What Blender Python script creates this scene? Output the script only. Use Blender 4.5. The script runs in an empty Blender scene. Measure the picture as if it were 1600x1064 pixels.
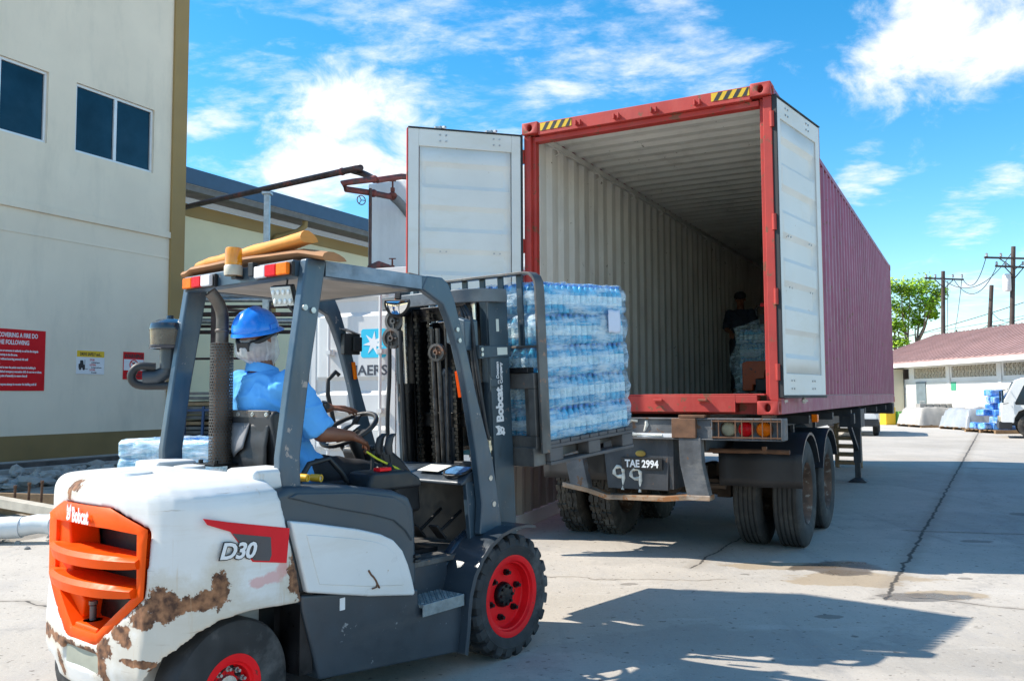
import bpy, bmesh, math, random
from math import sin, cos, pi, radians as R, sqrt, atan2
from mathutils import Vector as V, Matrix, noise as mnoise
random.seed(7)
S = bpy.context.scene
COL = S.collection

# ---------------------------------------------------------------- camera
F_, PITCH, ROLL, EYE = 1330.5, .0645, -.0044, 1.47
fw = V((0, cos(PITCH), sin(PITCH))); rt0 = V((1, 0, 0)); up0 = rt0.cross(fw)
rt = rt0*cos(ROLL) + up0*sin(ROLL); up = up0*cos(ROLL) - rt0*sin(ROLL)
cd = bpy.data.cameras.new('camera'); cam = bpy.data.objects.new('camera', cd); COL.objects.link(cam)
cd.sensor_width = 36; cd.lens = F_/1600*36; cd.clip_end = 2000; cd.clip_start = .05
cam.matrix_world = Matrix(((rt.x, up.x, -fw.x, 0), (rt.y, up.y, -fw.y, 0), (rt.z, up.z, -fw.z, EYE), (0, 0, 0, 1)))
S.camera = cam

# ---------------------------------------------------------------- light
SUN_AZ, SUN_EL = R(97), R(44.5)          # direction the light travels (clockwise from +Y), elevation
sd = V((sin(SUN_AZ)*cos(SUN_EL), cos(SUN_AZ)*cos(SUN_EL), -sin(SUN_EL)))
sl = bpy.data.lights.new('sun', 'SUN'); sun = bpy.data.objects.new('sun', sl); COL.objects.link(sun)
sl.energy = 4.8; sl.angle = R(.5); sl.color = (1, .935, .83)
sun.rotation_euler = sd.to_track_quat('-Z', 'Y').to_euler(); sun.location = (-20, 2, 25)
S.view_settings.view_transform = 'Standard'; S.view_settings.look = 'None'
S.view_settings.gamma = 1; S.view_settings.exposure = .72; S.view_settings.use_curve_mapping = False

W = bpy.data.worlds.new('World'); S.world = W; W.use_nodes = True
def sky_world():
    nt = W.node_tree; N = nt.nodes; L = nt.links; N.clear()
    out = N.new('ShaderNodeOutputWorld'); bg = N.new('ShaderNodeBackground'); bg.inputs[1].default_value = .13
    sky = N.new('ShaderNodeTexSky'); sky.sky_type = 'NISHITA'; sky.sun_disc = False
    sky.sun_elevation = SUN_EL; sky.sun_rotation = SUN_AZ + pi; sky.air_density = 1.0; sky.dust_density = .25; sky.ozone_density = 1.6
    hs = N.new('ShaderNodeHueSaturation'); hs.inputs['Hue'].default_value = .49; hs.inputs['Saturation'].default_value = 1.45; hs.inputs['Value'].default_value = 1.13
    L.new(sky.outputs[0], hs.inputs['Color'])
    tc = N.new('ShaderNodeTexCoord')
    sx = N.new('ShaderNodeSeparateXYZ'); L.new(tc.outputs['Generated'], sx.inputs[0])
    def math_(op, a, b=None, c=None, clamp=False):
        n = N.new('ShaderNodeMath'); n.operation = op; n.use_clamp = clamp
        for i, v in enumerate((a, b, c)):
            if v is None: continue
            if isinstance(v, (int, float)): n.inputs[i].default_value = v
            else: L.new(v, n.inputs[i])
        return n.outputs[0]
    # clouds live on a plane high above: direction / (height + a little)
    den = math_('ADD', math_('MAXIMUM', sx.outputs[2], 0.0), .12)
    u = math_('DIVIDE', sx.outputs[0], den); v = math_('DIVIDE', sx.outputs[1], den)
    cx = N.new('ShaderNodeCombineXYZ'); L.new(u, cx.inputs[0]); L.new(v, cx.inputs[1])
    def noise(scale, detail, rough, loc=(0, 0, 0), sc=(1, 1, 1), rz=0, dist=0, vec=None):
        mp = N.new('ShaderNodeMapping'); mp.inputs['Location'].default_value = loc; mp.inputs['Scale'].default_value = sc; mp.inputs['Rotation'].default_value = (0, 0, rz)
        L.new(vec or cx.outputs[0], mp.inputs[0])
        n = N.new('ShaderNodeTexNoise'); n.inputs['Scale'].default_value = scale; n.inputs['Detail'].default_value = detail; n.inputs['Roughness'].default_value = rough; n.inputs['Distortion'].default_value = dist
        L.new(mp.outputs[0], n.inputs[0]); return n.outputs[0]
    wisp = noise(2.4, 9, .62, (3.1, 1.7, 0), (1, 1.25, 1), R(25), .25)
    fine = noise(7, 8, .65, (0.4, 2.7, 0), (1, 1.5, 1), R(10), .2)
    puff = noise(13, 10, .62, (0.9, .35, 2), (1, 1, 1.5), vec=tc.outputs['Generated'], dist=.35)
    def blob(az, el, r_in, r_out):
        az, el = R(az), R(el); d = V((sin(az)*cos(el), cos(az)*cos(el), sin(el)))
        dot = N.new('ShaderNodeVectorMath'); dot.operation = 'DISTANCE'; L.new(tc.outputs['Generated'], dot.inputs[0]); dot.inputs[1].default_value = d
        mr = N.new('ShaderNodeMapRange'); mr.interpolation_type = 'SMOOTHERSTEP'; L.new(dot.outputs['Value'], mr.inputs[0])
        mr.inputs[1].default_value = r_out; mr.inputs[2].default_value = r_in; mr.inputs[3].default_value = 0; mr.inputs[4].default_value = 1
        return mr.outputs[0]
    big = None                                  # compass bearing and height of each cumulus / streaky patch
    for b in ((-10.3, 16.9, .02, .125), (-13.7, 14.5, .01, .1), (-6.9, 15.2, .02, .09), (27.8, 20.8, 0, .15), (31.1, 21.0, 0, .14), (24.6, 19.7, 0, .09), (150, 40, .1, .55), (108, 34, 0, .3), (205, 32, 0, .38)):  # last three are out of view, added for white fill light
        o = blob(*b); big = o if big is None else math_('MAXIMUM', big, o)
    str_ = None
    for b in ((-15.8, 22.5, .03, .16), (-7.8, 23.8, .03, .2), (-19.8, 18.7, .02, .11), (8.9, 23.7, .03, .17), (-1.7, 20.5, .03, .17), (12.2, 20.4, .03, .12), (22.8, 13.8, 0, .07), (28, 10.2, .01, .06), (30.1, 12.8, 0, .06), (28.5, 5.5, 0, .09), (-16.9, 13.9, 0, .08), (-17.5, 20.5, .02, .12), (5, 21.5, .02, .12)):
        o = blob(*b); str_ = o if str_ is None else math_('MAXIMUM', str_, o)
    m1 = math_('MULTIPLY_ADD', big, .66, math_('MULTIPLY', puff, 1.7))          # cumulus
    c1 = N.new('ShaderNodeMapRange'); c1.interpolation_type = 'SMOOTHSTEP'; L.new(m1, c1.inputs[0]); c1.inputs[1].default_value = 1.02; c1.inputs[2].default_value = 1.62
    m2 = math_('ADD', math_('MULTIPLY', str_, .2), math_('ADD', math_('MULTIPLY', wisp, .75), math_('MULTIPLY', fine, .3)))
    c2 = N.new('ShaderNodeMapRange'); c2.interpolation_type = 'SMOOTHSTEP'; L.new(m2, c2.inputs[0]); c2.inputs[1].default_value = .655; c2.inputs[2].default_value = .90; c2.inputs[4].default_value = .9
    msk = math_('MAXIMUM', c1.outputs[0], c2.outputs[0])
    hz = N.new('ShaderNodeMapRange'); L.new(sx.outputs[2], hz.inputs[0]); hz.inputs[1].default_value = -.01; hz.inputs[2].default_value = .06
    msk = math_('MULTIPLY', msk, hz.outputs[0], clamp=True)
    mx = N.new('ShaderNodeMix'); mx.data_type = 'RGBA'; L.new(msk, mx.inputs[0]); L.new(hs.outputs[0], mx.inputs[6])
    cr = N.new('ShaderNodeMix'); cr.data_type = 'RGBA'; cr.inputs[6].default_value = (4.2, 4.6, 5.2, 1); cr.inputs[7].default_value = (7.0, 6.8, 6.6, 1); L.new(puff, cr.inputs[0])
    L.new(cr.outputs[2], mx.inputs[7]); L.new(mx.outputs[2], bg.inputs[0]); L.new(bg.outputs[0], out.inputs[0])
sky_world()

# ---------------------------------------------------------------- helpers
class MB:
    def __init__(s): s.bm = bmesh.new(); s.T = None
    def v(s, p):
        p = V(p)
        return s.bm.verts.new(s.T @ p if s.T is not None else p)
    def face(s, vs):
        try: return s.bm.faces.new(vs)
        except ValueError: return None
    def box(s, x0, x1, y0, y1, z0, z1):
        p = [s.v((x, y, z)) for x in (x0, x1) for y in (y0, y1) for z in (z0, z1)]
        for q in ((0, 1, 3, 2), (4, 6, 7, 5), (0, 4, 5, 1), (2, 3, 7, 6), (0, 2, 6, 4), (1, 5, 7, 3)): s.face([p[i] for i in q])
        return s
    def obox(s, c, size, rx=0, ry=0, rz=0):
        T = s.T; M = Matrix.Translation(c) @ Matrix.Rotation(rz, 4, 'Z') @ Matrix.Rotation(ry, 4, 'Y') @ Matrix.Rotation(rx, 4, 'X')
        s.T = M if T is None else T @ M
        a, b, d = [k/2 for k in size]; s.box(-a, a, -b, b, -d, d); s.T = T; return s
    def bar(s, p0, p1, w, h, upv=(0, 0, 1)):
        p0, p1 = V(p0), V(p1); d = (p1-p0).normalized(); u = V(upv)
        if abs(d.dot(u)) > .98: u = V((1, 0, 0))
        r_ = d.cross(u).normalized(); u = r_.cross(d)
        rings = [[p + r_*(a*w/2) + u*(b*h/2) for a, b in ((-1, -1), (1, -1), (1, 1), (-1, 1))] for p in (p0, p1)]
        return s.loft(rings)
    def loft(s, rings, caps=True, closed=True):
        vr = [[s.v(p) for p in r_] for r_ in rings]
        for a, b in zip(vr, vr[1:]):
            n = len(a)
            for i in range(n if closed else n-1):
                j = (i+1) % n; s.face([a[i], a[j], b[j], b[i]])
        if caps: s.face(list(reversed(vr[0]))); s.face(vr[-1])
        return s
    def circ(s, c, d, r, n, ph=0, ry=None):
        d = V(d).normalized(); a = V((0, 0, 1)) if abs(d.z) < .9 else V((1, 0, 0))
        e1 = d.cross(a).normalized(); e2 = d.cross(e1); ry = r if ry is None else ry
        return [V(c) + e1*(r*cos(ph+2*pi*i/n)) + e2*(ry*sin(ph+2*pi*i/n)) for i in range(n)]
    def cyl(s, p0, p1, r, r2=None, n=16, caps=True):
        p0, p1 = V(p0), V(p1); d = p1-p0
        return s.loft([s.circ(p0, d, r, n), s.circ(p1, d, r if r2 is None else r2, n)], caps)
    def tube(s, pts, r, n=10, closed=False, caps=True):
        pts = [V(p) for p in pts]; m = len(pts); rr = r if hasattr(r, '__len__') else [r]*m
        tang = []
        for i in range(m):
            a = pts[i-1] if (i or closed) else pts[0]; b = pts[(i+1) % m] if (i < m-1 or closed) else pts[-1]
            tang.append((b-a).normalized())
        nrm = tang[0].orthogonal().normalized(); rings = []
        for i in range(m):
            t = tang[i]; nrm = (nrm - t*nrm.dot(t))
            nrm = nrm.normalized() if nrm.length > 1e-6 else t.orthogonal().normalized()
            b = t.cross(nrm)
            rings.append([pts[i] + nrm*(rr[i]*cos(2*pi*k/n)) + b*(rr[i]*sin(2*pi*k/n)) for k in range(n)])
        if closed: rings.append(rings[0]); return s.loft(rings, False)
        return s.loft(rings, caps)
    def prism(s, pts, ax, a, b):
        def P(p, t): return {'x': (t, p[0], p[1]), 'y': (p[0], t, p[1]), 'z': (p[0], p[1], t)}[ax]
        return s.loft([[P(p, a) for p in pts], [P(p, b) for p in pts]])
    def lathe(s, prof, o=(0, 0, 0), d=(0, 0, 1), n=24, caps=False):
        o, d = V(o), V(d).normalized()
        return s.loft([s.circ(o + d*h, d, max(r, 1e-4), n) for r, h in prof], caps)
    def ball(s, c, r, n=14, m=8, M=None):
        r = (r, r, r) if not hasattr(r, '__len__') else r; M = M or Matrix(); c = V(c)
        rings = []
        for i in range(m+1):
            t = -pi/2 + pi*i/m; k = max(cos(t), 1e-3)
            rings.append([c + M @ V((r[0]*k*cos(2*pi*j/n), r[1]*k*sin(2*pi*j/n), r[2]*sin(t))) for j in range(n)])
        return s.loft(rings)
    def sheet(s, pts):
        s.face([s.v(p) for p in pts]); return s
    def build(s, name, mat, parent=None, smooth=None, bevel=0, solid=0, loc=None):
        bmesh.ops.recalc_face_normals(s.bm, faces=s.bm.faces[:])
        me = bpy.data.meshes.new(name); s.bm.to_mesh(me); s.bm.free()
        return link(name, me, mat, parent, smooth, bevel, solid, loc)
def link(name, me, mat, parent=None, smooth=None, bevel=0, solid=0, loc=None):
    me.materials.clear()
    for m in (mat if isinstance(mat, (list, tuple)) else [mat]): me.materials.append(m)
    if smooth is not None:
        me.polygons.foreach_set('use_smooth', [True]*len(me.polygons)); me.update()
        if smooth < 180: me.set_sharp_from_angle(angle=R(smooth))
    o = bpy.data.objects.new(name, me); COL.objects.link(o); o.parent = parent
    if loc: o.location = loc
    if solid: m = o.modifiers.new('s', 'SOLIDIFY'); m.thickness = solid; m.offset = 0
    if bevel:
        m = o.modifiers.new('b', 'BEVEL'); m.width = bevel; m.segments = 2; m.limit_method = 'ANGLE'; m.angle_limit = R(40)
        if smooth is None: me.polygons.foreach_set('use_smooth', [True]*len(me.polygons)); m.harden_normals = True
    return o
def tag(o, label=None, cat=None, group=None, kind=None):
    if label: o['label'] = label
    if cat: o['category'] = cat
    if group: o['group'] = group
    if kind: o['kind'] = kind
    return o
def thing(name, label, cat, loc=(0, 0, 0), rz=0, group=None):
    o = bpy.data.objects.new(name, None); COL.objects.link(o); o.empty_display_size = .2
    o.location = loc; o.rotation_euler = (0, 0, rz); return tag(o, label, cat, group)
def dup(root, loc, rz=None, label=None):
    r_ = root.copy(); COL.objects.link(r_); r_.location = loc
    if rz is not None: r_.rotation_euler = (0, 0, rz)
    if label: r_['label'] = label
    def kids(a, b):
        for ch in list(a.children):
            c = ch.copy(); COL.objects.link(c); c.parent = b; kids(ch, c)
    kids(root, r_); return r_
def cr(pts, k=5):
    """a smooth run through the points"""
    P = [V(p) for p in pts]; P = [P[0]*2-P[1]]+P+[P[-1]*2-P[-2]]; o = []
    for i in range(1, len(P)-2):
        a, b_, c, d = P[i-1:i+3]
        for j in range(k): t = j/k; o.append(.5*((2*b_)+(c-a)*t+(2*a-5*b_+4*c-d)*t*t+(3*b_-a-3*c+d)*t**3))
    return o+[P[-2]]
def evaluated(o):
    dg = bpy.context.evaluated_depsgraph_get(); dg.update()
    return bpy.data.meshes.new_from_object(o.evaluated_get(dg))
def remesh(mb, voxel, smooth=3, cut=(), fn=None):
    """union the shapes of mb into one continuous skin (optionally cut by others first)"""
    bmesh.ops.recalc_face_normals(mb.bm, faces=mb.bm.faces[:])
    me = bpy.data.meshes.new('t'); mb.bm.to_mesh(me); mb.bm.free()
    o = bpy.data.objects.new('t', me); COL.objects.link(o); tmp = [o]
    m = o.modifiers.new('r', 'REMESH'); m.mode = 'VOXEL'; m.voxel_size = voxel
    for c in cut:
        bmesh.ops.recalc_face_normals(c.bm, faces=c.bm.faces[:])
        mc = bpy.data.meshes.new('c'); c.bm.to_mesh(mc); c.bm.free(); oc = bpy.data.objects.new('c', mc); COL.objects.link(oc); tmp.append(oc)
        b = o.modifiers.new('b', 'BOOLEAN'); b.operation = 'DIFFERENCE'; b.object = oc; b.solver = 'EXACT'
    if cut: m = o.modifiers.new('r2', 'REMESH'); m.mode = 'VOXEL'; m.voxel_size = voxel
    if smooth: m = o.modifiers.new('sm', 'SMOOTH'); m.iterations = smooth; m.factor = .5
    res = evaluated(o)
    for t in tmp: bpy.data.objects.remove(t)
    if fn:
        for vt, nn in zip(res.vertices, [x.vector.copy() for x in res.vertex_normals]): vt.co += fn(vt.co, nn)
    return res

# ---------------------------------------------------------------- materials
def mat(name, col, rough=.55, metal=0, var=.12, vs=3., bump=0, bs=60, wear=None, coat=0, trans=0, alpha=1, emit=None, streak=None, spec=.5, sss=0):
    """principled with two scales of tone variation; wear=(colour, amount, scale) breaks through in ragged patches; streak=(colour, amount, (sx,sy,sz))"""
    m = bpy.data.materials.new(name); m.use_nodes = True; nt = m.node_tree; N, L = nt.nodes, nt.links
    b = N['Principled BSDF']; b.inputs['Roughness'].default_value = rough; b.inputs['Metallic'].default_value = metal
    b.inputs['Coat Weight'].default_value = coat; b.inputs['Coat Roughness'].default_value = .15; b.inputs['Transmission Weight'].default_value = trans; b.inputs['Alpha'].default_value = alpha
    b.inputs['Specular IOR Level'].default_value = spec
    if sss: b.inputs['Subsurface Weight'].default_value = sss; b.inputs['Subsurface Radius'].default_value = (.012, .005, .003)
    tc = N.new('ShaderNodeTexCoord')
    def nz(scale, detail=5, rgh=.6, sc=None):
        n = N.new('ShaderNodeTexNoise'); n.inputs['Scale'].default_value = scale; n.inputs['Detail'].default_value = detail; n.inputs['Roughness'].default_value = rgh
        if sc: mp = N.new('ShaderNodeMapping'); mp.inputs['Scale'].default_value = sc; L.new(tc.outputs['Object'], mp.inputs[0]); L.new(mp.outputs[0], n.inputs[0])
        else: L.new(tc.outputs['Object'], n.inputs[0])
        return n.outputs[0]
    def ramp(f, a, b_, c=0., d=1.):
        r_ = N.new('ShaderNodeMapRange'); L.new(f, r_.inputs[0]); r_.inputs[1].default_value = a; r_.inputs[2].default_value = b_; r_.inputs[3].default_value = c; r_.inputs[4].default_value = d; return r_.outputs[0]
    def mix(f, a, c):
        x = N.new('ShaderNodeMix'); x.data_type = 'RGBA'
        if isinstance(f, float): x.inputs[0].default_value = f
        else: L.new(f, x.inputs[0])
        for i, q in ((6, a), (7, c)):
            if isinstance(q, tuple): x.inputs[i].default_value = (*q, 1)
            else: L.new(q, x.inputs[i])
        return x.outputs[2]
    c = tuple(col)
    n1 = nz(vs); dark = tuple(k*(1-var*1.6) for k in col); light = tuple(min(1, k*(1+var)) for k in col)
    cur = mix(ramp(n1, .3, .7), dark, light)
    if streak: cur = mix(ramp(nz(1, 6, .7, streak[2]), .5, .75, 0, streak[1]), cur, tuple(streak[0]))
    if wear:
        w = nz(wear[2], 9, .68); f = ramp(w, .62-wear[1]*.3, .64-wear[1]*.3)
        cur = mix(f, cur, tuple(wear[0]))
    L.new(cur, b.inputs['Base Color'])
    rr = ramp(nz(vs*4), .3, .7, max(0, rough-.1), min(1, rough+.1)); L.new(rr, b.inputs['Roughness'])
    if bump:
        bp = N.new('ShaderNodeBump'); bp.inputs['Strength'].default_value = bump; bp.inputs['Distance'].default_value = .01; L.new(nz(bs, 6), bp.inputs['Height']); L.new(bp.outputs[0], b.inputs['Normal'])
    if emit: b.inputs['Emission Color'].default_value = (*emit[0], 1); b.inputs['Emission Strength'].default_value = emit[1]
    return m
def text(name, body, size, m, parent, o, xd, yd, bold=0., depth=.002, align='LEFT', shear=0, xs=1., space=1.):
    cu = bpy.data.curves.new('t', 'FONT'); cu.body = body; cu.size = size; cu.extrude = depth; cu.offset = bold; cu.align_x = align; cu.shear = shear; cu.space_character = space; cu.resolution_u = 3
    ob = bpy.data.objects.new('t', cu); COL.objects.link(ob); me = evaluated(ob); bpy.data.objects.remove(ob); bpy.data.curves.remove(cu)
    xd, yd = V(xd).normalized(), V(yd).normalized(); z = xd.cross(yd); o = V(o)
    me.transform(Matrix(((xd.x*xs, yd.x, z.x, o.x), (xd.y*xs, yd.y, z.y, o.y), (xd.z*xs, yd.z, z.z, o.z), (0, 0, 0, 1))))
    return link(name, me, m, parent)
# ---------------------------------------------------------------- frames
YC = .49541                                     # heading of the red container and its trailer
CX, CY = 2.2597, 7.2621                         # its rear right corner on the ground
CB = 1.296                                      # height of the container's underside
def ctw(x, y, z=0): return V((CX + x*cos(YC) + y*sin(YC), CY - x*sin(YC) + y*cos(YC), z))

# ---------------------------------------------------------------- ground
def ground_mat():
    m = bpy.data.materials.new('concrete_yard'); m.use_nodes = True; nt = m.node_tree; N, L = nt.nodes, nt.links
    b = N['Principled BSDF']; tc = N.new('ShaderNodeTexCoord'); P = tc.outputs['Object']
    def nz(scale, d=6, r=.6, sc=None):
        n = N.new('ShaderNodeTexNoise'); n.inputs['Scale'].default_value = scale; n.inputs['Detail'].default_value = d; n.inputs['Roughness'].default_value = r
        src = P
        if sc: mp = N.new('ShaderNodeMapping'); mp.inputs['Scale'].default_value = sc; mp.inputs['Rotation'].default_value = (0, 0, YC); L.new(P, mp.inputs[0]); src = mp.outputs[0]
        L.new(src, n.inputs[0]); return n.outputs[0]
    def M_(op, a, c=None, e=None, cl=False):
        n = N.new('ShaderNodeMath'); n.operation = op; n.use_clamp = cl
        for i, q in enumerate((a, c, e)):
            if q is None: continue
            if isinstance(q, (int, float)): n.inputs[i].default_value = q
            else: L.new(q, n.inputs[i])
        return n.outputs[0]
    def rp(f, a, c, lo=0., hi=1.):
        n = N.new('ShaderNodeMapRange'); n.interpolation_type = 'SMOOTHSTEP'; L.new(f, n.inputs[0])
        for i, q in enumerate((a, c, lo, hi)): n.inputs[i+1].default_value = q
        return n.outputs[0]
    def mix(f, a, c):
        x = N.new('ShaderNodeMix'); x.data_type = 'RGBA'; L.new(f, x.inputs[0])
        for i, q in ((6, a), (7, c)):
            if isinstance(q, tuple): x.inputs[i].default_value = (*q, 1)
            else: L.new(q, x.inputs[i])
        return x.outputs[2]
    sx = N.new('ShaderNodeSeparateXYZ'); L.new(P, sx.inputs[0]); X, Y = sx.outputs[0], sx.outputs[1]
    warp = M_('MULTIPLY', M_('SUBTRACT', nz(3.5, 7, .7), .5), .16)
    warp2 = M_('MULTIPLY', M_('SUBTRACT', nz(1.1, 4, .6), .5), .7)
    cur = mix(rp(nz(.35, 7, .6), .32, .68), (.385, .345, .295), (.485, .44, .385))
    cur = mix(rp(nz(2.1, 8, .65, (1, .45, 1)), .48, .72, 0, .55), cur, (.36, .335, .31))
    cur = mix(rp(nz(1.3, 8, .7, (.5, 2.2, 1)), .56, .7, 0, .5), cur, (.545, .505, .455))
    cur = mix(rp(nz(34, 4, .7), .56, .70, 0, .6), cur, (.24, .22, .20)); cur = mix(rp(nz(.9, 9, .75, (3, .25, 1)), .52, .70, 0, .5), cur, (.29, .27, .25))
    cur = mix(rp(nz(70, 3, .6), .63, .72, 0, .7), cur, (.66, .65, .62))
    cur = mix(rp(nz(19, 3, .5), .64, .70, 0, .85), cur, (.15, .13, .11)); cur = mix(rp(nz(7, 5, .6), .66, .72, 0, .5), cur, (.22, .19, .15))
    def line(ax, ay, bx, by, w, wob):          # a joint or crack: distance to a straight run, made ragged
        dx, dy = bx-ax, by-ay; ln = sqrt(dx*dx+dy*dy); dx, dy = dx/ln, dy/ln
        px = M_('SUBTRACT', X, ax); py = M_('SUBTRACT', Y, ay)
        d = M_('ABSOLUTE', M_('ADD', M_('SUBTRACT', M_('MULTIPLY', px, dy), M_('MULTIPLY', py, dx)), wob))
        t = M_('ADD', M_('MULTIPLY', px, dx), M_('MULTIPLY', py, dy))
        on = M_('MULTIPLY', rp(t, -.05, .05), rp(t, ln+.05, ln-.05))
        return M_('MULTIPLY', rp(d, w, w*.35), on), M_('MULTIPLY', rp(d, w*7, w), on)
    def spot(x, y, rx, ry, nscale=2.4, k=1.1):
        a = M_('DIVIDE', M_('SUBTRACT', X, x), rx); c = M_('DIVIDE', M_('SUBTRACT', Y, y), ry)
        d = M_('SQRT', M_('ADD', M_('MULTIPLY', a, a), M_('MULTIPLY', c, c)))
        return rp(M_('ADD', d, M_('MULTIPLY', M_('SUBTRACT', nz(nscale, 7, .65), .5), k*2)), 1.0, .8)
    st = None
    for q in ((2.75, 6.9, .55, .33), (2.3, 7.45, .6, .18), (3.2, 6.35, .35, .16)):
        o = spot(*q); st = o if st is None else M_('MAXIMUM', st, o)
    cur = mix(M_('MULTIPLY', st, .62), cur, (.30, .215, .12))
    wet = None
    for q in ((2.75, 7.35, .42, .3, 3.5, .9), (2.95, 6.28, .42, .15, 4, .9)):
        o = spot(*q); wet = o if wet is None else M_('MAXIMUM', wet, o)
    cur = mix(M_('MULTIPLY', wet, .75), cur, (.085, .065, .05))
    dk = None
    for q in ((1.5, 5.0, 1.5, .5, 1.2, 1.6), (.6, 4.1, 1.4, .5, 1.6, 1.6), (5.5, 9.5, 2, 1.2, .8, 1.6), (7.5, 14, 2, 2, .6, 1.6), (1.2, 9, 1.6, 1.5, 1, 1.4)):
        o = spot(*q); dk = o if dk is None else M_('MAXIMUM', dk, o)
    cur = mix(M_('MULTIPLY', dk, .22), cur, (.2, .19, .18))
    for a in ((2.66, 6.2, 8.9, 17.1, .022, warp), (8.9, 17.1, 20, 36.5, .03, warp), (1.50, 7.35, 4.6, 13.0, .016, warp), (2.72, 6.4, 7.0, 4.1, .012, warp2), (-.5, 6.9, 1.7, 7.0, .006, warp2), (-6, 7.2, -3.2, 6.1, .012, warp2), (4.2, 9.3, 11, 7.6, .016, warp), (8.9, 17.1, 16, 14.2, .02, warp)):
        l, h = line(*a); cur = mix(M_('MULTIPLY', h, .4), cur, (.24, .2, .155)); cur = mix(M_('MULTIPLY', l, .9), cur, (.045, .04, .035))
    for a in ((1.6, 4.6, 6.2, 9.2, .11, warp2), (2.9, 4.4, 7.6, 8.6, .12, warp2), (3.4, 5.2, 10.5, 20, .13, warp2), (4.7, 5.2, 12.2, 20, .13, warp2), (-2.6, 6.0, -6, 3.0, .11, warp2)):
        l, h = line(*a); cur = mix(M_('MULTIPLY', M_('MULTIPLY', l, rp(nz(14, 6, .7), .40, .62)), .30), cur, (.19, .18, .17))
    for q in ((2.1, 5.75, .10, .06, 9, .8), (3.6, 6.9, .07, .05, 9, .8), (4.6, 8.6, .16, .10, 6, .9), (.9, 6.75, .08, .05, 9, .8), (1.9, 7.1, .05, .03, 12, .8), (6.2, 10.5, .2, .14, 5, .9), (-3.1, 5.0, .12, .07, 8, .9)):
        cur = mix(M_('MULTIPLY', spot(*q), .6), cur, (.11, .095, .08))
    # dug-up earth on the left, towards the tall building
    ed = M_('ADD', M_('ADD', M_('MULTIPLY', X, .893), M_('MULTIPLY', Y, -.45)), M_('MULTIPLY', warp2, 1.1))
    earth = rp(ed, -8.3, -8.8)
    cur = mix(earth, cur, mix(rp(nz(4, 9, .75), .35, .65), (.16, .13, .10), (.42, .39, .34)))
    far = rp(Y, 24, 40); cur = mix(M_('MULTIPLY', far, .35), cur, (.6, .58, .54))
    L.new(cur, b.inputs['Base Color'])
    L.new(M_('SUBTRACT', M_('ADD', rp(nz(6, 6), .3, .7, .72, .95), 0), M_('MULTIPLY', wet, .5)), b.inputs['Roughness'])
    b.inputs['Specular IOR Level'].default_value = .35
    bp = N.new('ShaderNodeBump'); bp.inputs['Strength'].default_value = .55; bp.inputs['Distance'].default_value = .012
    L.new(M_('ADD', M_('MULTIPLY', nz(28, 7, .7), .6), M_('ADD', M_('MULTIPLY', nz(3, 6), 1.2), M_('MULTIPLY', M_('MULTIPLY', earth, nz(9, 9, .75)), 6))), bp.inputs['Height']); L.new(bp.outputs[0], b.inputs['Normal'])
    return m
g = MB()
g.sheet([(-700, -60, 0), (700, -60, 0), (700, 1200, 0), (-700, 1200, 0)])
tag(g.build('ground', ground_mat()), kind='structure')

# ---------------------------------------------------------------- tall building on the left
m_wall = mat('cream_render', (.78, .695, .555), .85, var=.05, vs=.6, bump=.15, bs=90, streak=((.42, .40, .33), .35, (1.2, 1.2, .35)))
m_wall2 = mat('warehouse_render', (.76, .70, .48), .85, var=.05, vs=.6, bump=.12, bs=70)
m_brown = mat('brown_band', (.33, .225, .09), .8, var=.07, vs=1.2, bump=.1)
m_olive = mat('olive_dado', (.245, .17, .07), .8, var=.12, vs=1.5, bump=.1)
m_alu = mat('white_aluminium', (.72, .73, .74), .4, .2, var=.05)
m_glass = mat('dark_window_glass', (.006, .032, .058), .12, 0, var=.35, vs=.9, spec=.35, coat=0)
BX = V((-8.79, 16.85, 0)); BA = R(63.5)
bld = thing('tall_building', 'tall cream rendered building with dark blue windows and brown corner pilaster', 'building', BX, BA)
wn = [(.01, 1.93, 6.41, 7.83), (-2.5, -.59, 6.41, 7.83)]
b = MB()
# facade with real window openings: strips around them
xs = [-5.2, -2.5, -.59, .01, 1.93, 2.41]; TOP = 11.6
b.box(-5.2, 2.41, 0, .25, .76, 6.41); b.box(-5.2, 2.41, 0, .25, 7.83, TOP)
for a, c in ((-5.2, -2.5), (-.59, .01), (1.93, 2.41)): b.box(a, c, 0, .25, 6.41, 7.83)
b.box(-5.2, -4.95, .25, 8, 0, TOP); b.box(2.55, 2.8, .253, 8, 0, TOP); b.box(-4.95, 2.55, 7.75, 8, 0, TOP); b.box(-4.95, 2.55, .253, 7.75, TOP-.25, TOP-.003)
b.build('wall', m_wall, bld)
b = MB(); b.box(-5.203, 2.37, -.012, .2, 0, .757); b.build('dado', m_olive, bld)
b = MB(); b.box(2.41, 2.803, -.06, .25, 0, TOP+.02); b.build('corner_pilaster', m_brown, bld, bevel=.015)
b = MB(); b.box(-5.2, 2.407, -.05, -.002, 5.03, 5.17); b.box(-5.2, 2.407, -.012, -.001, 4.56, 4.60); b.build('ledge', m_wall, bld, bevel=.01)
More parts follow.
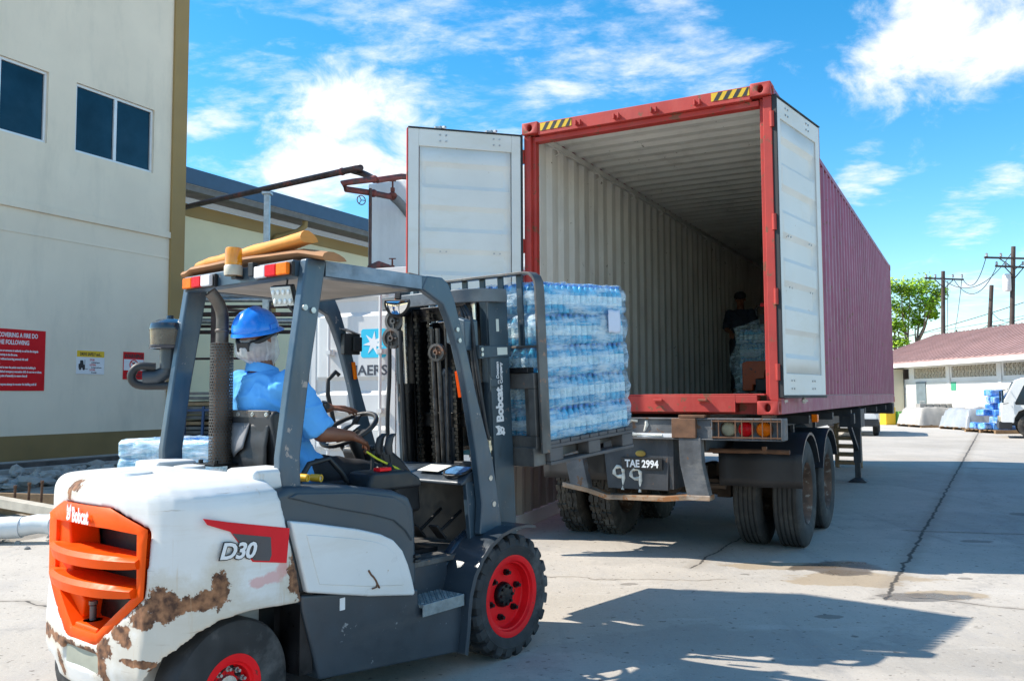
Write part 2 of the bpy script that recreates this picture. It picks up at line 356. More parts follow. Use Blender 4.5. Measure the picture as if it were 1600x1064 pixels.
for x0, x1, z0, z1 in wn:
    f = MB(); t = .055
    f.box(x0, x1, .05, .12, z0, z0+t); f.box(x0, x1, .05, .12, z1-t, z1); f.box(x0, x0+t, .05, .12, z0+t, z1-t); f.box(x1-t, x1, .05, .12, z0+t, z1-t)
    xm = (x0+x1)/2; f.box(xm-.035, xm+.035, .045, .12, z0+t, z1-t)
    w = f.build('window', m_alu, bld, bevel=.006)
    p = MB(); p.box(x0+t, xm-.035, .085, .095, z0+t, z1-t); p.box(xm+.035, x1-t, .09, .1, z0+t, z1-t); p.build('pane', m_glass, w)
    p = MB(); p.box(x0, x1, .2, .22, z0, z1); p.build('blind', mat('dark_blind', (.02, .03, .04), .9), w)

# signs on its wall
m_white = mat('sign_white', (.75, .75, .76), .5, var=.03)
m_red = mat('sign_red', (.62, .010, .016), .5, var=.06, spec=.2)
m_yel = mat('sign_yellow', (.80, .50, .02), .5, var=.04)
m_blk = mat('sign_black', (.02, .02, .025), .5)
def sgn(name, label, x0, x1, z0, z1, m):
    t = thing(name, label, 'sign', BX + Matrix.Rotation(BA, 3, 'Z') @ V((x0, -.001, z0)), BA)
    b_ = MB(); b_.box(0, x1-x0, -.012, -.001, 0, z1-z0); b_.build('board', m, t); return t, x1-x0, z1-z0
XD, ZD = (1, 0, 0), (0, 0, 1)
t, w_, h_ = sgn('fire_notice', 'large red fire instruction notice with white writing on cream wall', -1.78, -.5, 1.6, 2.745, m_red)
for i, l in enumerate(('IF DISCOVERING A FIRE DO', 'THE FOLLOWING')):
    text('heading', l, .118, m_white, t, (w_*.5, -.0135, h_-.15-i*.135), XD, ZD, .003, .0015, 'CENTER', xs=.66)
for i, l in enumerate(('1. Inform your supervisors or someone in authority to call the fire brigade', '2. Switch off gas and electricity in the fire area.', '3. Use fire extinguishers without incurring personal risk until', '    arrival of fire brigade.', '4. All persons not required to man the points must leave the building in', '    accordance with established emergency evacuation drill. do not run or shout.', '5. Remain outside at the point of assembly to ensure that all', '    persons are safe.', '6. On no account should anyone attempt to re-enter the building until all')):
    text('body_text', l, .058, m_white, t, (.05, -.0135, h_-.42-i*.078), XD, ZD, .0022, .0012, xs=.62)
t, w_, h_ = sgn('safety_sign', 'white sign with yellow top strip and small black forklift picture', .17, .81, 1.94, 2.42, m_white)
b = MB(); b.box(.008, w_-.008, -.0145, -.0122, h_-.135, h_-.008); b.build('yellow_strip', m_yel, t)
text('heading', 'DRIVE SAFELY and...', .085, m_blk, t, (w_*.5, -.0160, h_-.105), XD, ZD, .002, .001, 'CENTER', xs=.68)
for i, (a_, c_) in enumerate((('STOP:', 'at all blind spots'), ('LISTEN:', 'for alarm and horns'), ('LOOK:', 'for people'))):
    text('red_word', a_, .055, m_red, t, (.30, -.0135, .27-i*.1), XD, ZD, .001, .001, xs=.8); text('small_words', c_, .036, m_blk, t, (.34, -.0135, .225-i*.1), XD, ZD, .001, .001, xs=.8)
b = MB()
b.prism([(.05, .12), (.05, .2), (.08, .21), (.085, .275), (.15, .275), (.165, .19), (.185, .185), (.185, .285), (.195, .285), (.195, .11), (.26, .11), (.26, .1), (.186, .1), (.186, .12)], 'y', -.0140, -.0122)
for x in (.085, .165): b.cyl((x, -.0150, .105), (x, -.0122, .105), .027, n=14)
b.build('pictogram', m_blk, t)
t, w_, h_ = sgn('warning_sign', 'red and white warning sign with crossed out phone beside the pilaster', 1.27, 1.79, 1.85, 2.43, m_red)
b = MB(); b.box(.01, w_-.01, -.0145, -.0122, .19, h_-.155); b.build('white_panel', m_white, t)
text('heading', 'WARNING', .125, m_blk, t, (w_*.5, -.0142, h_-.125), XD, ZD, .004, .001, 'CENTER', xs=.78)
for i, l in enumerate(('NO MOBILE PHONES', 'BEYOND THIS POINT')): text('small_words', l, .05, m_blk, t, (w_*.5, -.0142, .11-i*.065), XD, ZD, .001, .001, 'CENTER', xs=.8)
b = MB(); b.tube([(w_/2+.1*cos(2*pi*i/28), -.0160, .31+.1*sin(2*pi*i/28)) for i in range(28)], .011, 6, True); b.bar((w_/2-.07, -.0160, .38), (w_/2+.07, -.0160, .24), .018, .004, (0, 1, 0)); b.build('ban_ring', m_red, t)
b = MB(); b.obox((w_/2, -.0150, .31), (.05, .003, .1), ry=.15); b.bar((w_/2+.025, -.0150, .36), (w_/2+.035, -.0150, .4), .01, .003, (0, 1, 0)); b.build('phone_picture', m_blk, t)

# ---------------------------------------------------------------- warehouse behind
m_roofblue = mat('blue_fascia', (.035, .085, .16), .45, var=.08)
m_gut = mat('grey_gutter', (.16, .15, .14), .6, var=.2)
WA = R(61.7); wh = thing('warehouse', 'long cream warehouse with blue roof edge and brown downpipe', 'building', (-9.6, 20.2, 0), WA)
b = MB(); b.box(-1.5, 24, .9, 1.15, 0, 6.75); b.build('wall', m_wall2, wh)
b = MB(); b.box(-1.6, 24.2, .885, 1.16, 0, 1.35); b.build('dado', m_olive, wh)
b = MB(); b.box(-1.5, 24.2, .86, 1.16, 6.45, 6.8); b.build('eaves_band', m_brown, wh)
b = MB(); b.box(-1.6, 24.4, -.03, .02, 7.1, 7.52); b.loft([[(-1.6, .02, 7.5), (-1.6, 9, 9.2), (-1.6, 9, 9.1), (-1.6, .02, 7.4)], [(24.4, .02, 7.5), (24.4, 9, 9.2), (24.4, 9, 9.1), (24.4, .02, 7.4)]]); b.build('roof', m_roofblue, wh)
b = MB(); b.box(-1.5, 24.3, .02, .2, 6.93, 7.09); b.box(-1.5, 24.3, .2, .9, 6.98, 7.02); b.build('gutter', m_gut, wh)
b = MB(); b.tube([(6.9, .15, 6.95), (6.9, .15, 6.78), (6.75, .3, 6.6), (6.3, .75, 6.4), (6.2, .83, 6.25), (6.2, .83, 0)], .09, 12); b.build('downpipe', m_brown, wh, smooth=50)
b = MB(); b.box(5.7, 6.5, .76, .855, 4.2, 6.45) if False else b.box(5.98, 6.42, .86, .884, 0, 6.45); b.build('pipe_backing', m_brown, wh)
# ---------------------------------------------------------------- containers: shared surfaces
def corr(mb, p, q, z0, z1, nx, depth=.036, pitch=.278, flip=1):
    """vertical trapezoid corrugation from p to q (xy), pushed by depth along nx"""
    p, q = V(p), V(q); L_ = (q-p).length; d = (q-p)/L_; n = V(nx); pts = []; t = 0
    prof = ((0, 0), (.26, 0), (.5, 1), (.76, 1), (1, 0)); k = int(L_/pitch)
    for i in range(k):
        for a, h in prof[:-1]: pts.append((i+a, h))
    pts.append((k, 0)); pts = [(a*L_/k, h) for a, h in pts]
    lo = [mb.v((*(p + d*a + n*(h*depth)), z0)) for a, h in pts]; hi = [mb.v((*(p + d*a + n*(h*depth)), z1)) for a, h in pts]
    for i in range(len(pts)-1): mb.face([lo[i], lo[i+1], hi[i+1], hi[i]])
def swages(mb, x0, x1, z0, z1, yb, bands, dep, out, end=.06):
    """a door sheet with wide horizontal pressed bands, each with sloping top, bottom and ends"""
    zs = [(z0, 0)]
    for a, c in bands: zs += [(a, 0), (a+.045, 1), (c-.045, 1), (c, 0)]
    zs.append((z1, 0)); rows = []
    for z, h in zs: rows.append([mb.v((x, yb + (out*dep*h if 0 < i < 3 else 0), z)) for i, x in enumerate((x0+end*.3, x0+end*1.4, x1-end*1.4, x1-end*.3))])
    for a, c in zip(rows, rows[1:]):
        for i in range(3): mb.face([a[i], a[i+1], c[i+1], c[i]])
m_ired = mat('container_red', (.43, .038, .028), .6, var=.14, vs=2.2, bump=.12, bs=45, wear=((.21, .07, .035), .13, 9), streak=((.52, .11, .085), .5, (2.5, 2.5, .8)))
m_side = mat('container_maroon', (.29, .054, .112), .5, var=.12, vs=1.3, bump=.08, bs=30, streak=((.36, .13, .20), .6, (3, 3, .35)), wear=((.16, .06, .035), .02, 11))
m_inner = mat('container_inside_grey', (.70, .70, .64), .62, var=.07, vs=1.4, bump=.1, bs=40, streak=((.30, .295, .26), .55, (2.2, 2.2, .5)), wear=((.13, .11, .085), -.12, 13))
m_door = mat('door_inside_white', (.70, .71, .68), .5, var=.05, vs=1.4, bump=.06, streak=((.57, .54, .44), .5, (1, 1, 3.2)), wear=((.3, .2, .12), -.2, 16))
m_gask = mat('black_rubber', (.018, .018, .02), .6, var=.2)
m_floor = mat('container_plywood', (.17, .11, .06), .7, var=.25, vs=5, streak=((.08, .05, .03), .6, (1, 12, 1)))
m_steel = mat('galvanised_steel', (.46, .46, .46), .42, .7, var=.18, vs=9)
m_rusty = mat('rusty_steel', (.15, .075, .042), .8, .1, var=.35, vs=8, bump=.2)
m_hazk = mat('stripe_black', (.03, .03, .03), .5, var=.2); m_hazy = mat('stripe_yellow', (.72, .45, .015), .5, var=.1)
HC, LC, WC = 2.896, 12.192, 2.438
con = thing('open_container', 'long red shipping container on the trailer with both rear doors swung open', 'shipping container', (CX, CY, CB), -YC)
def casting(name, cx, cy, cz, par, m):
    b = MB(); w, d, h = .178, .162, .118; x0, y0, z0 = cx, cy, cz
    b.box(x0, x0+w, y0, y0+d, z0, z0+h)
    k = MB(); xm, zm = x0+w/2, z0+h/2
    k.prism([(xm+.026*cos(a)*1, zm+.036*sin(a)) for a in [2*pi*i/16 for i in range(16)]], 'y', y0-.02, y0+.1)
    k.prism([(y0+d/2+.036*cos(a), zm+.036*sin(a)) for a in [2*pi*i/16 for i in range(16)]], 'x', x0+w-.05 if cx > -1 else x0-.02, x0+w+.02 if cx > -1 else x0+.05)
    bmesh.ops.recalc_face_normals(b.bm, faces=b.bm.faces[:]); bmesh.ops.recalc_face_normals(k.bm, faces=k.bm.faces[:])
    me = bpy.data.meshes.new('a'); b.bm.to_mesh(me); o = bpy.data.objects.new('a', me); COL.objects.link(o)
    mk = bpy.data.meshes.new('k'); k.bm.to_mesh(mk); q = bpy.data.objects.new('k', mk); COL.objects.link(q)
    md = o.modifiers.new('b', 'BOOLEAN'); md.operation = 'DIFFERENCE'; md.object = q; md.solver = 'EXACT'
    md2 = o.modifiers.new('v', 'BEVEL'); md2.width = .008; md2.segments = 2; md2.limit_method = 'ANGLE'; md2.angle_limit = R(60)
    res = evaluated(o); bpy.data.objects.remove(o); bpy.data.objects.remove(q)
    c = link(name, res, m, par, smooth=35)
    return c
for x in (-WC-.004, -.174):
    for y in (-.012, LC-.15):
        for z in (0, HC-.114): casting('corner_casting', x, y, z, con, m_ired)
b = MB()                                                # rear frame: posts, header, sill
for s, x in ((1, -WC), (-1, 0)):
    b = MB(); e, f = sorted((x, x+s*.075)), sorted((x+s*.0745, x+s*.112)); b.box(*e, .03, .15, .118, HC-.118); b.box(*f, .075, .1495, .1185, HC-.1185)
    b.build('rear_post', m_ired, con, bevel=.006)
b = MB(); b.box(-WC+.174, -.174, 0, .13, HC-.135, HC-.01); b.box(-WC+.112, -.112, .05, .15, HC-.185, HC-.1351); b.build('door_header', m_ired, con, bevel=.006)
b = MB()
b.box(-WC+.174, -.36, 0, .15, .02, .165); b.box(-.36, -.174, 0, .15, .1, .165); b.box(-.372, -.36, -.006, .15, .02, .118); b.box(-WC+.112, -.112, .002, .15, .1651, .18)
b.box(-WC+.18, -.18, .1501, .3, -.0, .16); b.build('door_sill', m_ired, con, bevel=.005)
for x, h in ((-1.815, .07), (-1.42, .07), (-1.05, .07), (-.64, .07)):  # welded lugs on header, cam keepers on sill
    b = MB(); z = HC-.09; b.box(x-.032, x+.032, -.012, 0, z-.02, z+.02); b.box(x-.03, x-.016, -.05, -.012, z-.024, z+.028); b.box(x+.016, x+.03, -.05, -.012, z-.024, z+.028); b.build('cam_keeper', m_ired, con, bevel=.004)
    b = MB(); z = .115; b.box(x-.045, x+.045, -.012, 0, z-.012, z+.014); b.box(x-.04, x+.04, -.05, -.012, z+.002, z+.022); b.build('cam_keeper', m_ired, con, bevel=.004)
for x0 in (-WC+.2, -.52):                                # hazard strips
    b = MB(); b.box(x0, x0+.34, -.003, -.001, HC-.095, HC-.02); st = b.build('hazard_strip', m_hazy, con)
    b = MB()
    for i in range(4):
        a = x0+.02+i*.085; b.prism([(a, HC-.0945), (a+.04, HC-.0945), (min(a+.085, x0+.338), HC-.0205), (min(a+.045, x0+.338), HC-.0205)], 'y', -.0045, -.0032)
    b.build('black_stripes', m_hazk, st)
b = MB()
corr(b, (-.004, .15, 0)[:2], (-.004, LC-.15), .17, HC-.06, (-1, 0)); corr(b, (-WC+.004, .15), (-WC+.004, LC-.15), .17, HC-.06, (1, 0)); corr(b, (-WC+.1, LC-.03), (-.1, LC-.03), .17, HC-.06, (0, -1))
b.build('side_wall', m_side, con, smooth=20)
b = MB()
corr(b, (-.014, .152), (-.014, LC-.15), .165, HC-.02, (-1, 0)); corr(b, (-WC+.014, .152), (-WC+.014, LC-.15), .165, HC-.02, (1, 0)); b.box(-WC+.05, -WC+.085, .152, LC-.16, HC-.10, HC-.046); b.box(-.085, -.05, .152, LC-.16, HC-.10, HC-.046); corr(b, (-WC+.1, LC-.05), (-.1, LC-.05), .17, HC-.06, (0, -1))
b.build('lining', m_inner, con, smooth=20)
b = MB(); b.box(-.055, -.001, .15, LC-.15, 0, .165); b.box(-.06, 0, .15, LC-.15, HC-.06, HC-.003); b.box(-WC+.001, -WC+.055, .15, LC-.15, 0, .165); b.box(-WC, -WC+.06, .15, LC-.15, HC-.06, HC-.003)
for x in (-.1, -WC): b.box(x, x+.1, LC-.15, LC-.01, .118, HC-.118)
b.box(-WC+.174, -.174, LC-.12, LC-.02, HC-.12, HC-.01); b.build('rail_frame', m_side, con, bevel=.004)
b = MB(); k = int((LC-.3)/.26)                           # roof: ridges run across
lo = None
for i in range(k*4+1):
    y = .15 + (LC-.3)*i/(k*4); h = (0, 0, 1, 1)[i % 4]*.028
    r_ = [b.v((x, y, HC-.045+h)) for x in (-WC+.06, -.06)]
    if lo: b.face([lo[0], lo[1], r_[1], r_[0]])
    lo = r_
b.build('roof', m_inner, con, smooth=20)
b = MB(); b.box(-WC+.056, -.056, .15, LC-.12, .10, .164); b.build('floor', m_floor, con)
b = MB()
for y in [.6+i*1.15 for i in range(10)]:
    for x, s in ((-WC+.05, 1), (-.05, -1)): b.tube([(x, y, HC-.1), (x+s*.05, y, HC-.12), (x+s*.05, y+.05, HC-.15), (x, y+.05, HC-.17)], .008, 6)
b.build('lashing_rings', m_inner, con, smooth=60)
def cont_door(name, hx, hy, ang, mirror):
    """door leaf in its own frame: u along the leaf from the hinge, w its thickness, inside face at w=0"""
    d = bpy.data.objects.new(name, None); COL.objects.link(d); d.parent = con; d.location = (hx, hy, 0); d.rotation_euler = (0, 0, ang)
    z0, z1, w = .165, HC-.125, 1.165; s = mirror
    b = MB(); t = .05
    b.box(.02, .115, *sorted((0, s*t)), z0, z1); b.box(w-.115, w-.01, *sorted((0, s*t)), z0, z1); b.box(.115, w-.115, *sorted((0, s*t)), z0, z0+.19); b.box(.115, w-.115, *sorted((0, s*t)), z1-.17, z1)
    b.build('door_frame', m_door, d, bevel=.005)
    b = MB(); H = z1-z0-.36; a0 = z0+.19
    swages(b, .105, w-.105, a0, z1-.17, s*.012, [(a0+H*(.06+.19*i), a0+H*(.06+.19*i)+H*.115) for i in range(5)], .036, s)
    b.build('door_sheet', m_door, d, smooth=25, solid=.002)
    b = MB(); sw = sorted((s*.052, s*.06)); b.box(.02, w-.004, *sw, z0, z1); b.box(w-.0095, w, *sorted((0, s*.0515)), z0, z1); b.build('outer_skin', m_ired, d)
    b = MB(); q = sorted((-s*.012, s*.062)); b.box(0, .0185, *q, z0-.02, z1+.02); b.box(.0185, w-.0085, *q, z0-.025, z0-.002); b.box(.0185, w-.0085, *q, z1+.002, z1+.014); b.build('gasket', m_gask, d, bevel=.004)
    b = MB()
    for u in (.3, .82):
        y = s*.1
        b.cyl((u, y, z0-.07), (u, y, z1+.07), .017, n=10)
        for z in (z0+.1, z0+.9, z0+1.7, z1-.1): b.box(u-.035, u+.035, *sorted((s*.06, s*.125)), z-.04, z+.04)
        for z in (z0-.06, z1+.045): b.obox((u+.015, y, z), (.09, .03, .03), rz=.3); b.obox((u-.03, y-s*.02, z+.01), (.03, .05, .02), rz=.6)
    b.build('locking_bars', m_steel, d, smooth=40)
    b = MB()
    for z in (z1-.05, z1-.11, z0+.06, z0+.13, z0+.95, z1-1.2):
        for u in (.24, .3, .78, .84): b.cyl((u, 0, z), (u, -s*.008, z), .009, n=8)
    b.build('bolt_heads', m_steel, d, smooth=40)
    b = MB()
    for z in (z0+.2, z0+.85, z0+1.5, z1-.2): b.cyl((-.005, s*.03, z-.07), (-.005, s*.03, z+.07), .02, n=10)
    b.build('hinge', m_ired, d, smooth=40)
# left leaf stands out to the left of the opening, right leaf is folded back along the side
cont_door('left_door', -WC, 0, pi+R(44), -1)
cont_door('right_door', .03, .035, R(80.5), 1)

# ---------------------------------------------------------------- pale container standing on the ground to the left
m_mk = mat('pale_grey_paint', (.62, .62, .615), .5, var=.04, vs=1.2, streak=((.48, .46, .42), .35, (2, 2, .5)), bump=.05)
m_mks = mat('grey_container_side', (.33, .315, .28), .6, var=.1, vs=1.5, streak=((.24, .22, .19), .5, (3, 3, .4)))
m_cyan = mat('logo_cyan', (.02, .50, .72), .5, var=.03); m_navy = mat('logo_dark', (.05, .055, .075), .5)
YM = R(20.5); mk = thing('closed_container', 'pale grey closed shipping container with a white star logo on its doors', 'shipping container', (-.14, 8.86, 0), -YM)
b = MB(); b.box(-.1, 0, .02, .14, .118, HC-.118); b.box(-WC, -WC+.1, .02, .14, .118, HC-.118); b.box(-WC+.17, -.17, .02, .13, HC-.13, HC-.01); b.box(-WC+.17, -.17, .02, .13, .02, .15)
b.box(-.06, -.001, .14, 12, 0, .16); b.box(-.06, 0, .14, 12, HC-.06, HC); b.box(-WC, -WC+.06, .14, 12, 0, .16); b.box(-WC, -WC+.06, .14, 12, HC-.06, HC); b.box(-WC+.06, -.06, .14, 12, HC-.05, HC-.02); b.box(-WC+.06, -.06, 11.9, 12, .16, HC-.05)
b.build('frame', m_mk, mk, bevel=.006)
for x in (-WC-.003, -.175):
    for z in (0, HC-.115): casting('corner_casting', x, 0, z, mk, m_mk)
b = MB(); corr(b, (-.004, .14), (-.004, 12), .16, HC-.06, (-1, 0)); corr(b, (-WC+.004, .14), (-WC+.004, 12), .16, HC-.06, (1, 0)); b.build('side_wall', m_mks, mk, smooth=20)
for x0, x1 in ((-WC+.105, -WC/2-.008), (-WC/2+.008, -.105)):
    b = MB(); z0, z1 = .16, HC-.135; t = .09
    b.box(x0, x0+t, .03, .08, z0, z1); b.box(x1-t, x1, .03, .08, z0, z1); b.box(x0+t, x1-t, .03, .08, z0, z0+.1); b.box(x0+t, x1-t, .03, .08, z1-.1, z1)
    dl = b.build('door', m_mk, mk, bevel=.005)
    b = MB(); H = z1-z0-.2
    swages(b, x0+t-.02, x1-t+.02, z0+.1, z1-.1, .036, [(z0+.1+H*a, z0+.1+H*c) for a, c in ((.03, .11), (.19, .27), (.35, .43), (.51, .595), (.875, .965))], .04, 1, .05)
    b.build('door_sheet', m_mk, dl, smooth=25, solid=.002)
    for u in (.27, .86):
        b = MB(); x = x0+u*(x1-x0); y = -.03
        b.cyl((x, y, z0-.06), (x, y, z1+.06), .017, n=12)
        for z in (z0+.08, z0+.75, z0+1.15, z0+1.8, z1-.06):
            b.box(x-.045, x+.045, y+.012, .03, z-.03, z+.03); b.box(x-.03, x+.03, y-.026, y+.012, z-.022, z+.022)
        for z in (z0-.04, z1+.03): b.obox((x+.02, y, z), (.1, .035, .035), rz=.25)
        b.build('locking_bar', m_mk, dl, smooth=40)
        b = MB(); b.bar((x, y-.03, 1.2), (x+(.42 if u < .5 else -.3), y-.03, 1.19), .012, .035); b.build('door_handle', m_mk, dl, bevel=.003)
# the mark: cyan square with a seven pointed white star, the name below
fx0, fz0, sq = -1.66, 1.895, .32
b = MB(); b.prism([(fx0+sq/2+.5*sq*max(-.93, min(.93, 1.25*cos(a)))*1.07, fz0+sq/2+.5*sq*max(-.93, min(.93, 1.25*sin(a)))*1.07) for a in [2*pi*(i+.5)/40 for i in range(40)]], 'y', .0325, .0355); lg = b.build('logo_square', m_cyan, mk)
b = MB(); b.prism([(fx0+sq/2+sq*(.42 if i % 2 == 0 else .15)*sin(pi*i/7+.1), fz0+sq/2+sq*(.42 if i % 2 == 0 else .15)*cos(pi*i/7+.1)) for i in range(14)], 'y', .0295, .032); b.build('logo_star', m_white, lg)
text('lettering', 'MAERSK', .155, m_navy, mk, (fx0-.17, .0335, fz0-.19), XD, ZD, .003, .0015, xs=1.08)
b = MB(); b.box(-.62, -.55, .026, .029, .9, 1.2); b.build('sticker', m_white, mk)

# ---------------------------------------------------------------- grey tank with fire mains behind
m_tank = mat('tank_grey', (.78, .78, .78), .55, var=.05, vs=1, streak=((.36, .36, .36), .3, (2, 2, .5)))
tk = thing('water_tank', 'tall pale grey panelled steel tank standing behind the containers', 'tank', (-3.06, 17.985, 0), -R(24))
for i in range(3):
    b = MB(); b.box(0, 4.2, 0, 3.1, i*2.0+.01, i*2.0+1.995); b.build('panel', m_tank, tk, bevel=.012)
b = MB()
for i in (1, 2):
    b.box(-.02, 4.22, -.03, -.002, i*2.0-.035, i*2.0+.04)
    for k in range(21): b.cyl((.1+k*.2, -.03, i*2.0+.015), (.1+k*.2, -.045, i*2.0+.015), .014, n=6)
b.build('flange', m_tank, tk, bevel=.004)
m_rpipe = mat('red_oxide_pipe', (.20, .05, .04), .6, var=.35, vs=3, wear=((.10, .055, .045), .28, 4))
m_bpipe = mat('dark_brown_pipe', (.085, .05, .045), .55, .2, var=.4, vs=5, wear=((.2, .05, .035), .1, 3))
m_valve = mat('valve_iron', (.2, .06, .04), .7, .2, var=.4, vs=9)
fm = thing('fire_main', 'dark red overhead water pipe running from the tank towards the warehouse', 'pipe', (0, 0, 0))
b = MB(); b.tube(cr([(-8.9, 22.2, 6.33), (-8.36, 21.5, 6.30), (-3.427, 17.004, 6.009), (-3.205, 17.004, 6.022), (-2.943, 16.808, 5.904), (-2.694, 16.507, 5.721)]), .066, 14); b.build('long_pipe', m_bpipe, fm, smooth=60)
b = MB(); b.tube([(-2.642, 16.481, 5.695), (-2.224, 17.004, 5.904), (-1.177, 18.181, 6.113)], .062, 12); b.tube([(-2.694, 16.507, 5.721), (-3.008, 16.154, 5.590), (-3.231, 16.088, 5.538), (-3.205, 16.285, 5.472), (-2.747, 16.742, 5.499), (-2.420, 17.266, 5.538)], .06, 12)
for p in ((-3.427, 17.004, 6.009), (-2.694, 16.507, 5.721), (-2.747, 16.742, 5.499)): b.ball(p, .08, 12, 8)
b.build('elbow_pipe', m_rpipe, fm, smooth=60)
b = MB(); b.cyl((-2.786, 16.612, 5.564), (-2.786, 16.612, 0.050), .032, n=10); b.build('drain_pipe', m_bpipe, fm, smooth=60)
b = MB(); b.tube(cr([(-2.420, 17.266, 5.538), (-2.289, 17.462, 5.433), (-1.962, 17.789, 5.041), (-1.831, 18.050, 4.910)]), .092, 12); b.build('hose', mat('grey_rubber_hose', (.2, .22, .23), .6), fm, smooth=60)
def valve(name, x, y, z, par):
    b = MB(); b.cyl((x, y, z), (x, y, z+.3), .018, n=8); b.cyl((x, y, z+.08), (x, y, z+.16), .045, n=10); b.cyl((x-.07, y, z+.3), (x+.07, y, z+.3), .012, n=6); b.ball((x, y, z), (.09, .09, .075)); return b.build(name, m_valve, par, smooth=50)
valve('valve', -2.43, 17.2, 5.56, fm); valve('valve', -2.43, 17.2, 3.96, fm)
b = MB(); hw = V((-2.943, 16.481, 5.302)); b.tube([hw+V((.09*cos(2*pi*i/18)*.8, .09*cos(2*pi*i/18)*.6, .09*sin(2*pi*i/18))) for i in range(18)], .01, 6, True)
for a in (0, 2.09, 4.19): b.cyl(hw, hw+V((.09*cos(a)*.8, .09*cos(a)*.6, .09*sin(a))), .008, n=6)
b.build('hand_wheel', m_valve, fm, smooth=60)
b = MB(); b.tube([(-2.786, 16.638, 3.733), (-2.773, 16.664, 3.994), (-2.655, 16.808, 4.073), (-2.420, 17.135, 4.021), (-2.289, 17.396, 3.890), (-2.093, 17.789, 3.733)], .08, 12); b.build('lower_pipe', m_rpipe, fm, smooth=60)
b = MB(); b.cyl((-2.786, 16.612, 3.785), (-2.786, 16.612, 3.720), .1, n=10); b.build('pipe_flange', m_valve, fm, smooth=40)
b = MB(); b.box(-5.52, -5.40, 18.74, 18.86, 0, 6.02); b.box(-5.56, -5.36, 18.7, 18.9, 5.97, 6.03); b.build('support_post', m_steel, fm, bevel=.005)
# ---------------------------------------------------------------- trailer under the red container
m_trl = mat('trailer_black', (.035, .038, .045), .55, var=.3, vs=5, bump=.15, wear=((.10, .06, .04), .02, 12), streak=((.15, .14, .13), .5, (4, 4, 1)))
m_trl2 = mat('trailer_worn_beam', (.10, .105, .115), .6, var=.3, vs=6, bump=.15, wear=((.13, .068, .036), .14, 12), streak=((.32, .30, .27), .5, (3, 3, 6)))
m_under = mat('underbody_brown', (.05, .033, .022), .85, var=.4, vs=6)
m_tyre = mat('tyre_rubber', (.040, .039, .038), .82, var=.3, vs=6, bump=.15, bs=30, streak=((.14, .125, .105), .55, (5, 5, 5)))
m_tyred = mat('dusty_tyre', (.045, .042, .038), .88, var=.35, vs=6, bump=.2, bs=30, streak=((.17, .15, .12), .7, (5, 5, 5)))
m_hub = mat('rusty_wheel_rim', (.13, .075, .05), .7, .2, var=.4, vs=7, wear=((.25, .20, .16), .15, 12))
m_spray = mat('spray_paint', (.62, .61, .56), .8, var=.25, vs=15)
m_plate = mat('number_plate_black', (.015, .015, .017), .4, var=.1)
m_lens = {k: mat('lens_'+k, c, .25, var=.12, vs=12, spec=.15) for k, c in (('clear', (.42, .38, .26)), ('red', (.62, .006, .01)), ('amber', (.86, .17, .002)))}
m_fend = mat('plastic_mudguard', (.022, .025, .03), .4, var=.25, vs=4)
trl = thing('container_trailer', 'worn black skeletal trailer with spray painted number and twin axles', 'trailer', (CX, CY, 0), -YC)
b = MB()
for x in (-1.72, -.84): b.box(x, x+.13, .3, 12.3, .95, 1.28); b.box(x-.03, x+.16, .3, 12.3, 1.265, 1.29)
for y in (1.9, 3.6, 5.4, 7.2, 9, 10.8, 12.1): b.box(-1.6, -.85, y, y+.1, 1.05, 1.22); b.box(-2.38, -1.72, y, y+.09, 1.16, 1.25); b.box(-.71, -.06, y, y+.09, 1.16, 1.25)
b.box(-2.42, -.02, 11.95, 12.35, 1.06, 1.285); b.build('chassis_beam', m_trl, trl, bevel=.006)
b = MB(); b.box(-2.44, -.56, -.02, .16, 1.085, 1.25); b.box(-2.46, .04, -.04, .18, 1.2501, 1.265); b.box(-.56, .04, .1, .18, 1.085, 1.25); b.box(-2.44, .04, -.04, .18, 1.072, 1.0849)
b.build('rear_beam', m_trl2, trl, bevel=.005)
b = MB(); b.box(-.92, -.70, -.06, .1, 1.088, 1.262); b.box(-.86, -.62, -.05, .14, 1.266, 1.292); b.box(-.14, -.04, .0, .14, 1.266, 1.294); b.build('twist_lock', m_rusty, trl, bevel=.006)
# light box with its wire guard
lb = MB(); lb.box(-.56, .03, .06, .1, 1.09, 1.25); lb.box(.03, .042, -.05, .18, 1.08, 1.255); lb.box(-.565, -.555, -.05, .06, 1.09, 1.25); lbo = lb.build('light_box', m_trl2, trl, bevel=.003)
for x, k in ((-.435, 'clear'), (-.285, 'red'), (-.13, 'amber')):
    b = MB(); b.lathe([(.064, 0), (.064, .02), (.05, .035), (.0, .042)], (x, .06, 1.168), (0, -1, 0), 24); l = b.build('tail_light', m_lens[k], lbo, smooth=50)
    b = MB(); b.lathe([(.075, 0), (.075, .012), (.065, .014), (.065, 0)], (x, .06, 1.168), (0, -1, 0), 24); b.build('light_bezel', m_rusty, l, smooth=40)
b = MB()
for x in (-.50, -.355, -.30, -.21, -.125, -.055, -.0): b.bar((x, -.045, 1.09), (x, -.045, 1.25), .009, .009)
for z in (1.10, 1.24): b.bar((-.56, -.045, z), (.03, -.045, z), .011, .011)
b.build('light_guard', m_rusty, lbo)
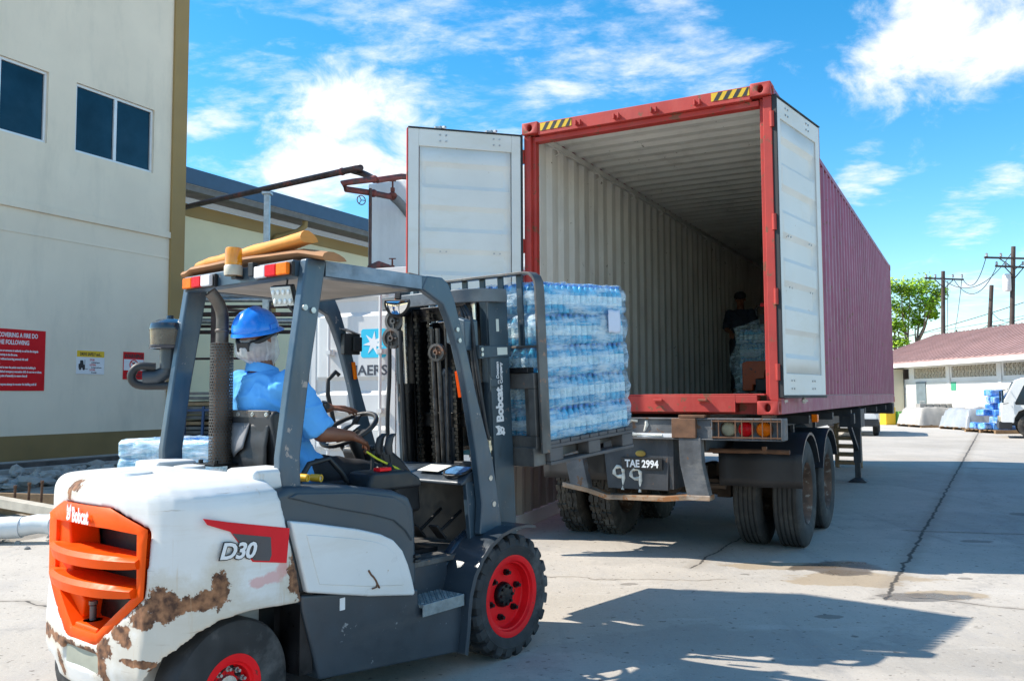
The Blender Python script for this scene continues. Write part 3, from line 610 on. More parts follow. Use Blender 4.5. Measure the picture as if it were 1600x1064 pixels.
# bumper: two drop posts, a bent bar and the plate carrier between
b = MB()
for x0, x1, s in ((-.86, -.66, 1), (-1.98, -1.80, -1)):
    b.loft([[(x0, -.05, 1.088), (x1, -.05, 1.088), (x1, .05, 1.088), (x0, .05, 1.088)], [(x0+.01, -.055, .86), (x1+.01, -.055, .86), (x1+.01, .05, .86), (x0+.01, .05, .86)], [(x0+.07, -.05, .585), (x1+.07, -.05, .585), (x1+.07, .05, .585), (x0+.07, .05, .585)]])
b.build('bumper_post', m_trl2, trl, bevel=.004)
b = MB(); pr = [(-2.0, .64), (-1.75, .60), (-1.55, .545), (-1.35, .55), (-1.0, .553), (-.78, .577), (-.585, .58)]
b.loft([[(x, -.06, z-.035), (x, .1, z-.035), (x, .1, z+.01), (x, -.06, z+.01)] for x, z in pr]); b.build('bumper_bar', mat('bent_steel_bar', (.30, .20, .13), .6, .3, var=.35, vs=7, wear=((.3, .13, .05), .3, 8), streak=((.55, .53, .5), .7, (3, 9, 9))), trl, bevel=.004)
b = MB(); b.loft([[(-1.62, .03, 1.08), (-.97, .03, 1.08), (-.97, .06, 1.08), (-1.62, .06, 1.08)], [(-1.56, .0, .61), (-.98, .0, .61), (-.98, .04, .61), (-1.56, .04, .61)]]); b.box(-.975, -.93, .02, .4, .62, 1.07); b.build('plate_carrier', m_trl, trl, bevel=.004)
b = MB(); b.box(-1.42, -1.03, -.006, .012, .792, .90); pl = b.build('number_plate', m_plate, trl, bevel=.003)
text('lettering', 'TAE 2994', .092, m_white, pl, (-1.225, -.0072, .813), XD, ZD, .003, .001, 'CENTER', xs=.86)
b = MB(); b.lathe([(.0, .004), (.035, .003), (.05, 0)], (0, 0, 0), (0, -1, 0), 20); e = b.build('oval_badge', mat('badge_gold', (.32, .22, .05), .4, .5), trl, loc=(-1.24, .012, .935)); e.scale = (1, 1, .6)
def strokes(name, strs, r, par, m, y):
    b_ = MB()
    for st in strs: b_.tube([(x, y+random.uniform(0, .0005), z) for x, z in st], [r*(.75+.35*sin(i*2.1)) for i in range(len(st))], 8)
    o = b_.build(name, m, par, smooth=80); return o
def nine(x, z, h):
    r = h*.22; return [(x+r+r*cos(a), z+h-r+r*sin(a)) for a in [R(-10+30*i) for i in range(13)]] + [(x+2*r, z+h*.5), (x+r*1.9, z+h*.2), (x+r*1.8, z)]
sp = strokes('spray_number', [nine(-1.50, .60, .21), nine(-1.335, .585, .21)], .019, trl, m_spray, .010); sp.scale = (1, 1, 1)
strokes('spray_scrawl', [[(-1.25, 1.235), (-1.31, 1.245), (-1.37, 1.20), (-1.36, 1.15), (-1.29, 1.11), (-1.19, 1.105), (-1.02, 1.105)], [(-1.17, 1.24), (-1.165, 1.20), (-1.19, 1.14)]], .019, trl, m_spray, -.018)
b = MB(); b.box(-1.26, -.93, -.024, -.021, 1.09, 1.125); b.build('reflective_tape', m_white, trl)
# axles, springs, wheels
AX = (1.27, 2.58)
b = MB()
for y in AX:
    b.cyl((-2.3, y, .52), (-.14, y, .52), .065, n=14)
    for x in (-1.66, -.78): b.box(x-.05, x+.05, y-.5, y+.5, .60, .66); b.box(x-.07, x+.07, y-.1, y+.1, .44, .78); b.box(x-.05, x+.05, y+.55, y+.65, .62, .96)
    b.cyl((-1.2, y-.2, .6), (-1.2, y-.45, .6), .11, n=14)
b.box(-1.66, -.78, .5, .6, .72, .8); b.cyl((-1.72, .55, .62), (-.6, .55, .62), .03, n=8); b.build('axle', m_under, trl, bevel=.004)
def tyre_prof(ro, ri, w, groove=.012, ribs=5):
    h = w/2; p = [(ri, -h*.72), (ri+.03, -h*.88), ((ro+ri)/2, -h), (ro-.05, -h*.93), (ro-.012, -h*.82)]
    n = ribs; a = -h*.80
    for i in range(n):
        wd = 1.6*h/n; x = a+i*wd
        p += [(ro, x+.004), (ro, x+wd-.012)]
        if i < n-1: p += [(ro-groove, x+wd-.010), (ro-groove, x+wd-.001)]
    p += [(ro-.012, h*.82), (ro-.05, h*.93), ((ro+ri)/2, h), (ri+.03, h*.88), (ri, h*.72)]
    return p
def truck_wheel(name, ro, ri, w, tread, rimdepth, mt):
    """axis along x, outer side towards +x"""
    r_ = bpy.data.objects.new(name, None); COL.objects.link(r_)
    b_ = MB(); b_.lathe(tyre_prof(ro, ri, w), (0, 0, 0), (1, 0, 0), 72)
    n = 72
    if tread:
        for k in range(48 if tread == 1 else 32):
            a = 2*pi*k/(48 if tread == 1 else 32)
            for x in ((-.36, -.0, .36) if tread == 1 else (-.34, -.12, .12, .34)):
                off = (.03 if tread == 1 else .07)*((1 if x > 0 else -1) if x else 0)
                c = V((x*w, (ro+.003)*cos(a+off), (ro+.003)*sin(a+off))); b_.obox(c, (w*(.2 if tread == 1 else .17), .02, .03 if tread == 1 else .062), rx=a+(.3 if (k % 2) else -.3))
    t = b_.build('tyre', mt, r_, smooth=32)
    b_ = MB(); h = w/2
    b_.lathe([(ri+.012, h*.86), (ri, h*.74), (ri-.015, h*.5), (ri-.03, h*.5-rimdepth*.4), (ri*.62, h*.5-rimdepth), (ri*.42, h*.5-rimdepth+.01), (.11, h*.5-rimdepth+.015), (.10, h*.5-rimdepth+.08), (.0, h*.5-rimdepth+.09)], (0, 0, 0), (1, 0, 0), 36)
    b_.lathe([(ri+.012, -h*.86), (ri, -h*.74), (ri-.02, -h*.2), (ri*.5, -h*.1), (0, -h*.1)], (0, 0, 0), (1, 0, 0), 30)
    for k in range(10): a = 2*pi*k/10; b_.cyl((h*.5-rimdepth, .165*cos(a), .165*sin(a)), (h*.5-rimdepth+.04, .165*cos(a), .165*sin(a)), .016, n=6)
    b_.build('rim', m_hub, r_, smooth=35); return r_
wr = truck_wheel('wheel', .515, .285, .27, 0, .12, m_tyre); wr.parent = trl
wl = truck_wheel('wheel', .515, .285, .27, 2, .12, m_tyred); wl.parent = trl
first = {True: True, False: True}
for y in AX:
    for x, right in ((-.105, True), (-.475, True), (-1.965, False), (-2.335, False)):
        src = wr if right else wl
        w = src if first[right] else dup(src, (0, 0, 0)); first[right] = False
        w.location = (x, y, .512); w.rotation_euler = (random.uniform(0, 6), 0, 0 if x in (-.105, -1.965) else pi)
# mudguards over the right and left wheels, rubber flaps behind them
for x0, x1 in ((-.62, .05), (-2.49, -1.82)):
    for i, y in enumerate(AX):
        b = MB(); rr = []
        for k in range(13):
            a = R(20+k*11); p = V((0, y-cos(a)*.60, .50+sin(a)*.60)); q = V((0, y-cos(a)*.575, .50+sin(a)*.575))
            rr.append([(x0, *p[1:]), (x1, *p[1:]), (x1, *q[1:]), (x0, *q[1:])])
        b.loft(rr)
        for k in (0.25, .75): b.box(x0+(x1-x0)*k-.015, x0+(x1-x0)*k+.015, y-.02, y+.02, 1.095, 1.17)
        b.build('mudguard', m_fend, trl, smooth=40)
    b = MB(); xx = (x0-.01 if x0 > -1 else x0+.05, x1+.06 if x0 > -1 else x1+.1); n = 10
    lo = [[(xx[0]+(xx[1]-xx[0])*i/n, .42+.02*sin(i*.9)+.02*(1-j/4), .635+.30*j/4) for i in range(n+1)] for j in range(5)]
    vv = [[b.v(p) for p in r_] for r_ in lo]
    for a_, c_ in zip(vv, vv[1:]):
        for i in range(n): b.face([a_[i], a_[i+1], c_[i+1], c_[i]])
    b.build('mud_flap', m_gask, trl, smooth=60, solid=.012)
    b = MB(); b.cyl((xx[0]-.25, .42, .955), (xx[1]-.1, .42, .955), .022, n=10); b.box(xx[0]+.4, xx[0]+.44, .40, .44, .91, 1.0); b.build('flap_bracket', m_rusty, trl, smooth=40)
b = MB(); b.box(-.03, .03, 1.86, 1.95, 1.18, 1.26); b.build('marker_lamp', m_lens['amber'], trl, bevel=.006)
# landing legs
for x in (-.28, -2.16):
    b = MB(); b.box(x-.06, x+.06, 7.9, 8.02, .32, 1.25); b.box(x-.045, x+.045, 7.915, 8.005, .06, .32); b.loft([[(x-.14, 7.82, .02), (x+.14, 7.82, .02), (x+.14, 8.1, .02), (x-.14, 8.1, .02)], [(x-.06, 7.9, .07), (x+.06, 7.9, .07), (x+.06, 8.02, .07), (x-.06, 8.02, .07)]]); b.box(x-.14, x+.14, 7.82, 8.1, 0.003, .02)
    b.bar((x, 7.9, .55), (x, 6.6, 1.15), .06, .06); b.build('landing_leg', m_trl, trl, bevel=.005)
b = MB(); b.box(-1.5, -.9, 3.4, 4.3, .72, .98); b.cyl((-.55, 3.3, .95), (-.55, 4.2, .95), .14, n=16); b.build('air_tank', m_trl, trl, bevel=.01)
b = MB(); b.box(-.05, .0, 5.2, 5.32, 1.06, 1.2); b.box(-.3, -.0, 6.0, 6.5, .98, 1.25); b.build('side_bracket', m_trl, trl, bevel=.005)
# pallet leaning against the trailer, end grain steps
wl_ = thing('wooden_ladder', 'short wooden step ladder leaning by the landing leg of the trailer', 'ladder', ctw(-.98, 10.9), -YC)
m_wood = mat('raw_timber', (.30, .19, .10), .8, var=.25, vs=6, streak=((.16, .10, .06), .6, (3, 3, 14)), bump=.1)
b = MB()
for x in (-.02, .42): b.bar((x, .0, .0), (x-.05, .35, 1.15), .07, .12, (0, 1, 0))
b.build('side_rail', m_wood, wl_, bevel=.005)
for i in range(7):
    z = .1+i*.16; b = MB(); b.obox((.2-.05*z/1.15, .35*z/1.15-.02, z), (.5, .11, .075), rx=.1); b.build('step', m_wood, wl_, bevel=.004)
# ---------------------------------------------------------------- forklift
FO, FA = V((-.46, 5.31, 0)), R(51.5)
FM = Matrix.Translation(FO) @ Matrix.Rotation(FA, 4, 'Z')
TILT = Matrix.Translation((.2, 0, .3)) @ Matrix.Rotation(R(-3.6), 4, 'Y') @ Matrix.Translation((-.2, 0, -.3))
def worn_white():
    """white counterweight paint rusted through in patches of their own place and shape, grime and scratches"""
    m = mat('counterweight_white', (.70, .70, .69), .42, var=.05, vs=2.5, coat=.1, bump=.04, bs=35, streak=((.50, .44, .35), .55, (1.2, 1.2, 9)))
    nt = m.node_tree; N, L = nt.nodes, nt.links; b = N['Principled BSDF']; src = b.inputs['Base Color'].links[0].from_socket
    tc = N.new('ShaderNodeTexCoord')
    nz = N.new('ShaderNodeTexNoise'); nz.inputs['Scale'].default_value = 17; nz.inputs['Detail'].default_value = 11; nz.inputs['Roughness'].default_value = .72; L.new(tc.outputs['Object'], nz.inputs[0])
    def blobs(lst, edge, amp):
        acc = None
        for (x, y, z, rx, ry, rz) in lst:
            s = N.new('ShaderNodeVectorMath'); s.operation = 'SUBTRACT'; L.new(tc.outputs['Object'], s.inputs[0]); s.inputs[1].default_value = (x, y, z)
            d = N.new('ShaderNodeVectorMath'); d.operation = 'DIVIDE'; L.new(s.outputs[0], d.inputs[0]); d.inputs[1].default_value = (rx, ry, rz)
            l = N.new('ShaderNodeVectorMath'); l.operation = 'LENGTH'; L.new(d.outputs[0], l.inputs[0])
            if acc is None: acc = l.outputs['Value']
            else:
                mn = N.new('ShaderNodeMath'); mn.operation = 'MINIMUM'; L.new(acc, mn.inputs[0]); L.new(l.outputs['Value'], mn.inputs[1]); acc = mn.outputs[0]
        a = N.new('ShaderNodeMath'); a.operation = 'MULTIPLY_ADD'; L.new(nz.outputs[0], a.inputs[0]); a.inputs[1].default_value = amp; L.new(acc, a.inputs[2])
        r_ = N.new('ShaderNodeMapRange'); L.new(a.outputs[0], r_.inputs[0]); r_.inputs[1].default_value = 1+amp*.5+edge; r_.inputs[2].default_value = 1+amp*.5-edge; return r_.outputs[0]
    def over(f, c, k=1.):
        nonlocal src
        x = N.new('ShaderNodeMix'); x.data_type = 'RGBA'
        if k != 1:
            q = N.new('ShaderNodeMath'); q.operation = 'MULTIPLY'; q.inputs[1].default_value = k; L.new(f, q.inputs[0]); f = q.outputs[0]
        L.new(f, x.inputs[0]); L.new(src, x.inputs[6])
        if isinstance(c, tuple): x.inputs[7].default_value = (*c, 1)
        else: L.new(c, x.inputs[7])
        src = x.outputs[2]
    rust = [(-1.95, -.6, .665, .085, .2, .042), (-1.885, -.6, .70, .045, .2, .075), (-2.03, -.57, .645, .05, .2, .03), (-2.075, -.49, .66, .07, .09, .06), (-2.08, -.53, .69, .05, .09, .03), (-1.525, -.6, .70, .04, .2, .085), (-1.50, -.6, .65, .03, .2, .05),
            (-2.115, -.40, .61, .06, .06, .05), (-2.135, -.30, .535, .08, .05, .04), (-2.145, -.20, .465, .08, .06, .04), (-2.165, -.08, .425, .08, .11, .026), (-2.165, .15, .43, .08, .16, .024), (-2.115, .36, .44, .08, .08, .03), (-2.165, -.16, .39, .1, .05, .05), (-2.095, -.33, .50, .06, .06, .02), (-2.165, -.20, .33, .1, .025, .05), (-2.165, .2, .33, .1, .03, .07),
            (-2.105, .13, 1.085, .08, .07, .022), (-2.125, .18, 1.06, .06, .03, .035), (-2.05, -.53, .40, .06, .12, .03), (-2.125, -.42, .43, .05, .10, .016), (-1.47, -.6, .585, .03, .2, .02)]
    grime = [(x, y, z, rx*1.9, ry*1.6, rz*1.9) for x, y, z, rx, ry, rz in rust] + [(-2.0, -.6, .56, .35, .3, .09), (-2.1, -.5, .45, .2, .3, .15)]
    over(blobs(grime, .35, 1.6), (.50, .43, .32), .6)
    over(blobs([(-1.64, -.6, .71, .05, .2, .025), (-1.60, -.6, .735, .03, .2, .04), (-1.72, -.6, .70, .04, .2, .02)], .2, 2.2), (.62, .18, .17), .55)
    n2 = N.new('ShaderNodeTexNoise'); n2.inputs['Scale'].default_value = 30; n2.inputs['Detail'].default_value = 6; L.new(tc.outputs['Object'], n2.inputs[0])
    rc = N.new('ShaderNodeMix'); rc.data_type = 'RGBA'; rc.inputs[6].default_value = (.06, .026, .015, 1); rc.inputs[7].default_value = (.33, .155, .075, 1); rn = N.new('ShaderNodeMapRange'); L.new(n2.outputs[0], rn.inputs[0]); rn.inputs[1].default_value = .36; rn.inputs[2].default_value = .66; L.new(rn.outputs[0], rc.inputs[0])
    rm = blobs(rust, .035, 2.9); over(rm, rc.outputs[2])
    # thin scratches along the flanks and faint runs below the rust
    for sc_, lo, col, amt in (((1.5, 1.5, 34), .645, (.30, .20, .12), .55), ((2.5, 2.5, 60), .66, (.20, .19, .18), .5), ((16, 16, .9), .60, (.50, .36, .22), .35)):
        mp = N.new('ShaderNodeMapping'); mp.inputs['Scale'].default_value = sc_; L.new(tc.outputs['Object'], mp.inputs[0])
        n3 = N.new('ShaderNodeTexNoise'); n3.inputs['Scale'].default_value = 1.6; n3.inputs['Detail'].default_value = 7; n3.inputs['Roughness'].default_value = .7; L.new(mp.outputs[0], n3.inputs[0])
        r3 = N.new('ShaderNodeMapRange'); L.new(n3.outputs[0], r3.inputs[0]); r3.inputs[1].default_value = lo; r3.inputs[2].default_value = lo+.05; over(r3.outputs[0], col, amt)
    L.new(src, b.inputs['Base Color'])
    rr = N.new('ShaderNodeMapRange'); L.new(rm, rr.inputs[0]); rr.inputs[3].default_value = .42; rr.inputs[4].default_value = .9; L.new(rr.outputs[0], b.inputs['Roughness'])
    return m
m_cw = worn_white()
m_fwhite = mat('panel_white', (.70, .71, .71), .35, var=.04, vs=2.5, coat=.25, streak=((.54, .50, .43), .35, (1.5, 1.5, 7)), wear=((.34, .22, .12), -.24, 14))
m_or = mat('grille_orange', (.88, .088, .001), .45, var=.07, vs=4, spec=.18, wear=((.42, .22, .13), -.20, 15))
m_grey = mat('forklift_charcoal', (.036, .050, .066), .42, .1, var=.18, vs=3, bump=.05, coat=.15, wear=((.24, .25, .26), -.12, 16), streak=((.075, .08, .085), .5, (2, 2, 7)))
m_post = mat('guard_blue_grey', (.050, .088, .125), .4, .15, var=.2, vs=3.5, coat=.2, bump=.04, wear=((.28, .25, .24), -.06, 13), streak=((.13, .14, .15), .5, (7, 7, 1.5)))
m_mast = mat('mast_grey', (.042, .072, .098), .42, .3, var=.25, vs=4, wear=((.20, .17, .15), -.03, 11), streak=((.11, .12, .13), .5, (8, 8, 1)))
m_dark = mat('black_plastic', (.016, .017, .019), .5, var=.25, vs=5)
m_hood = mat('hood_dark_grey', (.055, .072, .088), .48, var=.15, vs=2.5, bump=.08, bs=200)
m_worn = mat('worn_grey_steel', (.13, .125, .12), .55, .4, var=.3, vs=6, bump=.12, wear=((.28, .16, .11), .08, 9), streak=((.30, .29, .27), .5, (6, 6, 2)))
m_grease = mat('greasy_black_steel', (.014, .014, .016), .35, .4, var=.5, vs=8)
m_chrome = mat('polished_rod', (.6, .6, .6), .18, .95, var=.1)
m_brass = mat('zinc_fitting', (.55, .50, .38), .35, .8, var=.25, vs=20)
m_rimred = mat('rim_red', (.86, .010, .016), .45, var=.12, vs=6, spec=.2, wear=((.2, .04, .03), -.06, 12))
m_solid = mat('solid_tyre', (.032, .033, .036), .78, var=.35, vs=8, bump=.15, bs=40, streak=((.17, .165, .16), .75, (4, 4, 4)))
m_roofp = mat('weathered_roof_panel', (.48, .41, .33), .7, var=.25, vs=3, streak=((.30, .25, .20), .7, (1.5, 9, 5)), bump=.1)
m_tread = mat('step_plate', (.25, .29, .31), .5, .4, var=.2, vs=20, bump=.3, bs=120)
m_silver = mat('bolt_silver', (.5, .5, .48), .35, .8, var=.2, vs=30)
fl = thing('forklift', 'white and charcoal forklift with orange rear grille carrying a tall pallet of water', 'forklift', FO, FA)

# counterweight: cast body grown from stacked plan outlines, then cut for grille and wheels
def plan(z, hw, xr, xf, rc):
    pts = [(xf, -hw)]
    for i in range(9):
        t = i/8; pts.append((-1.86-(xr-1.86-.10)*(1-(1-t)**2.0)**.0 * t**1.6 - .0, -hw+(hw-.46)*t**2.2*rc))
    pts = [(xf, -hw), (-1.80, -hw), (-1.91, -hw*.985), (-1.99, -hw*.94), (-2.045, -hw*.87), (-2.08, -hw*.78)]
    for i in range(7):
        y = -hw*.70+hw*1.40*i/6; pts.append((-xr+.035+.28*y*y, y))
    q = [(x, -y) for x, y in reversed(pts[:6])]
    return [(x, y, z) for x, y in pts+q]
b = MB(); lv = []
for z, hw, xr in ((.20, .50, 2.10), (.26, .545, 2.17), (.38, .59, 2.205), (.5, .60, 2.205), (.7, .60, 2.19), (.9, .60, 2.18), (1.02, .60, 2.185), (1.07, .585, 2.185), (1.105, .54, 2.16), (1.125, .47, 2.09), (1.135, .38, 1.99)):
    lv.append(plan(z, hw, xr, -1.475-max(0, z-.575)*.285, 1))
b.loft(lv)
hexg = [(-.20, 1.015), (-.42, .945), (-.405, .68), (-.13, .465), (.13, .465), (.405, .68), (.42, .945), (.20, 1.015)]
cut1 = MB(); cut1.prism(hexg, 'x', -2.6, -1.93)
arch = [(-1.30, .55), (-1.475, .575), (-1.75, .59), (-1.88, .578), (-1.97, .54), (-2.05, .47), (-2.10, .38), (-2.125, .28), (-2.13, .05), (-1.30, .05)]
cut2 = MB(); cut2.prism(arch, 'y', -.75, -.30); cut3 = MB(); cut3.prism(arch, 'y', .30, .75)
cut4 = MB(); cut4.prism([(-.15, .35), (.15, .35), (.15, .43), (-.15, .43)], 'x', -2.4, -2.143)
me = remesh(b, .011, 4, (cut1, cut2, cut3, cut4))
cw = link('counterweight', me, m_cw, fl, smooth=60)
b = MB(); b.box(-2.151, -2.135, -.143, .143, .345, .432); b.build('tow_plate', mat('grey_green_plate', (.32, .33, .27), .6, var=.15, vs=8), cw, bevel=.004)
for x, y in ((-1.62, .1), (-1.95, -.02)):
    b = MB(); b.lathe([(.075, 0), (.07, .014), (.03, .02), (0, .02)], (x, y, 1.128), n=20); b.build('filler_cap', m_fwhite, cw, smooth=50)
for y in (-.40, .40): b = MB(); b.box(-1.68, -1.46, y-.11, y+.11, 1.06, 1.155); b.build('post_boss', m_cw, cw, bevel=.02)
# grille: orange bezel following the curved tail, panel with the name, two blades, dark depth
def gx(y, dx=0): return -2.157+.28*y*y+dx
gr = bpy.data.objects.new('grille', None); COL.objects.link(gr); gr.parent = fl
inner = [(-.175, .935), (-.355, .925), (-.36, .69), (-.105, .50), (.105, .50), (.36, .69), (.355, .925), (.175, .935)]
def dens(poly, n):
    o = []
    for i in range(len(poly)):
        a, c = V(poly[i]), V(poly[(i+1) % len(poly)]); o += [tuple(a.lerp(c, k/n)) for k in range(n)]
    return o
b = MB(); O, I = dens(hexg, 5), dens(inner, 5); sc = 1.02
O = [(y*sc, .74+(z-.74)*sc) for y, z in O]
rg = [[(gx(y, -.004), y, z) for y, z in O], [(gx(y, .010), y, z) for y, z in I], [(-2.0, y*.93, .73+(z-.73)*.93) for y, z in I], [(-1.95, y*1.0, .73+(z-.73)*1.0) for y, z in I]]
b.loft(rg, False); b.build('bezel', m_or, gr, smooth=30, solid=.004)
b = MB(); b.sheet([(-1.955, y, z) for y, z in dens(hexg, 1)]); b.build('radiator_screen', m_dark, gr)
b = MB(); b.prism([(.12, .52), (.36, .69), (.36, .93), (.26, .93), (.22, .70), (.1, .60)], 'x', -2.10, -1.965); b.box(-2.14, -1.96, -.1, .1, .495, .52); b.build('inner_cheek', m_or, gr, bevel=.01)
for z in (.815, .70):
    b = MB(); up_, dn_ = [], []; n = 14; hw = .375 if z > .75 else .355
    def xo(y): return -2.215+.62*y*y
    ring = []
    for i in range(n+1):
        y = -hw+2*hw*i/n; e = 1-(abs(y)/hw)**4*.35
        x0 = xo(y)
        ring.append([(x0+.012, y, z+.022*e), (x0-.004, y, z+.004), (x0+.004, y, z-.034*e), (x0+.03, y, z-.040*e), (-2.0, y, z-.02), (-2.0, y, z+.004)])
    b.loft(ring); b.build('grille_blade', m_or, gr, smooth=45)
b = MB(); b.cyl((-2.08, .06, .51), (-2.08, .06, .58), .014, n=10); b.cyl((-2.08, .06, .585), (-2.08, .06, .60), .018, n=10); b.cyl((-2.08, .06, .515), (-2.08, .06, .52), .04, n=14); b.build('tow_pin', m_worn, gr, smooth=40)
def wrap(o, k):
    for v_ in o.data.vertices: v_.co.x += gx(v_.co.y, k)
    return o
wrap(text('lettering', 'Bobcat', .086, m_white, gr, (0, .098, .944), (0, -1, 0), (0, 0, 1), .0026, .0012, xs=.62, space=1.0), -.0085)
cath = [(0, 0), (.012, .02), (.008, .05), (.012, .085), (.03, .062), (.05, .066), (.068, .09), (.072, .05), (.062, .03), (.06, .01), (.045, -.008), (.03, -.004), (.018, -.014)]
def cat_head(par, o, xd, yd, k, depth):
    """small white cat's head emblem: outline with ears, two eye slits and a muzzle left open"""
    xd, yd = V(xd), V(yd); nn = xd.cross(yd); o = V(o); b_ = MB()
    b_.loft([[o+xd*(x*k)+yd*(y*k)+nn*d for x, y in cath] for d in (0, depth)]); h = b_.build('cat_emblem', m_white, par)
    b_ = MB()
    for pts in ([(.018, .046), (.032, .036), (.020, .038)], [(.062, .05), (.048, .036), (.058, .04)], [(.03, .02), (.05, .02), (.04, .008)]): b_.loft([[o+xd*(x*k)+yd*(y*k)+nn*d for x, y in pts] for d in (depth+.0004, depth+.001)])
    b_.build('emblem_features', m_dark if par is not gr else m_or, h); return h
ch_ = cat_head(gr, (0, .158, .952), (0, -1, 0), (0, 0, 1), .72, .003); wrap(ch_, -.0075)
for q_ in ch_.children: wrap(q_, -.0075)
# side decal with the model letters
yS = -.6035
b = MB(); b.prism([(-1.975, .992), (-1.86, .965), (-1.563, .905), (-1.577, .76), (-1.745, .79), (-1.80, .86), (-1.85, .925), (-1.955, .965)], 'y', yS, yS+.006); dc = b.build('side_decal', mat('decal_dark_red', (.66, .012, .022), .4, var=.12, spec=.2), fl)
b = MB(); b.prism([(-1.845, .918), (-1.66, .880), (-1.655, .805), (-1.665, .782), (-1.742, .796), (-1.795, .86)], 'y', yS-.002, yS-.0005); b.build('decal_grey_field', mat('decal_grey', (.055, .055, .065), .35, var=.1), dc)
t = text('lettering', 'D30', .088, m_white, dc, (-1.905, yS-.0045, .825), (1, 0, -.10), (.10, 0, 1), .0026, .0012, shear=.18, xs=1.12, space=.93)
t2 = text('letter_outline', 'D30', .088, mat('decal_black', (.012, .012, .015), .4), dc, (-1.905, yS-.0025, .825), (1, 0, -.10), (.10, 0, 1), .0070, .001, shear=.18, xs=1.12, space=.93)
# chassis, hood and side panels
b = MB(); b.prism([(-1.476, .60), (-1.466, .53), (-1.42, .38), (-1.37, .21), (-.445, .117), (-.418, .30), (-.415, .40), (-.747, .42), (-.75, .50)], 'y', -.575, -.42); b.prism([(-1.476, .60), (-1.466, .53), (-1.42, .38), (-1.37, .21), (-.445, .117), (-.418, .30), (-.415, .40), (-.747, .42), (-.75, .50)], 'y', .42, .575)
b.build('chassis_side', m_grey, fl, bevel=.012)
b = MB(); b.box(-2.02, -.3, -.28, .28, .16, .62); b.box(-1.50, -.45, -.415, .415, .14, .56); b.box(-1.90, -1.42, -.55, .55, .60, .64); b.box(-1.47, -1.40, -.56, .56, .25, .6); b.build('underbody', m_grease, fl)
hood = [(-1.66, .98), (-1.64, 1.05), (-1.53, 1.075), (-1.17, 1.05), (-.90, 1.005), (-.80, .965), (-.765, .90), (-.752, .80), (-.742, .505), (-1.47, .60)]
b = MB(); b.prism(hood, 'y', -.565, .565); hd = b.build('engine_hood', m_hood, fl, bevel=.035)
b = MB(); b.prism([(-1.55, 1.03), (-1.50, 1.045), (-1.17, 1.02), (-.92, .975), (-.84, .93), (-.81, .86), (-.79, .74), (-.84, .80), (-.92, .86), (-1.05, .90), (-1.30, .96)], 'y', -.575, -.56); b.build('hood_panel', m_hood, hd, bevel=.012)
b = MB(); b.box(-.775, -.735, -.578, .578, .655, .672); b.box(-.775, -.735, -.578, .578, .632, .648); b.build('hood_groove', m_dark, hd, bevel=.004)
pan = [(-1.557, .935), (-1.45, .915), (-1.172, .853), (-1.03, .812), (-.945, .772), (-.885, .715), (-.845, .64), (-.815, .56), (-.795, .488), (-.81, .482), (-1.10, .53), (-1.462, .612)]
for s in (-1, 1):
    b = MB(); b.prism(pan, 'y', *sorted((s*.56, s*.602))); sp_ = b.build('side_panel', m_fwhite, fl, bevel=.012)
    b = MB(); pin = [(-1.18+(x+1.18)*.78, .70+(z-.70)*.70) for x, z in pan]; b.prism(pin, 'y', *sorted((s*.60, s*.606))); b.build('raised_field', m_fwhite, sp_, bevel=.012)
b = MB(); b.tube([(-1.115, -.608, .655), (-1.098, -.608, .632), (-1.082, -.608, .618), (-1.068, -.608, .600), (-1.06, -.608, .585), (-1.045, -.608, .562)], .0045, 6); b.tube([(-1.09, -.608, .566), (-1.065, -.608, .568), (-1.06, -.608, .59)], .004, 6); b.build('scratch_gouge', m_rusty, fl)
b = MB(); b.obox((-1.245, -.5765, .52), (.03, .003, .055)); b.build('sticker', m_white, fl)
# footwell: floor, recessed side, step, cowl and dash
b = MB(); b.box(-.75, .02, -.43, .43, .565, .595); b.build('floor_plate', m_worn, fl, bevel=.004)
b = MB(); b.box(-.765, -.38, -.425, -.415, .40, .60); b.box(-.765, -.38, .415, .425, .40, .60); b.build('footwell_side', m_grey, fl)
b = MB(); b.box(-.745, -.435, -.60, -.415, .405, .423); b.box(-.745, -.435, -.604, -.594, .362, .4235)
stp = b.build('step', m_tread, fl, bevel=.003)
b = MB()
for i in range(13):
    for j in range(7): b.obox((-.725+i*.022, -.58+j*.025, .425), (.014, .004, .004), rz=.8 if (i+j) % 2 else -.8)
b.build('tread_pattern', m_tread, stp)
b = MB(); b.prism([(-.02, 1.06), (-.20, 1.035), (-.285, .985), (-.285, .965), (-.18, .985), (-.03, .985)], 'y', -.45, .42); b.build('dashboard', m_grey, fl, bevel=.012)
b = MB(); b.box(-.03, .02, -.43, .43, .58, 1.0); b.box(-.22, -.03, .40, .43, .6, .97); b.build('front_bulkhead', m_dark, fl)
b = MB(); b.loft([[(-.25, -.45, .985), (-.21, -.452, .65), (-.10, -.452, .65), (-.06, -.45, .985)], [(-.25, -.42, .985), (-.21, -.42, .65), (-.10, -.42, .65), (-.06, -.42, .985)]]); b.build('cowl_side', m_post, fl, bevel=.006)
b = MB(); b.obox((-.19, -.15, 1.046), (.12, .17, .003), ry=-.22); b.build('paper_notice', mat('paper', (.78, .77, .72), .8, var=.05), fl)
b = MB(); b.tube([(-.27+.16*(.5-.5*cos(a)), -.34+.085*sin(a), 1.015+.055*(.5-.5*cos(a))) for a in [2*pi*i/20 for i in range(20)]], .010, 8, True); b.box(-.13, -.06, -.43, -.25, 1.05, 1.085); b.build('cup_tray', m_dark, fl, bevel=.004)
b = MB(); b.obox((-.20, -.34, 1.043), (.11, .15, .003), ry=-.3); b.build('tray_liner', mat('blue_film', (.10, .24, .45), .25, var=.3, vs=14), fl)
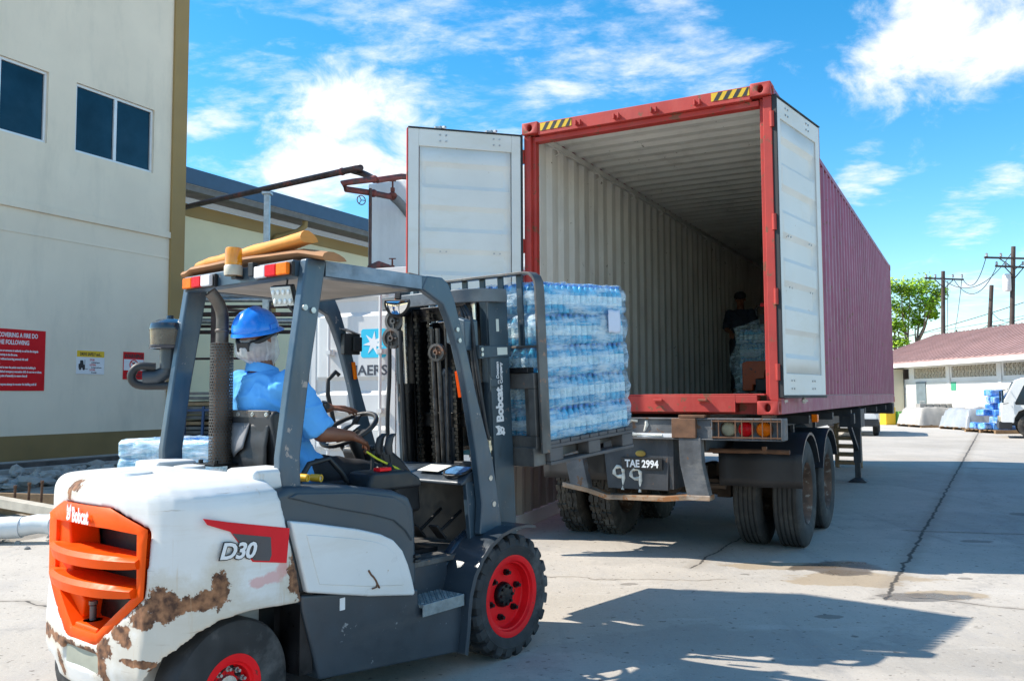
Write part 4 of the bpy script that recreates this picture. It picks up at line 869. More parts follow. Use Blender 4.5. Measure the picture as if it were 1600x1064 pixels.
b = MB(); b.box(-.06, -.04, -.32, -.27, .87, .91); b.build('switch', mat('green_switch', (.05, .5, .03), .4), fl, bevel=.004)
b = MB()
for y, h in ((-.12, .69), (-.28, .70), (.08, .68)): b.obox((-.30, y, h), (.11, .07, .014), ry=.8); b.bar((-.28, y, h+.0), (-.10, y, .80), .016, .016)
b.build('pedal', m_dark, fl, bevel=.004)
# overhead guard: two leaning rear posts, two curved front posts, roof frame and panel
rp_ = [(-1.420, 2.105), (-1.508, 1.525), (-1.552, 1.20), (-1.55, 1.12), (-1.535, 1.05), (-1.49, .93), (-1.425, .925), (-1.436, 1.10), (-1.44, 1.20), (-1.40, 1.525), (-1.302, 2.11)]
fp_ = [(-.62, 2.11), (-.50, 2.112), (-.452, 2.085), (-.40, 1.994), (-.32, 1.785), (-.212, 1.463), (-.072, 1.095), (.013, .69), (-.19, .69), (-.235, .86), (-.285, 1.15), (-.374, 1.535), (-.455, 1.77), (-.515, 1.90), (-.555, 1.965), (-.60, 2.01), (-.66, 2.035)]
for s in (-1, 1):
    b = MB(); b.prism(rp_, 'y', *sorted((s*.462, s*.515))); p = b.build('rear_post', m_post, fl, bevel=.012)
    b = MB()
    for x, z in ((-1.432, 1.875), (-1.385, 1.865)): b.cyl((x, s*.51, z), (x, s*.526, z), .014, n=10)
    b.build('post_bolt', m_silver, p, smooth=40)
    b = MB()
    q = [(x+.06*(1 if i > 7 else 0)*(1 if 8 < i < 15 else 0), z) for i, (x, z) in enumerate(fp_)]
    b.prism(q, 'y', *sorted((s*.455, s*.505))); p = b.build('front_post', m_post, fl, bevel=.01)
    b = MB()
    for x, z in ((-.385, 1.835), (-.368, 1.775)): b.cyl((x, s*.50, z), (x, s*.514, z), .013, n=10)
    for x, z in ((-.10, 1.0), (-.07, .85)): b.cyl((x, s*.50, z), (x, s*.509, z), .016, n=12)
    b.build('post_bolt', m_silver, p, smooth=40)
b = MB()
for s in (-1, 1): b.box(-1.30, -.60, *sorted((s*.43, s*.50)), 2.03, 2.108)
b.box(-1.455, -1.385, -.461, .461, 2.02, 2.10); b.box(-.66, -.60, -.43, .43, 2.035, 2.105)
b.build('guard_frame', m_post, fl, bevel=.008)
b = MB(); b.box(-1.38, -.665, -.429, .429, 2.035, 2.06)
for y in (-.3, -.1, .1, .3): b.box(-1.38, -.665, y-.02, y+.02, 2.0601, 2.095)
b.build('guard_roof', m_roofp, fl, bevel=.003)
gs = MB(); gs.box(-1.30, -.66, -.5035, -.5005, 2.035, 2.104); gs.build('guard_side_strip', mat('pale_scuffed_blue', (.20, .27, .34), .45, .1, var=.3, vs=7, streak=((.42, .42, .42), .6, (3, 3, 9))), fl)
# lights on the guard
for y0, order in ((.41, ('amber', 'red', 'clear')), (-.215, ('clear', 'red', 'amber'))):
    b = MB(); b.box(-1.475, -1.456, y0-.265, y0+.005, 2.022, 2.088); hs_ = b.build('rear_lamp', m_dark, fl, bevel=.004)
    for i, k in enumerate(order):
        b = MB(); b.box(-1.498, -1.4755, y0-.083-i*.085, y0-.001-i*.085, 2.027, 2.083); b.build('lamp_lens', m_white if k == 'clear' else m_lens[k], hs_, bevel=.006)
b = MB(); b.lathe([(.042, 0), (.044, .01), (.044, .045), (.04, .05)], (-1.50, -.055, 2.055), n=28); bc = b.build('beacon', mat('beacon_base', (.55, .50, .40), .5, var=.1), fl, smooth=40)
b = MB(); b.lathe([(.04, 0), (.041, .01), (.040, .075), (.036, .085), (.0, .088)], (-1.50, -.055, 2.1055), n=28); b.build('beacon_dome', mat('beacon_amber', (.85, .33, .008), .2, var=.12, vs=9, coat=.6, trans=.25), bc, smooth=50)
b = MB(); b.box(-1.50, -1.455, -.075, -.035, 2.04, 2.055); b.bar((-1.47, -.17, 2.045), (-1.47, -.17, 2.11), .04, .03); b.build('beacon_bracket', m_dark, bc, bevel=.003)
wlm = MB(); wlm.obox((-1.41, -.34, 1.945), (.03, .125, .10), ry=-.35, rz=.25); wl2 = wlm.build('work_lamp', m_dark, fl, bevel=.006)
b = MB(); b.obox((-1.4265, -.343, 1.939), (.006, .118, .093), ry=-.35, rz=.25); fc = b.build('lamp_face', mat('led_face', (.62, .64, .60), .25, var=.1, coat=.6), wl2, bevel=.003)
b = MB(); Mx = Matrix.Translation((-1.431, -.344, 1.9375)) @ Matrix.Rotation(.25, 4, 'Z') @ Matrix.Rotation(-.35, 4, 'Y')
for i in range(4):
    for j in range(2): b.ball(Mx @ V((0, -.045+i*.03, -.022+j*.044)), (.006, .012, .014), 10, 6)
b.build('led', mat('led_lens', (.8, .82, .8), .1, var=.05, coat=.8), fc, smooth=60)
b = MB(); b.tube([(-1.40, -.36, 1.90), (-1.385, -.38, 1.87), (-1.38, -.42, 1.89)], .012, 8); b.tube([(-1.40, -.34, 1.99), (-1.40, -.35, 2.03)], .005, 6); b.build('lamp_bracket', m_dark, wl2, smooth=60)
# exhaust stack with perforated guard
def perforated():
    m = mat('perforated_guard', (.085, .078, .072), .5, .4, var=.3, vs=7); nt = m.node_tree; N, L = nt.nodes, nt.links; b_ = N['Principled BSDF']; tc = N.new('ShaderNodeTexCoord'); sx = N.new('ShaderNodeSeparateXYZ'); L.new(tc.outputs['Object'], sx.inputs[0])
    def M_(op, a, c=None):
        n = N.new('ShaderNodeMath'); n.operation = op
        for i, q in enumerate((a, c)):
            if q is None: continue
            if isinstance(q, (int, float)): n.inputs[i].default_value = q
            else: L.new(q, n.inputs[i])
        return n.outputs[0]
    a = M_('MULTIPLY', M_('ARCTAN2', sx.outputs[1], sx.outputs[0]), 24/(2*pi)); z = M_('MULTIPLY', sx.outputs[2], 70)
    row = M_('MULTIPLY', M_('MODULO', M_('FLOOR', z), 2), .5)
    fa = M_('SUBTRACT', M_('FRACT', M_('ADD', M_('ADD', a, row), 100)), .5); fz = M_('SUBTRACT', M_('FRACT', z), .5)
    d = M_('SQRT', M_('ADD', M_('MULTIPLY', fa, fa), M_('MULTIPLY', fz, fz))); L.new(M_('GREATER_THAN', d, .32), b_.inputs['Alpha']); return m
EX = V((-1.455, .1, 1.135)); ex = bpy.data.objects.new('exhaust', None); COL.objects.link(ex); ex.parent = fl; ex.location = EX
b = MB(); b.lathe([(.056, .01), (.056, .60), (.036, .605)], n=36); b.build('heat_guard', perforated(), ex, smooth=50)
b = MB(); b.cyl((0, 0, 0), (0, 0, .6), .038, n=18); b.build('silencer', m_rusty, ex, smooth=50)
b = MB(); pth = [(0, 0, .60), (0, 0, .66), (0, 0, .72), (-.004, .002, .76), (-.02, .006, .80), (-.045, .012, .835), (-.062, .016, .853)]; b.tube(pth, .031, 18, caps=False); b.tube(pth, .028, 18, caps=False); b.lathe([(.033, .655), (.036, .66), (.036, .665), (.033, .67)], n=18); b.build('tail_pipe', mat('burnt_pipe', (.14, .12, .105), .5, .7, var=.3, vs=9), ex, smooth=50)
b = MB(); b.box(-.09, .09, -.09, .09, 0, .012)
for x in (-.065, .065):
    for y in (-.065, .065): b.cyl((x, y, .012), (x, y, .028), .012, n=6)
b.build('base_flange', m_grease, ex, bevel=.002)
# air pre-cleaner bowl on the left rear post
PC = V((-1.45, .60, 1.62)); pc = bpy.data.objects.new('air_precleaner', None); COL.objects.link(pc); pc.parent = fl; pc.location = PC
b = MB(); b.lathe([(.105, .205), (.106, .215), (.10, .24), (.06, .262), (.02, .268), (.018, .285), (0, .287)], n=32); b.lathe([(.085, .105), (.102, .108), (.104, .122), (.098, .125)], n=32); b.build('bowl_cap', mat('black_gloss', (.02, .028, .045), .2, var=.1, coat=.5), pc, smooth=45)
b = MB(); b.lathe([(.098, .122), (.103, .205)], n=32); b.lathe([(.06, .122), (.06, .2)], n=20); b.build('clear_bowl', mat('smoky_plastic', (.26, .24, .20), .15, var=.3, vs=8, trans=.55, streak=((.16, .13, .09), .7, (9, 9, 2))), pc, smooth=50)
b = MB(); b.cyl((0, 0, .0), (0, 0, .11), .048, n=20); b.tube([(0, 0, .03), (-.01, .015, -.02), (-.045, .04, -.045), (-.10, .08, -.05)], .042, 16); b.build('intake_elbow', m_grey, pc, smooth=50)
b = MB(); b.tube(cr([(-.06, .03, .01), (-.13, .08, .01), (-.155, .10, -.04), (-.13, .08, -.085), (-.04, .02, -.09), (.0, -.05, -.09)]), .022, 10); b.build('rubber_strap', m_dark, pc, smooth=60)
# wheels
def fork_wheel(name, ro, w, ri, lug, cx, cy, cz, s, steer=0):
    r_ = bpy.data.objects.new(name, None); COL.objects.link(r_); r_.parent = fl; r_.location = (cx, cy, cz); r_.rotation_euler = (0, 0, (0 if s < 0 else pi)+steer)
    h = w/2; b_ = MB()                                     # outer side is -y here
    rr = ro-(.022 if lug else .0)
    b_.lathe([(ri, -h*.80), (ri+.008, -h*.90), (ri+.03, -h*.93), ((ri+ro)/2, -h), (rr-.035, -h*.98), (rr-.01, -h*.90), (rr, -h*.7), (rr, h*.7), (rr-.02, h*.92), ((ri+ro)/2, h), (ri, h*.8)], (0, 0, 0), (0, 1, 0), 64)
    n = lug
    for k in range(n):
        for sd_ in (-1, 1):
            a0 = 2*pi*(k+(.5 if sd_ > 0 else 0))/n; a1 = 2*pi*.60/n
            def P(a, r, y): return (r*cos(a), y, r*sin(a))
            pr_ = [(rr-.05, sd_*h*.985), (ro-.016, sd_*h*.97), (ro, sd_*h*.84), (ro, sd_*h*.06), (rr-.01, sd_*h*.04), (rr-.05, sd_*h*.04)]
            b_.loft([[P(a0+t_*a1, r-(.006 if t_ in (0, 1) else 0)*(r > rr), y) for r, y in pr_] for t_ in (0, .12, .88, 1)])
    if not lug:
        for k in range(16):
            a = 2*pi*k/16
            for sd_ in (-1, 1): pass
    t_ = b_.build('tyre', m_solid, r_, smooth=38)
    b_ = MB(); k = ri
    b_.lathe([(k+.004, -h*.84), (k+.006, -h*.89), (k-.006, -h*.90), (k-.026, -h*.86), (k-.032, -h*.72), (k-.04, -h*.70), (k-.043, -h*.30), (k-.05, -h*.24), (.09, -h*.22), (0, -h*.22)], (0, 0, 0), (0, 1, 0), 48); b_.lathe([(k, h*.8), (k*.9, h*.5), (0, h*.5)], (0, 0, 0), (0, 1, 0), 32)
    rim_ = b_.build('rim', m_rimred, r_, smooth=35)
    b_ = MB()
    m_ = 6 if lug else 10; rb = k*.56
    for q in range(m_):
        a = 2*pi*q/m_+.3; c = V((rb*cos(a), -h*.22, rb*sin(a))); b_.cyl(c, c+V((0, -.022, 0)), .019 if lug else .012, n=6); b_.cyl(c+V((0, -.02, 0)), c+V((0, -.04, 0)), .011 if lug else .007, n=8)
    if lug: b_.lathe([(.072, -h*.21), (.07, -h*.40), (.06, -h*.52), (.03, -h*.56), (0, -h*.56)], (0, 0, 0), (0, 1, 0), 22)
    else: b_.lathe([(.05, -h*.21), (.048, -h*.5), (0, -h*.55)], (0, 0, 0), (0, 1, 0), 18)
    if lug:
        for q in range(8): a = 2*pi*q/8; c = V((.05*cos(a), -h*.52, .05*sin(a))); b_.cyl(c, c+V((0, -.012, 0)), .009, n=6)
    b_.build('hub_nuts', m_grease if lug else m_silver, rim_, smooth=40)
    if not lug:
        b_ = MB()
        for q in range(10):
            a = 2*pi*(q+.5)/10+.3; c = V((rb*1.02*cos(a), -h*.222, rb*1.02*sin(a))); b_.cyl(c, c+V((0, -.003, 0)), .017, n=12)
        b_.build('rim_holes', m_grease, rim_)
for s in (-1, 1):
    fork_wheel('front_wheel', .343, .225, .222, 21, -.03, s*.505, .338, s)
    fork_wheel('rear_wheel', .285, .17, .136, 0, -1.765, s*.425, .26, s, .05)
b = MB(); b.cyl((-.03, -.45, .338), (-.03, .45, .338), .09, n=16); b.cyl((-1.765, -.36, .26), (-1.765, .36, .26), .06, n=14); b.build('axle', m_under, fl, smooth=50)
# front mudguards: curved shell and the smooth inner housing beside the floor
arc = [(-.452, .118), (-.432, .24), (-.425, .33), (-.41, .42), (-.375, .51), (-.315, .59), (-.235, .655), (-.14, .70), (-.03, .722), (.08, .724), (.17, .712)]
for s in (-1, 1):
    b = MB(); y0, y1 = s*.39, s*.622
    b.loft([[(x, y0, z), (x, y1, z), (x*.97+.012, y1, z-.016), (x*.97+.012, y0, z-.016)] for x, z in arc]); mg = b.build('mudguard', m_grey, fl, smooth=50)
    b = MB(); hs2 = [(-.46, .15), (-.44, .30), (-.43, .40), (-.40, .50), (-.34, .585), (-.26, .65), (-.16, .70), (-.02, .725), (.10, .726), (.10, .15)]
    b.prism(hs2, 'y', *sorted((s*.33, s*.41))); b.build('wheel_housing', mat('dark_blue_housing', (.02, .034, .055), .3, var=.2, vs=3, coat=.3, wear=((.3, .3, .3), -.1, 11)), mg, bevel=.03)
# ---------------------------------------------------------------- mast (leans back a little)
def TB(): b_ = MB(); b_.T = TILT; return b_
def channel(b_, x0, x1, ya, yb, z0, z1, t=.016):
    """U rail: web on the outer side ya, flanges reaching to yb"""
    s_ = 1 if yb > ya else -1
    b_.box(x0, x1, *sorted((ya, ya+s_*t)), z0, z1); b_.box(x0, x0+t*1.4, *sorted((ya+s_*t, yb)), z0, z1); b_.box(x1-t*1.4, x1, *sorted((ya+s_*t, yb)), z0, z1)
m_chain = mat('chain_steel', (.055, .048, .04), .4, .6, var=.5, vs=40)
mast = bpy.data.objects.new('mast', None); COL.objects.link(mast); mast.parent = fl
for s in (-1, 1):
    b = TB(); channel(b, .11, .29, s*.405, s*.335, .10, 2.10); r_ = b.build('outer_rail', m_mast, mast, bevel=.004)
    b = TB(); channel(b, .135, .30, s*.332, s*.265, .18, 2.09); b.build('inner_rail', m_grease, mast, bevel=.004)
    b = TB(); b.cyl((.09, s*.30, .25), (.09, s*.30, 1.55), .042, n=18); b.cyl((.09, s*.30, 1.50), (.09, s*.30, 1.56), .05, n=18); b.build('lift_cylinder', m_grease, mast, smooth=40)
    b = TB(); b.cyl((.09, s*.30, 1.5), (.09, s*.30, 2.04), .025, n=14); b.build('piston_rod', m_chrome, mast, smooth=40)
    for y in (s*.10, s*.215):
        b = TB()
        for i in range(74): z = .36+i*.0225; b.box(.118-.006*(i % 2), .132+.006*(i % 2), y-.011-.003*(i % 2), y+.011+.003*(i % 2), z, z+.019)
        b.build('lift_chain', m_chain, mast)
m_label = mat('pale_label', (.62, .66, .60), .5, var=.1)
m_hoseline = mat('steel_line', (.16, .15, .14), .35, .7, var=.3, vs=12)
# big clamp plates on the right rail, labels and lettering
b = TB(); b.box(.03, .295, -.418, -.4055, 1.705, 1.775); b.box(-.01, .03, -.425, -.395, 1.70, 1.78); b.box(.10, .16, -.416, -.4055, 1.53, 1.58); b.build('hose_clamp', m_mast, mast, bevel=.004)
b = TB()
for z in (1.725, 1.755): b.cyl((.01, -.42, z), (.01, -.432, z), .011, n=8)
b.build('clamp_bolt', m_silver, mast, smooth=40)
for q_ in ((.16, .255, -.4205, -.4185, 1.718, 1.763), (.175, .20, -.4075, -.4055, 1.86, 1.935)): b = TB(); b.box(*q_); b.build('label_plate', m_label, mast)
def ttxt(body, size, zo, xo_, bold, xs=1.):
    xd = TILT.to_3x3() @ V((0, 0, 1)); yd = TILT.to_3x3() @ V((-1, 0, 0)); return text('lettering', body, size, m_white, mast, TILT @ V((xo_, -.4065, zo)), xd, yd, bold, .001, xs=xs, space=.95)
ttxt('Bobcat.', .088, 1.315, .205, .004, .88); ttxt('A Doosan', .034, 1.545, .180, .001); ttxt('Company', .034, 1.545, .212, .001)
xd = TILT.to_3x3() @ V((0, 0, 1)); yd = TILT.to_3x3() @ V((-1, 0, 0)); cat_head(mast, TILT @ V((.205, -.4062, 1.232)), xd, yd, .9, .0012)
# curved tie bar over the top, cross members, shade plates
pth = [(.25, -.425), (.10, -.425), (.035, -.405), (-.01, -.36), (-.035, -.28), (-.04, 0), (-.035, .28), (-.01, .36), (.035, .405), (.10, .425), (.25, .425)]
b = TB(); rg = []
for i, (x, y) in enumerate(pth):
    a = V(pth[max(0, i-1)]); c = V(pth[min(len(pth)-1, i+1)]); d = (c-a).normalized(); n = V((-d.y, d.x))*.016
    rg.append([(x-n.x, y-n.y, 2.035), (x+n.x, y+n.y, 2.035), (x+n.x, y+n.y, 2.115), (x-n.x, y-n.y, 2.115)])
b.loft(rg); b.build('top_tie_bar', mat('tie_bar_grey', (.135, .15, .165), .45, .3, var=.2, vs=6, streak=((.26, .26, .26), .5, (4, 4, 9))), mast, bevel=.006)
b = TB(); b.box(-.0585, -.0565, .17, .215, 2.045, 2.10); b.build('reflector_sticker', m_lens['amber'], mast)
b = TB()
for z in (.25, .72, 1.28, 1.95): b.box(.15, .19, -.265, .265, z, z+.09)
b.box(.31, .325, -.255, -.05, .45, 1.95); b.box(.31, .325, .07, .255, .45, 1.95); b.box(.11, .28, -.06, .06, .2, .5); b.build('cross_member_shade_plate', m_grease, mast, bevel=.004)  # tall black plates added to stand for the shadow inside the mast
b = TB(); b.cyl((.20, 0, .3), (.20, 0, 1.62), .058, n=20); b.lathe([(.06, 0), (.064, .02), (.05, .05), (0, .052)], TILT.inverted() @ (TILT @ V((.20, 0, 1.60))), n=20); b.build('free_lift_cylinder', mat('cylinder_dark', (.02, .03, .045), .35, .3, var=.3, vs=6), mast, smooth=40)
b = TB(); b.cyl((.10, -.045, 1.08), (.10, -.06, 1.95), .009, n=8); b.cyl((.09, .03, .4), (.09, .05, 1.9), .014, n=8); b.cyl((.09, -.015, .4), (.09, 0, 1.9), .014, n=8); b.build('hydraulic_line', m_hoseline, mast, smooth=40)
def pulley(name, c, ro, ax=(1, 0, 0)):
    b_ = TB(); b_.lathe([(ro, -.018), (ro*.86, -.006), (ro*.86, .006), (ro, .018), (ro*.72, .019), (ro*.70, .006), (ro*.30, .006), (ro*.30, .03), (ro*.14, .03), (ro*.14, -.02)], c, (-1, -.25, 0), 28)
    b_.obox(V(c)+V((-.012, 0, 0)), (.008, ro*1.5, .008)); b_.obox(V(c)+V((-.012, 0, 0)), (.008, .008, ro*1.5)); return b_.build(name, m_worn, mast, smooth=40)
pulley('hose_pulley', (.04, .352, 1.855), .068); pulley('hose_pulley', (.06, .345, 1.965), .066); pulley('chain_pulley', (.06, -.02, 1.75), .055)
b = TB(); b.prism([(.02, 1.99), (.10, 1.99), (.16, 2.06), (.16, 2.12), (.0, 2.10)], 'y', .26, .35); b.prism([(.02, 1.95), (.12, 1.93), (.16, 2.04), (.02, 2.06)], 'y', -.30, -.18); b.build('pulley_bracket', m_grease, mast, bevel=.005)
b = TB(); b.box(.015, .11, -.275, -.17, 1.90, 2.02); b.box(.0, .09, -.30, -.16, 2.02, 2.045); b.build('worn_bracket', m_worn, mast, bevel=.006)
b = TB(); b.loft([[(-.07, -.27, 1.79), (-.07, -.37, 1.75), (-.07, -.37, 1.93), (-.07, -.30, 1.95), (-.07, -.22, 1.93), (-.07, -.22, 1.80)], [(.05, -.27, 1.79), (.05, -.37, 1.75), (.05, -.37, 1.93), (.05, -.30, 1.95), (.05, -.22, 1.93), (.05, -.22, 1.80)]]); b.build('control_box', m_post, mast, bevel=.008)
b = TB(); b.tube([(-.0725, -.30, 1.92), (-.0725, -.318, 1.895), (-.0725, -.30, 1.865), (-.0725, -.285, 1.84), (-.0725, -.30, 1.815)], .006, 6); b.build('box_marking', m_dark, mast)
m_hose = mat('hydraulic_hose', (.022, .024, .028), .5, var=.3, vs=20)
for i, (y0, dy) in enumerate(((-.33, 0), (-.355, .0), (-.30, 0))):
    b = TB(); b.tube(cr([(.10, -.14-.02*i, 2.03), (.06, -.19, 2.07), (.03, -.25, 2.05), (.0, y0, 1.95), (-.01, y0-.03, 1.78), (-.01, y0-.05, 1.6), (-.0+.03*i, y0-.06, 1.3), (.02+.03*i, y0-.065, 1.22)]), .0125, 10); b.build('hose', m_hose, mast, smooth=60)
b = TB(); b.tube(cr([(.03, .37, 1.86), (.02, .375, 1.6), (.0, .39, 1.3), (.0, .38, 1.05)]), .014, 10); b.tube(cr([(.03, .27, 1.9), (.03, .27, 1.4), (.03, .26, .8)]), .014, 10); b.build('hose', m_hose, mast, smooth=60)
b = TB()
for i in range(2):
    x = .02+.03*i; y = -.395-.02*i+.0; z = 1.22
    b.cyl((x, y, z+.02), (x, y, z-.03), .016, n=8); b.cyl((x, y, z-.03), (x, y, z-.06), .021, n=6); b.cyl((x, y, z-.06), (x-.01, y, z-.10), .015, n=8)
b.cyl((.05, -.415, 1.12), (-.06, -.415, 1.03), .024, n=6); b.cyl((-.03, -.415, 1.055), (-.10, -.415, .995), .016, n=8)
b.cyl((.0, .38, 1.17), (.0, .38, 1.10), .02, n=8); b.cyl((.0, .38, 1.08), (.0, .38, 1.02), .024, n=6); b.cyl((.0, .38, 1.0), (.0, .38, .93), .017, n=8)
b.build('hose_fitting', m_brass, mast, smooth=40)
b = TB(); b.obox((-.13, -.36, 1.56), (.02, .02, .15), ry=-.15); b.build('orange_strap', m_or, mast)
b = TB(); b.cyl((-.12, -.36, .55), (.1, -.36, .82), .05, n=14); b.prism([(.05, .60), (.12, .58), (.12, .86), (.05, .88)], 'y', -.43, -.40); b.build('tilt_cylinder', m_mast, mast, smooth=40)
# carriage, load guard and forks
car = bpy.data.objects.new('fork_carriage', None); COL.objects.link(car); car.parent = fl
b = TB(); b.box(.325, .37, -.56, .56, 1.505, 1.60); b.box(.325, .37, -.56, .56, 1.14, 1.215)
for s in (-1, 1): b.box(.328, .367, *sorted((s*.505, s*.558)), 1.2151, 1.5049)
b.box(.30, .372, -.06, .06, 1.14, 1.6); b.build('carriage_plate', m_worn, car, bevel=.005)
b = TB(); b.box(.312, .376, -.525, .525, 1.601, 1.635); b.build('upper_hook_bar', m_grease, car, bevel=.005)
b = TB()
for s in (-1, 1):
    rr = [(.385, s*.585, 1.11), (.385, s*.585, 2.10), (.385, s*.582, 2.15), (.385, s*.565, 2.185), (.385, s*.535, 2.207), (.385, s*.49, 2.215)]
    rg = []
    for i, p in enumerate(rr):
        a, c = V(rr[max(i-1, 0)]), V(rr[min(i+1, len(rr)-1)]); d = (c-a).normalized(); n = V((0, -d.z, d.y))*.009
        p = V(p); rg.append([p-n-V((.043, 0, 0)), p+n-V((.043, 0, 0)), p+n+V((.043, 0, 0)), p-n+V((.043, 0, 0))])
    b.loft(rg)
b.box(.345, .425, -.49, .49, 2.206, 2.224); b.build('guard_post', m_worn, car, bevel=.004)
b = TB(); b.box(.37, .41, -.575, .575, 1.752, 1.768)
b.build('guard_rail', m_worn, car, bevel=.003)
b = TB()
for y in (-.43, -.28, -.13, .02, .17, .32, .47): b.box(.384, .398, y-.022, y+.022, 1.769, 2.205)
b.build('guard_bar', m_mast, car, bevel=.003)
for s in (-1, 1):
    b = TB(); y0, y1 = sorted((s*.445, s*.555)); t0_, t1_ = sorted((s*.37, s*.478))
    b.loft([[(.375, y0, 1.60), (.375, y1, 1.60), (.42, y1, 1.60), (.42, y0, 1.60)], [(.375, y0, 1.15), (.375, y1, 1.15), (.42, y1, 1.15), (.42, y0, 1.15)]])
    b.loft([[(.30, min(t0_, y0), 1.035), (.30, max(t1_, y1), 1.035), (.30, max(t1_, y1), 1.1495), (.30, min(t0_, y0), 1.1495)], [(.42, min(t0_, y0), 1.035), (.42, max(t1_, y1), 1.035), (.42, max(t1_, y1), 1.1495), (.42, min(t0_, y0), 1.1495)]]); b.loft([[(x, t0_, zb), (x, t1_, zb), (x, t1_, zt), (x, t0_, zt)] for x, zb, zt in ((.4195, 1.04, 1.13), (.47, 1.045, 1.118), (.9, 1.062, 1.112), (1.40, 1.095, 1.11))])
    b.build('fork', m_worn, car, bevel=.005)
# ---------------------------------------------------------------- the pallet on the forks and its load
PM = FM @ TILT @ Matrix.Translation((.43, 0, 1.03))
def place(o, M): o.matrix_world = M; o.location = M.to_translation(); o.rotation_euler = M.to_euler(); return o
m_pal = mat('pallet_dark_plastic', (.10, .092, .092), .65, var=.22, vs=6, streak=((.20, .17, .15), .5, (4, 9, 9)), bump=.12)
m_palb = mat('pallet_block', (.13, .075, .05), .75, var=.3, vs=8, bump=.15)
m_teal = mat('pallet_teal', (.02, .22, .33), .5, var=.15)
pal = place(thing('pallet', 'dark grey pallet with teal bottom board carried on the forks', 'pallet'), PM)
b = MB()
for i in range(9): x = .005+i*.111; b.box(x, x+.098, -.585, .585, .125, .148)
for y in (-.585, -.05, .485): b.box(0, .99, y, y+.10, .103, .1249)
b.build('top_deck', m_pal, pal, bevel=.004)
b = MB()
for x in (.0, .43, .85):
    for y in (-.585, -.05, .485): b.box(x, x+.14, y+.003, y+.097, .0211, .1029)
b.build('block', m_pal, pal, bevel=.006)
b = MB()
for y in (-.587, -.05): b.box(-.002, .992, y, y+.10, 0, .021)
b.build('bottom_board', m_pal, pal, bevel=.004)
b = MB(); b.box(.0, .99, .485, .585, -.02, .021); b.box(.36, .62, .2, .485, -.02, .02); b.build('teal_board', m_teal, pal, bevel=.004)
m_pet = mat('blue_bottle_plastic', (.09, .52, .95), .2, var=.25, vs=7, trans=.2, coat=.2)
m_lab = mat('bottle_label', (.60, .80, .93), .4, var=.2, vs=22, streak=((.86, .90, .92), .9, (14, 14, 4)))
m_cap = mat('bottle_cap_blue', (.05, .22, .62), .35, var=.1)
def film_mat(name, a0, a1, tint=(.80, .90, 1.0), blue=.3):
    """stretch film: glossy, wrinkled, thin in places"""
    m = bpy.data.materials.new(name); m.use_nodes = True; nt = m.node_tree; N, L = nt.nodes, nt.links; b_ = N['Principled BSDF']
    tc = N.new('ShaderNodeTexCoord')
    def nz(sc, rot, s, d=6):
        mp = N.new('ShaderNodeMapping'); mp.inputs['Scale'].default_value = sc; mp.inputs['Rotation'].default_value = rot; L.new(tc.outputs['Object'], mp.inputs[0])
        n = N.new('ShaderNodeTexNoise'); n.inputs['Scale'].default_value = s; n.inputs['Detail'].default_value = d; n.inputs['Roughness'].default_value = .68; L.new(mp.outputs[0], n.inputs[0]); return n.outputs[0]
    n1 = nz((1.0, 1.0, 5.5), (0, 0, 0), 3.6, 8); n2 = nz((1.0, 8, 8), (0, R(48), R(20)), 3.2, 7); n3 = nz((1, 1, 1), (0, 0, 0), 5.5)
    def m2(op, a, c, e=None):
        n = N.new('ShaderNodeMath'); n.operation = op
        for i, q in enumerate((a, c, e)):
            if q is None: continue
            if isinstance(q, (int, float)): n.inputs[i].default_value = q
            else: L.new(q, n.inputs[i])
        return n.outputs[0]
    s = m2('ADD', m2('MULTIPLY', n1, .5), m2('ADD', m2('MULTIPLY', n2, .3), m2('MULTIPLY', n3, .35)))
    r_ = N.new('ShaderNodeMapRange'); r_.interpolation_type = 'SMOOTHSTEP'; L.new(s, r_.inputs[0]); r_.inputs[1].default_value = .47; r_.inputs[2].default_value = .67; r_.inputs[3].default_value = a0; r_.inputs[4].default_value = a1
    L.new(r_.outputs[0], b_.inputs['Alpha'])
    x = N.new('ShaderNodeMix'); x.data_type = 'RGBA'; r2 = N.new('ShaderNodeMapRange'); L.new(n1, r2.inputs[0]); r2.inputs[1].default_value = .38; r2.inputs[2].default_value = .62; L.new(r2.outputs[0], x.inputs[0]); x.inputs[6].default_value = (tint[0]*blue, tint[1]*(blue+.35), tint[2]*.95, 1); x.inputs[7].default_value = (*tint, 1); L.new(x.outputs[2], b_.inputs['Base Color'])
    b_.inputs['Roughness'].default_value = .13; b_.inputs['Specular IOR Level'].default_value = .8
    bp = N.new('ShaderNodeBump'); bp.inputs['Strength'].default_value = .8; bp.inputs['Distance'].default_value = .02; L.new(m2('ADD', n1, m2('MULTIPLY', n2, .8)), bp.inputs['Height']); L.new(bp.outputs[0], b_.inputs['Normal'])
    return m
m_film = film_mat('stretch_film', .04, .62, (.82, .95, 1.0), .30)
def bottle(b_, l_, c_, x, y, z, h=.185, r=.031, n=9):
    b_.lathe([(r*.8, .0), (r, .008), (r, h*.2), (r*.93, h*.24), (r, h*.28)], (x, y, z), n=n); b_.lathe([(r, h*.60), (r*.95, h*.64), (r, h*.68), (r*.8, h*.80), (r*.42, h*.92)], (x, y, z), n=n)
    l_.lathe([(r*1.01, h*.28), (r*1.01, h*.60)], (x, y, z), n=n); c_.lathe([(r*.46, h*.91), (r*.48, h), (0, h)], (x, y, z), n=n)
